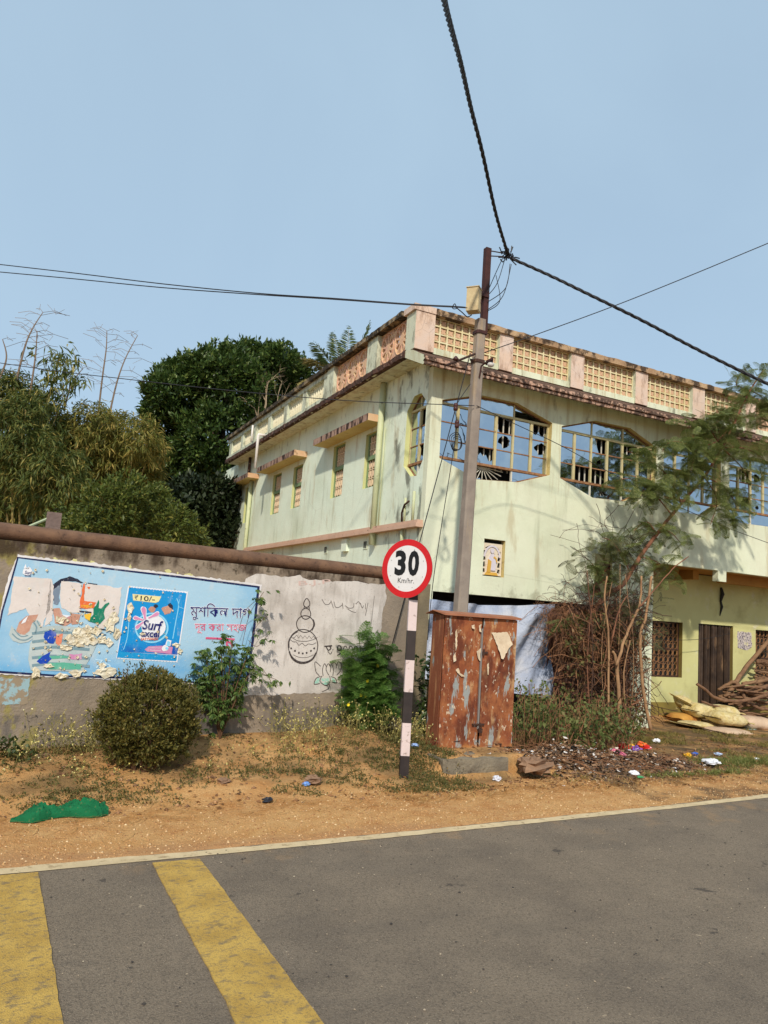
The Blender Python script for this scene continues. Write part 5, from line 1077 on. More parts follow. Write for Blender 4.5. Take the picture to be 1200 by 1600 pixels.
# ---------------------------------------------------------------- sacks, firewood and notice in the verandah
m_sack = mat('yellow_woven_sack', srgb(206,184,118,.92), .7, var=[(srgb(216,204,166), 5, .8)], layers=[dict(c=srgb(150,116,62), s=6, lo=.5, hi=.68, d=8, a=.75)], bump=[(60, .004), (12, .03)])
m_sack2 = mat('brown_woven_sack', srgb(172,112,58,.9), .8, var=[(srgb(210,164,76), 4, .6)], bump=[(60, .003), (7, .02)]); m_sack3 = mat('pale_pink_grey_sack', srgb(196,166,138,.9), .8, var=[(srgb(214,190,164), 3, .6)], bump=[(60, .003), (7, .02)]); m_sack4 = mat('pale_blue_sack', srgb(170,196,190,.9), .8, bump=[(60, .003)]); m_print = mat('sack_print', srgb(66,62,58), .8)
GZb = -0.11
def sack(label, px, py, Y, L, W, H, yaw, pitch, m, text=None, roll=0.0):
    c = at(px, py, Y=Y); root = thing('sack', label, 'sack', c, 'sacks piled before the verandah'); n, k = 26, 20; sd = rnd.uniform(0, 50)
    Rm = Matrix.Rotation(yaw, 3, 'Z') @ Matrix.Rotation(pitch, 3, 'Y') @ Matrix.Rotation(roll, 3, 'X'); Rm = np.array(Rm)
    def sf(s, ph, off=0.0):
        w = W/2*(1-.12*abs(s)**4); h = H/2*max(0.0, 1-abs(s)**4.5)**.6+.01; ca, sa = math.cos(ph), math.sin(ph)
        q = np.array([s*L/2, math.copysign(abs(ca)**.75, ca)*w, math.copysign(abs(sa)**.9, sa)*h*(1 if sa > 0 else .75)])
        q = q*(1+.16*float(vnoise(s*3+sd, ph*1.2, 1, 3))+.07*float(vnoise(s*9+sd, ph*3, 1, 2)))+off*np.array([0, ca, sa]); return c+Rm@q
    rings = [[sf(-1+2*i/n, 2*math.pi*j/k) for j in range(k)] for i in range(n+1)]
    mb = MB(); mb.loft(rings); mb.build('sack_body', m, root, sm=True)
    for s in (-1, 1):
        e = MB(); a = [sf(s, 2*math.pi*j/12) for j in range(12)]; cc = np.mean(a, 0); dx = Rm@np.array([s*.05,0,0]); e.loft([a, [p+(p-cc)*.5+dx+np.array([0,0,rnd.uniform(-.01,.01)]) for p in a]], cap=False); e.build('sack_mouth', m, root, sm=True)
    if text:
        body, s0, s1, p0, p1 = text; Vt, Ft, (a0, a1, b0, b1) = text_fit(body, bold=.01)
        MB().add([sf(s0+(s1-s0)*(v[0]-a0)/(a1-a0), p0+(p1-p0)*(v[1]-b0)/(b1-b0), .006) for v in Vt], Ft).build('sack_lettering', m_print, root)
    return root
sack('yellow sack leaning upright against the verandah wall, brown stained top', 1073, 1105, 10.5, .50, .44, .26, .25, .55, m_sack, ('UREA', -.35, .35, 4.5, 5.2), .35)
sack('plump yellow sack lying second from the verandah window end', 1093, 1112, 10.25, .66, .42, .30, .1, .12, m_sack)
sack('brown and yellow sack flat on the ground under the upright sack', 1068, 1123, 10.35, .60, .42, .2, .1, .05, m_sack2)
sack('thin yellow sack flattened on the ground in front of the brown one', 1089, 1132, 10.0, .70, .46, .10, .15, .06, m_sack)
sack('pale yellow sack with printed letters, uppermost in the middle of the row', 1135, 1124, 9.8, .74, .46, .26, -.05, .10, m_sack, ('UREA', -.3, .5, 4.55, 5.25))
sack('yellow sack lying behind the printed one under the branches', 1128, 1111, 10.2, .62, .40, .22, -.1, .06, m_sack)
sack('pale pinkish sack with letters at the photo edge beside the printed yellow one', 1178, 1131, 9.9, .80, .46, .28, -.05, .08, m_sack3, ('Umatec', -.7, .5, 4.55, 5.2))
sack('dusty flat pinkish sack spread on the ground before the row', 1142, 1144, 9.55, .95, .55, .12, .0, .07, m_sack3)
sack('pale blue sack peeping out below the pinkish one', 1178, 1147, 9.75, .6, .36, .16, .0, .05, m_sack4)
m_wood = mat('dry_brown_bark', srgb(116,84,62), .9, var=[(srgb(82,58,46), 5, .8), (srgb(150,116,86), 12, .5)], bump=[(40, .006)]); m_wood2 = mat('grey_brown_bark', srgb(138,106,78), .9, var=[(srgb(104,76,56), 5, .8)], bump=[(40, .006)])
def branch(label, px_pts, Y0, Y1, r0, r1, m=None, group='firewood heaped in the verandah', nm='branch', cat='branch'):
    n = len(px_pts); P = catmull([at(x, y, Y=Y0+(Y1-Y0)*i/(n-1)) for i, (x, y) in enumerate(px_pts)], 5); k = len(P)
    P = [p+np.array([rnd.gauss(0, .006) for _ in range(3)]) for p in P]
    return tag(MB().tube(P, [r0+(r1-r0)*i/(k-1)*(1+rnd.uniform(-.1,.1)) for i in range(k)], 8).build(nm, m or rnd.choice([m_wood, m_wood2]), None, sm=True), label, cat, group)
branch('dark crooked branch reaching left past the gate, lowest of the heap', [(1088,1068),(1102,1078),(1122,1092),(1148,1095),(1180,1092),(1215,1078)], 10.35, 10.1, .028, .036, m_wood)
branch('long straight pale pole leaning across the notice towards the right', [(1136,1088),(1152,1062),(1176,1030),(1215,988)], 10.5, 10.75, .05, .042, m_wood2)
branch('thick pale branch bending over the gate bottom into the heap', [(1122,1078),(1138,1069),(1148,1066),(1160,1076),(1180,1084),(1212,1082)], 10.6, 10.3, .03, .05, m_wood2)
branch('thin brown branch lying over the yellow sacks', [(1096,1096),(1120,1104),(1145,1110),(1170,1122)], 10.15, 10.05, .022, .014, m_wood)
branch('dark forked branch curving down in the middle of the heap', [(1150,1068),(1158,1080),(1168,1096),(1190,1108),(1215,1108)], 10.45, 10.2, .04, .03, m_wood)
branch('brown branch level along the top of the heap', [(1160,1068),(1180,1066),(1215,1058)], 10.5, 10.4, .036, .045, m_wood2)
branch('reddish branch just below the top branch of the heap', [(1158,1074),(1185,1074),(1215,1070)], 10.45, 10.4, .03, .04, m_wood)
for i in range(30):
    x0, y0 = rnd.uniform(1120, 1165), rnd.uniform(1072, 1120); L = rnd.uniform(40, 90); s = rnd.uniform(-.25, .25)
    ra, rb_ = rnd.uniform(.012,.03), rnd.uniform(.012,.034); lab = ('thick' if ra+rb_ > .046 else 'thin')+' '+('long' if L > 65 else 'short')+' dry branch '+('sloping up' if s < -.08 else 'sloping down' if s > .08 else 'lying level')+' in the '+('lower' if y0 > 1096 else 'upper')+' part of the firewood heap'
    branch(lab, [(x0, y0), (x0+L*.5, y0+s*L*.5+rnd.uniform(-4,4)), (x0+L, y0+s*L)], rnd.uniform(10.2, 10.8), rnd.uniform(10.2, 10.8), ra, rb_)
for i in range(22):
    y0 = 1030+i*2.2+rnd.uniform(-2,2); x0 = rnd.uniform(1178, 1186)
    branch('thin stick in the stacked bundle under the right window', [(x0, y0), (x0+18, y0+rnd.uniform(0,5)), (x0+40, y0+rnd.uniform(2,9))], rnd.uniform(10.75,10.95), rnd.uniform(10.7,10.95), rnd.uniform(.012,.022), rnd.uniform(.012,.022), group='sticks stacked under the right window', nm='stick', cat='stick')
mb = MB(); m_note = mat('weathered_notice_paper', srgb(190,180,176), .9, layers=[dict(c=srgb(70,64,84), s=34, lo=.5, hi=.58, d=5, a=.9), dict(c=srgb(206,200,150), s=9, lo=.58, hi=.66)])
nl = [at(x, y, Y=YB-.004) for x, y in jag([(1152,987),(1174,988),(1175,1012),(1168,1016),(1160,1015),(1153,1012)], 4, .8)]; mb.add(nl, [tuple(range(len(nl)))]); mb.add([p+np.array([0,.003,0]) for p in nl], [tuple(range(len(nl)))]); tag(mb.build('torn_notice', m_note), 'torn weathered notice pasted on the lime wall right of the gate', 'notice')
wire('clothes_line', 'thin rope strung across the verandah window and gate', catmull([at(1020,997,Y=YB-.3), at(1060,1000,Y=YB-.3), at(1100,998,Y=YB-.3), at(1140,990,Y=YB-.25)], 6), .005, 'rope')
# ---------------------------------------------------------------- vegetation
def unit(v): return v/(np.linalg.norm(v, axis=-1, keepdims=True)+1e-9)
def leaves(C, D, L, W, fold=0.25, droop=0.0):
    """one folded leaf blade per row: base C, direction D, length L, half width W"""
    n = len(C); D = unit(np.asarray(D)); L = np.broadcast_to(L, n)[:, None]; W = np.broadcast_to(W, n)[:, None]
    sd = unit(np.cross(D, rng.normal(size=(n, 3))*0.6+np.array([0,0,1.0]))); up = np.cross(sd, D)
    tip = C+D*L-np.array([0,0,1.0])*L*droop; m = C+D*L*0.45-np.array([0,0,1.0])*L*droop*.3
    V = np.stack([C, m+sd*W+up*W*fold, tip, m-sd*W+up*W*fold], 1).reshape(-1, 3)
    b = np.arange(n)[:, None]*4; F = np.concatenate([b+np.array([0,1,2]), b+np.array([0,2,3])], 1).reshape(-1, 3)
    return V, F
def merge(parts):
    Vs, Fs, o = [], [], 0
    for V, F in parts: Vs.append(V); Fs.append(F+o); o += len(V)
    return np.concatenate(Vs), np.concatenate(Fs)
def dep(P): return float((P-EYE) @ FWD)
def lobes(L, Y, jit=0.8):
    out = []
    for px, py, rp in L:
        c = at(px, py, Y=Y+rnd.uniform(-jit, jit)); out.append((c, rp/FPX*dep(c)))
    return out
def crown_points(LB, dens, inner=0.55):
    C, N = [], []
    for c, r in LB:
        n = int(dens*r*r*12); d = unit(rng.normal(size=(n, 3))); rr = r*(inner+(1-inner)*rng.random(n)**0.5)*(1+.28*rng.normal(size=n)*.5)
        C.append(c+d*rr[:, None]*np.array([1,1,.95])); N.append(d)
    return np.concatenate(C), np.concatenate(N)
def clumps(C, N, k, L, W, spread, up=0.3, fold=.25, droop=0.0, scat=0.5):
    n = len(C); Cc = np.repeat(C, k, 0); Nn = np.repeat(N, k, 0)
    D = unit(Nn*scat+rng.normal(size=(n*k, 3))*spread+np.array([0,0,up])); P = Cc+rng.normal(size=(n*k, 3))*L*.3
    return leaves(P, D, L*rng.uniform(.6, 1.15, n*k), W*rng.uniform(.7, 1.2, n*k), fold, droop)
m_bark = mat('grey_bark', srgb(104,86,70), .95, var=[(srgb(70,58,50), 3, .8)], bump=[(20, .02)])
def stem(name, P, r0, r1, m, par=None, n=7, w=0.0):
    P = catmull(P, 5) if len(P) > 2 else P; k = len(P); return MB().tube([np.asarray(p)+np.array([rnd.gauss(0, w) for _ in range(3)]) for p in P], [r0+(r1-r0)*i/max(1, k-1) for i in range(k)], n).build(name, m, par, sm=True)
def base_of(px, Y): p = at(px, 900, Y=Y); p[2] = -0.1; return p

# far trees behind the wall
LT = lobes([(300,622,62),(268,662,42),(360,605,62),(420,592,52),(456,588,32),(330,690,58),(288,712,33),(385,566,32),(320,584,36),(258,612,30),(345,735,38),(440,560,20),(350,555,20),(275,590,26),(242,640,18)], 27, 1.2)
b = base_of(345, 27); tree = thing('broadleaf_tree', 'dense dark glossy evergreen tree rising behind the far end of the house', 'tree', b)
top = at(345, 640, Y=27); stem('trunk', [b, (b+top)/2+np.array([.2,.1,0]), top], .30, .14, m_bark, tree)
for c, r in LT[:6]: stem('limb', [b+(top-b)*.55, (top+c)/2, c], .12, .04, m_bark, tree)
LT += [(c+unit(rng.normal(size=3))*r*rnd.uniform(.75,1.0), r*rnd.uniform(.16,.30)) for c, r in LT for _ in range(4)]
C, N = crown_points(LT, 19, .66); V, F = clumps(C, N, 17, .23, .046, .65, .25, scat=.8); mesh_np('crown', V, F, leafmat('dark_glossy_leaf', srgb(52,72,34), srgb(78,100,46), srgb(120,134,70), .36, .25), tree)
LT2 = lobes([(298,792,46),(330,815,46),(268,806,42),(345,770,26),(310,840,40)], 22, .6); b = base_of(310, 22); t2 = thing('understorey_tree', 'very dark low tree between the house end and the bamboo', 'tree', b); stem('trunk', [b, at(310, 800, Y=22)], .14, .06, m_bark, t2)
C, N = crown_points(LT2, 40, .6); V, F = clumps(C, N, 9, .20, .05, .6, .2); mesh_np('crown', V, F, leafmat('very_dark_leaf', srgb(28,40,20), srgb(44,58,30), srgb(58,66,40), .6, .15), t2)  # leaf colour darker than in the other crowns
m_bamb = leafmat('bamboo_leaf', srgb(104,110,50), srgb(144,134,66), srgb(196,170,96), .55, .4); m_bamb2 = leafmat('greener_bamboo_leaf', srgb(76,92,46), srgb(112,118,58), srgb(172,156,84), .55, .4)
m_culm = mat('bamboo_culm', srgb(150,134,84), .7, var=[(srgb(112,96,62), 5, .7)]); m_dry = mat('dry_twig', srgb(122,104,88), .9)
def bamboo(label, px, Y, LB, m, dens, bare, leafy):
    b = base_of(px, Y); root = thing('bamboo_clump', label, 'bamboo', b); lb = lobes(LB, Y, 1.0)
    for c, r in lb[:9]: stem('culm', [b+np.array([rnd.uniform(-.5,.5), rnd.uniform(-.4,.4), 0]), (b+c)/2+np.array([0,0,.5]), c], .035, .015, m_culm, root, 6)
    C, N = crown_points(lb, dens, .6); V, F = clumps(C, N, 17, .20, .017, .6, -.40, droop=.35, scat=.6); parts = [(V, F)]
    for pts in leafy:
        P = np.array(catmull([at(x, y, Y=Y) for x, y in pts], 8)); stem('culm', list(P[::6]), .02, .006, m_culm, root, 5); k = np.linspace(0, 1, len(P)); Q = P[k > .25]
        Cq = np.repeat(Q, 3, 0)+rng.normal(size=(len(Q)*3, 3))*np.array([.22,.22,.12]); V, F = clumps(Cq, unit(rng.normal(size=Cq.shape)), 6, .25, .026, .6, -.5, droop=.3); parts.append((V, F))
    V, F = merge(parts); mesh_np('foliage', V, F, m, root)
    for pts in bare:
        P = catmull([at(x, y, Y=Y) for x, y in pts], 8); mb = MB(); k = len(P); mb.tube(P, [.028-.02*i/k for i in range(k)], 5)
        for i in range(k//4, k, 2):
            for s in (-1, 1):
                if rnd.random() < .6:
                    L = rnd.uniform(.3, 1.1)*(1.1-.5*i/k); d = np.array([s*rnd.uniform(.7, 1), rnd.uniform(-.4, .4), rnd.uniform(.0, .45)]); p = np.asarray(P[i]); q = p+d*L; mb.tube([p, p+d*L*.5+np.array([0,0,.05]), q-np.array([0,0,.1*L])], .006, 3)
                    for _ in range(2): mb.tube([p+d*L*.5, p+d*L*.5+np.array([rnd.uniform(-.2,.2), 0, rnd.uniform(-.15,.2)])], .004, 3)
        mb.build('bare_culm', m_dry, root)
    return root
bamboo('yellowing bamboo clump at the photo edge behind the poster wall', 30, 19, [(20,625,42),(60,668,52),(18,690,55),(70,735,60),(5,760,55),(95,700,40),(40,640,30),(0,620,40),(90,760,45)], m_bamb2, 26, [[(22,610),(38,545),(50,515),(67,488)], [(46,620),(55,560),(58,518)], [(-4,600),(10,560),(4,530)]], [[(60,680),(76,620),(88,575),(93,553)], [(70,690),(98,625),(108,580)]])
bamboo('yellow green bamboo clump between the tall bare culms and the dark tree', 160, 20, [(140,668,42),(180,678,38),(212,688,36),(236,700,22),(115,690,40),(160,720,45),(205,725,42),(228,745,25),(130,740,45)], m_bamb, 30, [[(152,660),(160,590),(166,545),(167,517)], [(168,662),(182,600),(196,560),(215,524)], [(100,640),(112,600),(130,575)]], [])
LB = lobes([(170,795,46),(225,805,46),(275,825,36),(198,772,32),(150,835,46),(108,825,36),(245,780,26),(300,838,25),(85,840,30)], 15, .7); b = base_of(190, 15)
bs = thing('leafy_bush', 'mid green spreading bush just over the wall coping', 'bush', b); stem('trunk', [b, at(190, 820, Y=15)], .08, .04, m_bark, bs)
C, N = crown_points(LB, 55, .6); V, F = clumps(C, N, 13, .115, .02, .6, .35, droop=.15); mesh_np('foliage', V, F, leafmat('mid_green_leaf', srgb(74,88,38), srgb(104,116,52), srgb(140,136,66), .5, .35), bs)
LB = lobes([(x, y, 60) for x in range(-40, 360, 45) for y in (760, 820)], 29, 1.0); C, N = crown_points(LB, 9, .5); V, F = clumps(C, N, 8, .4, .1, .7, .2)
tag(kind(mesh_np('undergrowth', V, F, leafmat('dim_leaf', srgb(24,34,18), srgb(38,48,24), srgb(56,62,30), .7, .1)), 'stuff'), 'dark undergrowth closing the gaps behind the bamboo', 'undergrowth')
# coconut palm behind the roof
pc = at(540, 612, Y=25.5); b = pc.copy(); b[2] = -.1; palm = thing('coconut_palm', 'coconut palm whose fronds show above the roof parapet', 'palm tree', b)
stem('trunk', [b, (b+pc)/2+np.array([.15,0,0]), pc], .16, .11, m_bark, palm); m_palm = leafmat('palm_leaflet', srgb(92,112,70), srgb(124,138,84), srgb(160,156,104), .45, .3); m_palmd = leafmat('yellowed_palm_leaflet', srgb(150,140,90), srgb(176,160,100), srgb(130,110,70), .5, .3)
for k, (tx, ty, dy, arch) in enumerate([(488,535,-.6,.5),(470,560,.2,.75),(545,512,.4,.15),(578,505,-.3,.15),(500,560,1.2,.6),(610,560,.4,.5),(520,520,1.3,.3),(640,600,-.5,.8),(466,600,-.6,.9)]):
    tip = at(tx, ty, Y=25.5+dy); c_ = (pc+tip)/2+np.array([0,0,arch*.9]); P = np.array([pc*(1-t)**2+2*c_*t*(1-t)+tip*t*t for t in np.linspace(0, 1, 30)]); fr = stem('frond_midrib', list(P[::4]), .022, .006, m_culm, palm, 5)
    Q = np.repeat(P[4:], 8, 0)+rng.normal(size=(26*8, 3))*.03; T = np.gradient(P, axis=0)[4:]; T = np.repeat(unit(T), 8, 0); sd = unit(np.cross(T, np.array([0,0,1.0])))*np.where(np.arange(len(T)) % 2, 1, -1)[:, None]
    tt = np.repeat(np.linspace(.1, 1, 26), 8); V, F = leaves(Q, T*.75+sd*.8+np.array([0,0,-.12])+rng.normal(size=Q.shape)*.08, .62*np.sin(np.pi*np.clip(tt*.8+.15, 0, 1)), .02, .2, .3); mesh_np('frond', V, F, m_palmd if k in (1, 8) else m_palm, palm)
b = base_of(412, 25); bt = thing('bare_tree', 'leafless pale branching tree top beside the baluster parapet', 'tree', b)
def twiggy(mb, p, d, L, r, lev):
    q = p+d*L; mb.tube([p, (p+q)/2+np.array([rnd.gauss(0,.04)*L, rnd.gauss(0,.04)*L, 0]), q], [r, r*.8, r*.55], 5 if lev > 1 else 3, cap=False)
    if lev:
        for _ in range(rnd.choice([2, 3])):
            e = unit(d+np.array([rnd.gauss(0,.55), rnd.gauss(0,.4), rnd.gauss(.05,.3)])); twiggy(mb, p+(q-p)*rnd.uniform(.5, 1), e, L*rnd.uniform(.55,.8), r*.55, lev-1)
mb = MB(); s_ = at(411, 650, Y=25); mb.tube([b, s_], [.09, .05], 6); twiggy(mb, s_, np.array([.05,0,1]), .85, .045, 4); twiggy(mb, s_-np.array([0,0,.4]), np.array([.55,0,.8]), .9, .03, 3); twiggy(mb, s_-np.array([0,0,.3]), np.array([-.5,0,.8]), .7, .03, 3); mb.build('bare_branches', mat('pale_bare_bark', srgb(150,132,108), .9), bt)
# little post and pipe over the wall
p0 = at(82, 826, Y=8.3); mb = MB(); mb.box((p0[0]-.07, 8.23, 0), (p0[0]+.07, 8.37, at(82, 801, Y=8.3)[2])); o = mb.build('gate_post', mat('pinkish_grey_post', srgb(132,112,104), .95, var=[(srgb(96,82,76), 4, .7)], bump=[(30,.01)])); tag(o, 'short pinkish grey concrete post rising just behind the wall coping', 'post')
tag(MB().tube([at(75, 810, Y=8.25), at(44, 823, Y=8.25), at(20, 832, Y=8.3)], .014, 6).build('thin_pipe', mat('pale_green_pipe', srgb(160,172,140), .6)), 'thin pale pipe slanting down from the short post behind the wall', 'pipe')

# round bush
bc = at(236, 1113, Y=6.9); gz = float(terr(bc[0], bc[1])); R0 = .435
bush = thing('round_bush', 'rounded olive green bush growing before the poster', 'bush', (bc[0], bc[1], gz))
m_twig = mat('brown_twig', srgb(96,70,50), .9)
n = 3400; d = unit(rng.normal(size=(n, 3))); bump = 1+.10*np.sin(5*d[:, 0]+3*d[:, 2])*np.cos(4*d[:, 1])+.16*vnoise(d[:, 0]*3+d[:, 1]*2, d[:, 2]*3, 1, 2)+.09*rng.normal(size=n); rr = R0*(.62+.38*rng.random(n)**.45)*bump
C = np.array([bc[0], bc[1], gz+.41])+d*rr[:, None]*np.array([.97, .9, .93]); keep = C[:, 2] > gz+.03; C, d = C[keep], d[keep]
V, F = clumps(C, d, 9, .036, .0075, .7, .75, scat=.55); mesh_np('foliage', V, F, leafmat('olive_small_leaf', srgb(80,80,36), srgb(116,110,52), srgb(156,138,76), .55, .35), bush)
mb = MB()
for i in range(60):
    a = rnd.uniform(0, 6.28); e = np.array([bc[0]+rnd.uniform(.1,.42)*math.cos(a), bc[1]+rnd.uniform(.1,.42)*math.sin(a), gz+rnd.uniform(.15,.85)]); s_ = np.array([bc[0]+.12*math.cos(a), bc[1]+.12*math.sin(a), gz-.03]); mb.tube([s_, (s_+e)/2+np.array([rnd.uniform(-.05,.05)]*3), e], [.008, .006, .003], 4, cap=False)
mb.build('stems', m_twig, bush)
# shrub before the poster
def wf(px, py, off): return wp(px, py, off)
gb = wf(345, 1135, .22); gb[2] = float(terr(gb[0], gb[1])); sh = thing('leafy_shrub', 'leafy shrub with hand shaped leaves covering the poster corner', 'shrub', gb)
tips = [(318,1018),(345,1008),(365,1002),(388,1020),(330,1035),(352,1026),(375,1035),(308,1048),(322,1062),(345,1062),(385,1058),(360,1085),(332,1090),(314,1072),(396,1044),(340,1108),(372,1078)]
mb = MB(); Cs = []
for x, y in tips:
    e = wf(x+rnd.uniform(-3,3), y, rnd.uniform(.06,.3)); m_ = (gb+e)/2+np.array([0,-.05,.1]); P = catmull([gb, m_, e], 6); mb.tube(P, [.008-.005*i/len(P) for i in range(len(P))], 4); Cs += [p for p in P[8 if y < 1050 else 4:]]+[e]*2
for pts in [[(378,1010),(390,960),(412,925)],[(372,990),(383,955),(405,935)],[(385,1020),(400,980),(418,962)],[(392,1040),(415,1055),(432,1062)],[(395,1035),(412,1048),(425,1068)],[(388,1000),(402,1010),(420,990)]]:
    P = catmull([wf(x, y, .09+.05*i) for i, (x, y) in enumerate(pts)], 6); mb.tube(P, .0026, 4); Cs += P[9::3]
mb.build('stems', m_twig, sh); C = np.repeat(np.array(Cs), 3, 0); C = C+rng.normal(size=C.shape)*.05
k = 5; n = len(C); ax_ = unit(rng.normal(size=(n, 3))*.5+np.array([.1,-.8,.15])); Cc = np.repeat(C, k, 0); sp = np.tile(np.linspace(-1.1, 1.1, k), n)[:, None]; s1 = unit(np.cross(np.repeat(ax_, k, 0), np.array([0,0,1.0])+rng.normal(size=(n*k, 3))*.05)); up_ = np.cross(s1, np.repeat(ax_, k, 0))
V, F = leaves(Cc, s1*np.sin(sp)+up_*np.cos(sp)*-.6+np.repeat(ax_, k, 0)*.5+np.array([0,0,-.1]), .062, .012, .2, .15); mesh_np('foliage', V, F, leafmat('shrub_leaf', srgb(66,92,42), srgb(98,120,58), srgb(136,146,84), .5, .35), sh)
# feathery pinnate leaf template
def frond(np_=10, nl=7, L=1.0, pl=.36, ang=1.0, lw=.042):
    Vs, Fs = [], []; o = 0
    for i in range(np_):
        t = (i+.6)/np_; w = pl*math.sin(math.pi*(.18+.74*t))**.8
        for s in (-1, 1):
            a = s*(ang+.2*(1-t)); dx, dy = math.cos(a), math.sin(a); b0 = np.array([t*L, 0, -.16*t*t*L])
            for j in range(nl):
                q = (j+.5)/nl; p = b0+np.array([dx, dy, -.22*q*q])*w*q; l = .10*L*(1-.35*q)*(pl/.36)
                for z in (-1, 1):
                    e = p+np.array([math.cos(a+z*1.0), math.sin(a+z*1.0), -.25])*l; Vs += [p-np.array([dx, dy, 0])*lw*.5, p+np.array([dx, dy, 0])*lw*.5, e]; Fs.append((o, o+1, o+2)); o += 3
    P = [np.array([x*L, 0, -.16*x*x*L]) for x in np.linspace(0, 1, 6)]
    for a, b_ in zip(P, P[1:]):
        Vs += [a+np.array([0,.006,0]), a-np.array([0,.006,0]), b_]; Fs.append((o, o+1, o+2)); o += 3
    return np.array(Vs), np.array(Fs)
def place(T, C, D, sc, rollj=.4):
    V0, F0 = T; n = len(C); D = unit(np.asarray(D)); U = unit(np.cross(np.array([0,0,1.0])+rng.normal(size=(n, 3))*rollj, D)); W = np.cross(D, U); sc = np.broadcast_to(sc, n)
    V = (D[:, None]*V0[None, :, 0:1]+U[:, None]*V0[None, :, 1:2]+W[:, None]*V0[None, :, 2:3])*sc[:, None, None]+np.asarray(C)[:, None]
    F = F0[None]+(np.arange(n)*len(V0))[:, None, None]; return V.reshape(-1, 3), F.reshape(-1, 3)
FT = frond(9, 6); FT2 = frond(12, 5, pl=.30, ang=1.15)
gb = wf(578, 1128, .18); gb[2] = float(terr(gb[0], gb[1])); fp = thing('feathery_plant', 'green feathery plant with yellow flowers before the wall end', 'plant', gb)
mb = MB(); Cs, Ds = [], []
for x, y in [(560,990),(575,1000),(590,995),(600,1015),(548,1020),(580,1025),(565,1040),(605,1045),(540,1055),(595,1065),(560,1075),(580,1085),(612,1085),(545,1095),(600,1105),(565,1110),(585,1050),(572,1065)]:
    e = wf(x, y, rnd.uniform(.08,.34)); P = catmull([gb+np.array([rnd.uniform(-.05,.05), 0, 0]), (gb+e)/2+np.array([rnd.uniform(-.05,.05), -.04, .06]), e], 8); mb.tube(P, .0045, 4)
    for p in P[5:]:
        for _ in range(3): Cs.append(p+np.array([rnd.gauss(0,.02) for _ in range(3)])); Ds.append([rnd.gauss(0,1), rnd.gauss(-.3,.7), rnd.gauss(.15,.4)])
mb.build('stems', mat('green_stem', srgb(96,110,56), .8), fp); V, F = place(FT, np.array(Cs), Ds, rng.uniform(.14, .26, len(Cs))); m_feath = leafmat('feathery_leaf', srgb(78,116,50), srgb(106,140,64), srgb(136,160,84), .5, .45); mesh_np('foliage', V, F, m_feath, fp)
m_yfl = mat('yellow_petal', srgb(240,214,40), .6)
for x, y in [(574,1064),(564,1086),(570,1088.5),(544,1101),(590,1040)]:
    c = wf(x, y, .36); q = MB()
    for k in range(7):
        t = k*.9; e = c+np.array([math.cos(t)*.02, -.008, math.sin(t)*.02]); s_ = np.array([-math.sin(t), 0, math.cos(t)])*.009; q.add([c, (c+e)/2+s_, e, (c+e)/2-s_], [(0,1,2,3)])
    q.build('flower', m_yfl, fp)
# dark plant squeezed between wall end and cabinet
gb = np.array([4.50, 7.75, .15]); dp = thing('dark_leafy_plant', 'dark leafy plant squeezed between the wall end and the cabinet', 'plant', gb); stem('stem', [gb, gb+np.array([0,.05,.7])], .008, .004, m_twig, dp)
n = 160; C = gb+np.stack([rng.normal(size=n)*.05, rng.normal(size=n)*.1, rng.uniform(.05, 1.0, n)], 1); V, F = clumps(C, unit(rng.normal(size=(n, 3))), 3, .09, .022, .6, .1, droop=.25); mesh_np('foliage', V, F, leafmat('deep_green_leaf', srgb(40,58,28), srgb(62,82,38), srgb(80,96,50), .5, .25), dp)

# feathery tree before the facade
YTR = 9.0; gb = at(918, 1130, Y=8.9); gb[2] = float(terr(gb[0], gb[1]))
lt = thing('feathery_tree', 'slanting young tree with feathery drooping leaves before the windows', 'tree', gb)
m_rbark = mat('reddish_brown_bark', srgb(134,90,66), .9, var=[(srgb(100,66,50), 5, .7)], bump=[(40, .006)]); tr = [gb, at(916,1050,Y=8.9), at(922,975,Y=8.95), at(944,932,Y=9), at(972,914,Y=9), at(1000,870,Y=9), at(1026,835,Y=9), at(1065,786,Y=9), at(1100,745,Y=9), at(1128,700,Y=8.95), at(1150,655,Y=8.9), at(1172,610,Y=8.9), at(1192,580,Y=8.9)]
stem('trunk', tr, .05, .012, m_rbark, lt, 8, .003)
br = [[(1050,805),(1020,770),(985,748),(955,755)],[(1065,786),(1040,740),(1005,715),(980,705)],[(1100,745),(1080,700),(1050,690),(1035,705)],[(1100,745),(1130,760),(1150,790),(1140,815)],[(1128,700),(1100,660),(1075,660)],[(1128,700),(1160,700),(1190,715),(1205,740)],[(1150,655),(1180,650),(1205,660)],[(1150,655),(1130,640),(1110,650)],[(1172,610),(1190,620),(1205,640)],[(1026,835),(1010,815),(990,830)],[(1026,835),(1045,830),(1065,850)],[(1000,870),(1030,880),(1055,905)],[(985,895),(960,850),(940,840)],[(944,932),(935,900),(925,880)],[(922,975),(900,965),(885,975)],[(1128,700),(1090,720),(1060,740)],[(1100,745),(1120,780),(1110,820)],[(1172,610),(1150,600),(1165,575)],[(1065,786),(1030,760),(1010,760),(1000,780)],[(1150,655),(1120,690),(1090,700),(1080,735)],[(1128,700),(1165,740),(1170,790)],[(1172,610),(1120,660),(1070,690)]]
Cs, Ds, Sc = [], [], []
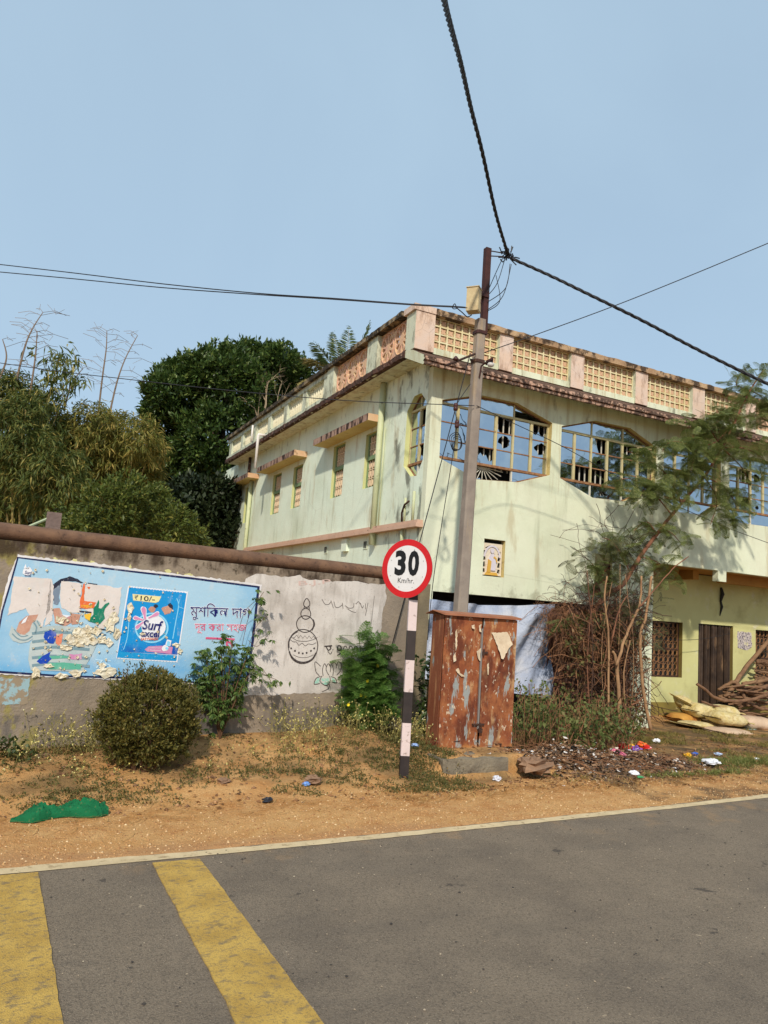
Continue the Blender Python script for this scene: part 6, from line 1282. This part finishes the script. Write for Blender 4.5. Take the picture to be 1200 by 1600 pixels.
for pts in br:
    dy = rnd.uniform(-.25,.2); P = catmull([at(x, y, Y=YTR+dy*i/3) for i, (x, y) in enumerate(pts)], 7); stem('branch', P[::3]+[P[-1]], .014, .004, m_rbark, lt, 5)
    low = pts[0][1] > 825
    for i, p in enumerate(P[3:]):
        for _ in range(2 if low else 3): Cs.append(p+np.array([rnd.gauss(0,.06), rnd.gauss(0,.12), rnd.gauss(0,.05)])); Ds.append([rnd.gauss(0,.9), rnd.gauss(-.2,.7), rnd.gauss(-.35,.45)]); Sc.append(rnd.uniform(.20,.36))
for p in catmull(tr[7:], 5):
    for _ in range(4): Cs.append(p+np.array([rnd.gauss(0,.06), rnd.gauss(0,.1), rnd.gauss(0,.05)])); Ds.append([rnd.gauss(0,.9), rnd.gauss(-.2,.7), rnd.gauss(-.1,.5)]); Sc.append(rnd.uniform(.14,.26))
V, F = place(FT2, np.array(Cs), Ds, np.array(Sc)); mesh_np('crown', V, F, leafmat('grey_green_feather_leaf', srgb(92,106,56), srgb(124,134,70), srgb(166,168,104), .5, .45), lt)

# dead thicket: stems, vines and hanging dry twigs
gb = at(960, 1128, Y=8.6); gb[2] = float(terr(gb[0], gb[1])); th = thing('dry_thicket', 'thicket of bare stems and brown hanging dry vines beside the pale verandah pier', 'thicket', gb)
m_stem = mat('pale_brown_stem', srgb(164,128,92), .9, var=[(srgb(124,92,68), 6, .7)], bump=[(40, .005)])
for pts, r in [([(969,1128),(963,1036),(957,1018)], .032), ([(963,1040),(976,1000),(990,965),(1000,945),(1002,900)], .024), ([(950,1140),(951,1000),(945,940),(948,900)], .018), ([(980,1132),(975,1050),(985,1000)], .014), ([(1017,1140),(1005,1080),(1000,1000),(1010,960),(1018,900)], .028), ([(957,1000),(965,960),(980,930)], .012), ([(975,1110),(995,1098),(1010,1085)], .012), ([(1000,948),(1020,925),(1050,890),(1075,870)], .012)]:
    P = [at(x, y, Y=8.42-.05*(i == 0)) for i, (x, y) in enumerate(pts)]; stem('bare_stem', P, r, r*.65, m_stem if r > .013 else m_rbark, th, 7, .004)
m_vine = mat('brown_dry_vine', srgb(128,86,60), .95, var=[(srgb(84,56,44), 9, .8), (srgb(166,124,86), 17, .5)])
m_vined = mat('dark_dry_vine', srgb(84,60,48), .95, var=[(srgb(56,42,36), 9, .7)])
def vines(n, xr, yr, Yr, L, hang, m, nm, r=.0042):
    mb = MB()
    for i in range(n):
        p = at(rnd.uniform(*xr), rnd.uniform(*yr), Y=rnd.uniform(*Yr)); d = unit(np.array([rnd.gauss(0,.8), rnd.gauss(0,.4), rnd.gauss(.1,.7)])); l = rnd.uniform(.5, 1)*L; P = [p]
        for k in range(6): d = unit(d+np.array([rnd.gauss(0,.28), rnd.gauss(0,.2), rnd.gauss(-hang,.25)])); P.append(P[-1]+d*l/6)
        mb.tube(P, r*rnd.uniform(.6, 1.5), 3, cap=False)
    return kind(mb.build(nm, m, th), 'stuff')
vines(430, (870, 972), (955, 1010), (8.7, 9.5), .75, .34, m_vine, 'hanging_vines'); vines(420, (905, 1012), (930, 1120), (8.5, 9.4), .8, .05, m_vined, 'tangled_vines'); vines(170, (900, 1010), (1000, 1130), (8.5, 9.0), .7, .02, m_vine, 'tangled_vines', .005)
for i in range(9):
    x = rnd.uniform(905, 1015); y1 = rnd.uniform(880, 1040); stem('thin_stem', [at(x, 1128+rnd.uniform(-4,8), Y=8.5), at(x+rnd.uniform(-8,8), (1128+y1)/2, Y=8.5+rnd.uniform(-.1,.15)), at(x+rnd.uniform(-16,16), y1, Y=8.55+rnd.uniform(-.1,.2))], rnd.uniform(.006,.013), .004, rnd.choice([m_stem, m_rbark, m_vined]), th, 5, .004)
vines(90, (915, 1000), (820, 960), (9.0, 9.6), .8, .1, m_vined, 'climbing_vines'); vines(130, (846, 905), (935, 985), (9.2, 9.7), .6, .22, m_vine, 'loose_twigs', .003); vines(90, (860, 1000), (925, 975), (8.6, 9.4), .6, .05, m_vined, 'loose_twigs', .003)
n = 900; px_ = rng.uniform(885, 1012, n); py_ = rng.uniform(960, 1130, n); k_ = vnoise(px_, py_, .03, 2) > -.02; C = np.array([at(a, b, Y=c) for a, b, c in zip(px_[k_], py_[k_], rng.uniform(8.4, 9.0, n))]); V, F = clumps(C, unit(rng.normal(size=C.shape)), 2, .07, .02, .6, .1, droop=.3); kind(mesh_np('vine_leaves', V, F, leafmat('dusty_vine_leaf', srgb(98,100,58), srgb(128,118,70), srgb(150,116,80), .6, .4), th), 'stuff')
n = 2600; px_ = rng.uniform(868, 1008, n); py_ = rng.uniform(945, 1135, n); C = np.array([at(a, b, Y=c) for a, b, c in zip(px_, py_, rng.uniform(8.7, 9.5, n))]); V, F = leaves(C, rng.normal(size=(n, 3))+np.array([0,0,-.6]), rng.uniform(.05, .12, n), rng.uniform(.008, .022, n), .4, .2)
kind(mesh_np('dead_leaves', V, F, leafmat('dead_leaf', srgb(104,70,50), srgb(134,92,62), srgb(70,50,42), .8, .2), th), 'stuff')
n = 420; px_ = np.clip(rng.normal(968, 34, n), 885, 1032); py_ = rng.uniform(835, 1010, n); C = np.array([at(a, b, Y=c) for a, b, c in zip(px_, py_, rng.uniform(8.7, 9.6, n))]); V, F = place(FT2, C, rng.normal(size=(n, 3))*np.array([1,.6,.5])+np.array([0,-.2,-.35]), rng.uniform(.12, .24, n)); mesh_np('creeper_leaves', V, F, leafmat('dusky_creeper_leaf', srgb(74,78,50), srgb(98,98,62), srgb(120,110,74), .6, .3), th)
# weedy shrub at the heap's back
gb = np.array([*at(870, 1150, Z=-.02)[:2], 0]); gb[2] = float(terr(gb[0], gb[1])); ws = thing('weedy_shrub', 'weedy green shrub full of dead stalks behind the garbage heap', 'shrub', gb)
mb = MB(); Cs = []
for i in range(290):
    x = rnd.uniform(800, 985); Y = rnd.uniform(7.5, 8.7); p = at(x, 1140, Y=Y); p[2] = float(terr(p[0], p[1])); e = p+np.array([rnd.gauss(0,.2), rnd.gauss(0,.12), rnd.uniform(.25,.8)*(1.1 if x < 880 else .9)]); P = catmull([p, (p+e)/2+np.array([rnd.gauss(0,.05), 0, .05]), e], 5); mb.tube(P, .004, 3, cap=False)
    if rnd.random() < .42: Cs += P[4:]
mb.build('stalks', m_vine, ws); C = np.repeat(np.array(Cs), 2, 0); C = C+rng.normal(size=C.shape)*.05; V, F = clumps(C, unit(rng.normal(size=C.shape)), 2, .065, .022, .6, .1, droop=.3); mesh_np('foliage', V, F, leafmat('dusty_weed_leaf', srgb(92,106,56), srgb(122,128,72), srgb(146,128,86), .6, .4), ws)
# small plant at the photo's left edge and one by the bush
for (px, py, Yq, hgt, lab) in [(12, 1170, 7.05, .17, 'small dark green weed at the wall foot by the photo edge')]:
    p = at(px, py, Y=Yq); p[2] = float(terr(p[0], p[1])); w = thing('small_weed', lab, 'weed', p); n = 60; C = p+np.stack([rng.normal(size=n)*.08, rng.normal(size=n)*.05, rng.uniform(0, hgt, n)], 1); V, F = clumps(C, unit(rng.normal(size=(n, 3))), 3, .05, .014, .6, .4); mesh_np('foliage', V, F, leafmat('weed_leaf', srgb(56,70,36), srgb(80,92,48), srgb(100,100,60)), w); stem('stem', [p, p+np.array([0,0,hgt])], .004, .003, m_twig, w)

# ---------------------------------------------------------------- ground cover
def onground(x, y): return np.stack([x, y, terr(x, y)], 1)
def blades(C, k, L, W, spread):
    n = len(C)*k; Cc = np.repeat(C, k, 0)+np.concatenate([rng.normal(size=(n, 2))*.02, np.zeros((n, 1))], 1); D = np.concatenate([rng.normal(size=(n, 2))*spread, np.ones((n, 1))], 1); return leaves(Cc, D, L*rng.uniform(.4, 1.2, n), W, .2, .25)
def where(n, x0, x1, y0, y1, fn):
    x = rng.uniform(x0, x1, n); y = rng.uniform(y0, y1, n); k = rng.random(n) < fn(x, y); return x[k], y[k]
msk = lambda x, y: np.clip(vnoise(x, y, 1.6, 3)*3.2+.35, 0, 1)
left = lambda x, y: msk(x, y)*((y > 6.12)&(y < wall_y(x)-.04)&~((np.hypot(x-1.2, y-6.9) < .35)))*np.where((x > 1.35)&(x < 2.9)&(y > 6.75), .18, 1.0)*np.clip(.35+1.2*np.abs(x-1.2)/2, .5, 1)
X1, Y1 = where(9000, -1, 4.3, 6.1, 8.2, left); C = onground(X1, Y1)
V, F = blades(C[:int(len(C)*.6)], 7, .055, .0035, .8); tag(kind(mesh_np('grass', V, F, leafmat('short_green_weed', srgb(84,88,42), srgb(112,106,52), srgb(150,128,72), .7, .3)), 'stuff'), 'sparse short weeds on the soil before the wall', 'grass')
n = len(C); D = np.repeat(C, 5, 0)+np.concatenate([rng.normal(size=(n*5, 2))*.03, np.abs(rng.normal(size=(n*5, 1)))*.022], 1); V, F = leaves(D, rng.normal(size=D.shape)+np.array([0,0,.4]), rng.uniform(.014, .034, n*5), .007, .3, .1); tag(kind(mesh_np('ground_weeds', V, F, leafmat('creeping_weed', srgb(78,82,44), srgb(104,98,52), srgb(132,108,66), .7, .3)), 'stuff'), 'creeping weeds matting the soil before the wall', 'weeds')
right = lambda x, y: msk(x+3, y)*np.clip((y-edge_y(x)-.95)/.3, 0, 1)*(~((x > 5.4)&(x < 8.1)&(y > 6.35)&(y < 7.6)))*(y < 9.7)
X2, Y2 = where(14000, 5.3, 13, 6.2, 10.8, right); C2 = onground(X2, Y2); V, F = blades(C2, 8, .085, .004, .6); tag(kind(mesh_np('grass', V, F, leafmat('dry_green_grass', srgb(120,112,58), srgb(150,128,74), srgb(98,104,52), .7, .3)), 'stuff'), 'dry olive grass on the ground before the verandah', 'grass')
a_, b_ = at(1150, 1192, Z=-.02), at(985, 1212, Z=-.02); X3 = np.concatenate([a_[0]+rng.normal(size=260)*.38, rng.uniform(6.6, 8.2, 70)]); Y3 = np.concatenate([a_[1]+rng.normal(size=260)*.13, 6.36+.04*(rng.uniform(6.6, 8.2, 70)-6.6)+rng.normal(size=70)*.05]); V, F = blades(onground(X3, Y3), 9, .10, .0042, .55); tag(kind(mesh_np('grass', V, F, leafmat('fresh_green_grass', srgb(104,114,58), srgb(130,134,72), srgb(166,154,96), .6, .35)), 'stuff'), 'fresh green grass tuft at the near edge of the garbage heap', 'grass')
# dotted dry weeds along the wall foot
mb = MB(); hd = []
def dotted(n, x0, x1, d0, d1, h0, h1):
    for i in range(n):
        x = rnd.uniform(x0, x1); y = float(wall_y(x))-rnd.uniform(d0, d1); p = np.array([x, y, float(terr(x, y))]); e = p+np.array([rnd.gauss(0,.07), rnd.gauss(-.02,.05), rnd.uniform(h0, h1)]); mb.tube([p, (p+e)/2+np.array([rnd.gauss(0,.02), 0, 0]), e], .0018, 3, cap=False); hd.append(e)
        for _ in range(2): q = p+(e-p)*rnd.uniform(.4,.9); r_ = q+np.array([rnd.gauss(0,.05), rnd.gauss(0,.03), rnd.uniform(.02,.07)]); mb.tube([q, r_], .0013, 3, cap=False); hd.append(r_)
dotted(170, 2.5, 4.3, .04, .75, .10, .38); dotted(70, .25, .95, .05, .35, .10, .36); dotted(60, -.3, 3, .3, 1.0, .04, .12); dotted(60, 3.9, 4.5, .5, 1.0, .08, .26)
tag(kind(mb.build('dry_weeds', mat('straw_green_stalk', srgb(132,122,70), .9)), 'stuff'), 'thin seeding weeds along the wall foot', 'weeds')
H = np.repeat(np.array(hd), 4, 0); V, F = leaves(H, rng.normal(size=H.shape), .013, .006, .2, 0); tag(kind(mesh_np('weed_flowers', V, F, leafmat('cream_seed_head', srgb(220,206,130), srgb(206,188,104), srgb(236,230,190), .8, .2)), 'stuff'), 'cream seed heads on the weeds along the wall foot', 'weed flowers')
n = len(hd); Lc = np.array(hd)[rng.integers(0, n, 1500)]*1.0; Lc[:, 2] = Lc[:, 2]-rng.uniform(.02, .2, 1500); Lc = Lc[Lc[:, 2] > terr(Lc[:, 0], Lc[:, 1])]; V, F = leaves(Lc, rng.normal(size=Lc.shape)+np.array([0,0,.3]), .035, .008, .3, .1); tag(kind(mesh_np('weed_leaves', V, F, leafmat('dull_weed_leaf', srgb(96,100,54), srgb(120,114,64), srgb(146,126,80), .7, .3)), 'stuff'), 'small dull leaves of the weeds along the wall foot', 'weeds')
# gravel, straw, dry leaves
def pebbles(name, label, n, x0, x1, fy, r0, r1, cols):
    x = rng.uniform(x0, x1, n); y = fy(x, n); c = onground(x, y); r = r0+(r1-r0)*rng.random(n)**3; O = np.array([[1,0,0],[-1,0,0],[0,1,0],[0,-1,0],[0,0,.7],[0,0,-.5]])
    V = c[:, None]+O[None]*r[:, None, None]*rng.uniform(.6, 1.3, (n, 6, 1)); fs = np.array([[0,2,4],[2,1,4],[1,3,4],[3,0,4],[2,0,5],[1,2,5],[3,1,5],[0,3,5]]); F = fs[None]+(np.arange(n)*6)[:, None, None]
    return tag(kind(mesh_np(name, V.reshape(-1, 3), F.reshape(-1, 3), leafmat(name+'_stone', *cols, .95, 0.0)), 'stuff'), label, 'gravel')
pebbles('gravel', 'fine orange gravel on the road verge', 22000, -1.2, 10.5, lambda x, n: edge_y(x)+.03+1.15*rng.random(n)**1.1, .003, .012, (srgb(192,148,98), srgb(150,106,68), srgb(228,198,154)))
_e = edge_y
def road_bits(n, col, r0, r1, nm, lab):
    x = rng.uniform(-1.5, 9, n); y = rng.uniform(2.6, 5.0, n); y = np.minimum(y, edge_y(x)-.02); O = np.array([[1,0,0],[-1,0,0],[0,1,0],[0,-1,0],[0,0,.6],[0,0,-.3]]); r = r0+(r1-r0)*rng.random(n)**3; c = np.stack([x, y, np.full(n, .004)], 1)
    V = c[:, None]+O[None]*r[:, None, None]*rng.uniform(.6, 1.4, (n, 6, 1)); fs = np.array([[0,2,4],[2,1,4],[1,3,4],[3,0,4]]); F = fs[None]+(np.arange(n)*6)[:, None, None]
    tag(kind(mesh_np(nm, V.reshape(-1, 3), F.reshape(-1, 3), leafmat(nm+'_bit', *col, .95, 0.0)), 'stuff'), lab, 'gravel')
road_bits(2600, (srgb(176,156,130), srgb(146,126,106), srgb(210,192,164)), .0018, .0065, 'grit', 'pale grit loose on the asphalt'); road_bits(900, (srgb(62,56,52), srgb(84,74,66), srgb(50,46,44)), .002, .009, 'grit', 'dark grit loose on the asphalt')
pebbles('rubble', 'brown clods and stones on the mound', 1500, -1, 10, lambda x, n: edge_y(x)+.9+1.5*rng.random(n), .006, .03, (srgb(150,110,76), srgb(118,88,64), srgb(176,136,96)))
def straws(name, label, n, x0, x1, fy, L, w, m):
    x = rng.uniform(x0, x1, n); y = fy(x, n); a = rng.normal(size=n)*.55; l = L*rng.uniform(.3, 1.2, n); V = []
    for s in np.linspace(-1, 1, 5):
        px = x+np.cos(a)*l*.5*s-np.sin(a)*.08*l*s*s; py = y+np.sin(a)*l*.5*s+np.cos(a)*.1*l*s*s; z = terr(px, py)+.006+.012*(1-s*s); V.append(np.stack([px-np.sin(a)*w, py+np.cos(a)*w, z], 1)); V.append(np.stack([px+np.sin(a)*w, py-np.cos(a)*w, z+.002], 1))
    V = np.stack(V, 1); f = np.array([[2*i, 2*i+1, 2*i+3, 2*i+2] for i in range(4)]); F = f[None]+(np.arange(n)*10)[:, None, None]; return tag(kind(mesh_np(name, V.reshape(-1, 3), F.reshape(-1, 4), m), 'stuff'), label, 'straw')
m_straw = leafmat('pale_straw', srgb(214,182,120), srgb(190,152,94), srgb(230,206,156), .8, .2)
straws('straw', 'loose straw scattered along the verge', 700, -1, 3.6, lambda x, n: edge_y(x)+.85+rng.normal(size=n)*.16, .18, .0022, m_straw); straws('straw', 'straw strewn along the verge below the garbage heap', 1500, 3.2, 11, lambda x, n: edge_y(x)+.85+rng.normal(size=n)*.17, .24, .0026, m_straw)
X, Yv = where(5200, -1, 11, 5.95, 8.9, lambda x, y: np.clip(msk(x+7, y)+.15, 0, 1)*(y < np.where(x < 4.6, wall_y(x)-.05, 9))); C = onground(X, Yv)+np.array([0,0,.008]); V, F = leaves(C, rng.normal(size=C.shape)*np.array([1,1,.25]), rng.uniform(.02, .06, len(C)), rng.uniform(.005, .016, len(C)), .5, 0); tag(kind(mesh_np('dry_leaves', V, F, leafmat('fallen_leaf', srgb(136,96,60), srgb(104,74,52), srgb(176,136,88), .85, .1)), 'stuff'), 'dry fallen leaves on the mound', 'leaves')
# garbage heap
def scraps(n, cx, cy, sx, sy, L, zs):
    x = cx+rng.normal(size=n)*sx*1.2; y = cy+rng.normal(size=n)*sy*1.25; c = onground(x, y); c[:, 2] += np.abs(rng.normal(size=n))*zs*np.exp(-((x-cx)/sx/1.3)**2-((y-cy)/sy/1.3)**2); s = L*rng.uniform(.4, 1.3, n)
    A = unit(rng.normal(size=(n, 3))*np.array([1,1,.22])); B = unit(np.cross(A, rng.normal(size=(n, 3))*.35+np.array([0,0,1.0]))); N_ = np.cross(A, B); V = []
    for i in (-1, 0, 1):
        for j in (-1, 0, 1): V.append(c+A*(i*s*rng.uniform(.35,.75,n))[:, None]+B*(j*s*rng.uniform(.12,.36,n))[:, None]+N_*(rng.normal(size=n)*s*.13)[:, None])
    V = np.stack(V, 1); f = np.array([[0,1,4,3],[1,2,5,4],[3,4,7,6],[4,5,8,7]]); F = f[None]+(np.arange(n)*9)[:, None, None]; return V.reshape(-1, 3), F.reshape(-1, 4)
hc = at(970, 1188, Z=.02)
for nm, lab, n, L, cols, zs in [('garbage', 'dark burnt refuse of the garbage heap', 2200, .062, (srgb(82,66,54), srgb(112,90,72), srgb(52,46,42)), .045), ('garbage', 'brown scraps and dead leaves over the garbage heap', 3400, .045, (srgb(150,116,86), srgb(122,90,66), srgb(190,156,122)), .06), ('garbage', 'pale paper and plastic bits in the garbage heap', 420, .04, (srgb(206,196,186), srgb(180,166,150), srgb(226,224,224)), .10)]:
    V, F = merge([scraps(int(n*.5), 6.05, 6.95, .36, .25, L, zs), scraps(int(n*.5), 7.1, 7.0, .5, .24, L, zs)]); tag(kind(mesh_np(nm, V, F, leafmat(lab.split()[0]+'_refuse', *cols, .85, .05)), 'stuff'), lab, 'garbage')
def crumple(name, label, px, py, s, m, cat, z=0.0, flat=.6, grp=None):
    p = at(px, py, Z=z); 
    for _ in range(6): p = at(px, py, Z=float(terr(p[0], p[1]))+.03*s/.1)
    n, k = 9, 12; mb = MB(); rings = []
    for i in range(n+1):
        t = math.pi*i/n; rings.append([p+np.array([math.sin(t)*math.cos(2*math.pi*j/k)*1.2, math.sin(t)*math.sin(2*math.pi*j/k), math.cos(t)*flat])*s*.5*rnd.uniform(.6, 1.25) for j in range(k)])
    return tag(mb.loft(rings).build(name, m), label, cat, grp)
mb = MB()
for i in range(420):
    x, y = (6.05+rnd.gauss(0,.45), 6.95+rnd.gauss(0,.3)) if i % 2 else (7.1+rnd.gauss(0,.6), 7.0+rnd.gauss(0,.28)); p = np.array([x, y, float(terr(x, y))+rnd.uniform(.01,.06)]); a = rnd.uniform(0, 6.28); l = rnd.uniform(.05,.2); q = p+l*np.array([math.cos(a), math.sin(a), rnd.uniform(-.1,.35)]); mb.tube([p, (p+q)/2+np.array([0,0,rnd.uniform(0,.02)]), q], rnd.uniform(.002,.006), 3, cap=False)
tag(kind(mb.build('garbage_twigs', m_vine), 'stuff'), 'dry twigs mixed through the garbage heap', 'twigs')
pl_ = lambda n, c: mat('plastic_'+n, c, .4, spec=.5)
k_wh, k_rd, k_pk, k_ye, k_or, k_bl, k_gr, k_bk, k_pu = pl_('white', srgb(226,226,230)), pl_('red', srgb(206,46,40)), pl_('pink', srgb(226,120,150)), pl_('yellow', srgb(228,176,50)), pl_('orange', srgb(228,110,46)), pl_('blue', srgb(60,96,176)), pl_('green', srgb(70,150,90)), pl_('black', srgb(40,42,50)), pl_('purple', srgb(130,90,170))
crumple('white_bag', 'crumpled white bag at the near edge of the garbage heap', 991, 1208, .10, k_wh, 'bag'); crumple('green_wrapper', 'green wrapper lying against the white bag on the heap', 1000, 1214, .07, k_gr, 'wrapper', flat=.3)
for i, (x, y, s, m, c) in enumerate([(975,1168,.13,k_rd,'red'),(963,1176,.10,k_pk,'pink'),(985,1167,.09,k_ye,'yellow'),(993,1170,.10,k_pu,'purple'),(1003,1164,.10,k_or,'orange'),(1011,1168,.08,k_rd,'red'),(970,1181,.09,k_pk,'pink')]):
    crumple('wrapper', ['large red wrapper at the back of the bright wrapper pile','pink wrapper at the near end of the bright wrapper pile','yellow wrapper beside the large red one on the heap','purple wrapper in the middle of the bright wrapper pile','orange wrapper near the far end of the bright wrapper pile','small red wrapper at the far end of the bright pile','small pink wrapper lowest in the bright wrapper pile'][i], x, y, s*1.5, m, 'wrapper', flat=.6, grp='bright wrappers on the garbage heap')
crumple('white_foil', 'torn white packet below the bright wrappers', 980, 1184, .07, k_wh, 'packet', flat=.35); crumple('foil_bag', 'crumpled clear white plastic behind the bright wrappers', 1026, 1158, .12, k_wh, 'plastic bag', flat=.6); crumple('yellow_wrapper', 'mustard wrapper on the far part of the garbage heap', 1074, 1180, .10, k_ye, 'wrapper'); crumple('blue_wrapper', 'blue wrapper beside the mustard one on the heap', 1086, 1178, .08, k_bl, 'wrapper'); crumple('plastic_sheet', 'white plastic sheet at the heap end by the green grass', 1112, 1190, .20, k_wh, 'plastic sheet', flat=.35); crumple('plastic_scrap', 'bluish white scrap above the plastic sheet near the grass', 1122, 1178, .10, pl_('pale_blue', srgb(176,190,214)), 'plastic scrap', flat=.4); crumple('white_scrap', 'white scrap lying in the green grass near the photo edge', 1182, 1186, .08, k_wh, 'scrap', flat=.4); crumple('paper_ball', 'crumpled grey paper in the dark near corner of the heap', 870, 1200, .13, pl_('grey', srgb(196,188,180)), 'paper')
crumple('plastic_ball', 'clear crumpled plastic on the verge below the concrete footing', 776, 1216, .085, pl_('clear', srgb(206,206,214)), 'plastic bag'); crumple('black_bag', 'small crumpled black bag on the verge below the weeds', 418, 1250, .075, k_bk, 'bag'); crumple('packet', 'blue and white packet lying beside a stone on the mound', 478, 1225, .06, pl_('blue_white', srgb(110,150,210)), 'packet'); crumple('white_paper', 'white crumpled paper on the mound below the round bush', 258, 1208, .07, k_wh, 'paper', flat=.5); crumple('white_rag', 'upper white rag beside the round bush', 141, 1154, .14, pl_('cream', srgb(214,200,180)), 'rag', flat=.45); crumple('white_plastic', 'lower flat white plastic piece beside the round bush', 138, 1181, .09, k_wh, 'plastic', flat=.35); crumple('blue_packet', 'blue and white packet by the cabinet foot', 648, 1165, .08, pl_('sky', srgb(150,176,220)), 'packet', z=.2); crumple('white_chip', 'tiny white scrap on the mound above the green cloth', 122, 1218, .03, k_wh, 'scrap')
m_stone = mat('brown_stone', srgb(150,118,92), .95, var=[(srgb(112,88,72), 6, .7)], bump=[(30, .01)])
for x, y, s, lab in [(489,1218,.14,'brown stone beside the blue packet on the mound'),(562,1183,.16,'flat reddish stone in the weeds below the feathery plant'),(350,1220,.10,'small clod at the foot of the mound'),(835,1196,.34,'large earth coloured boulder right of the concrete footing'),(210,1195,.09,'upper stone under the round bush'),(225,1198,.07,'smaller stone under the round bush'),(66,1184,.14,'flat brown stone at the wall foot near the photo edge')]:
    crumple('stone', lab, x, y, s, m_stone, 'stone', flat=.5)
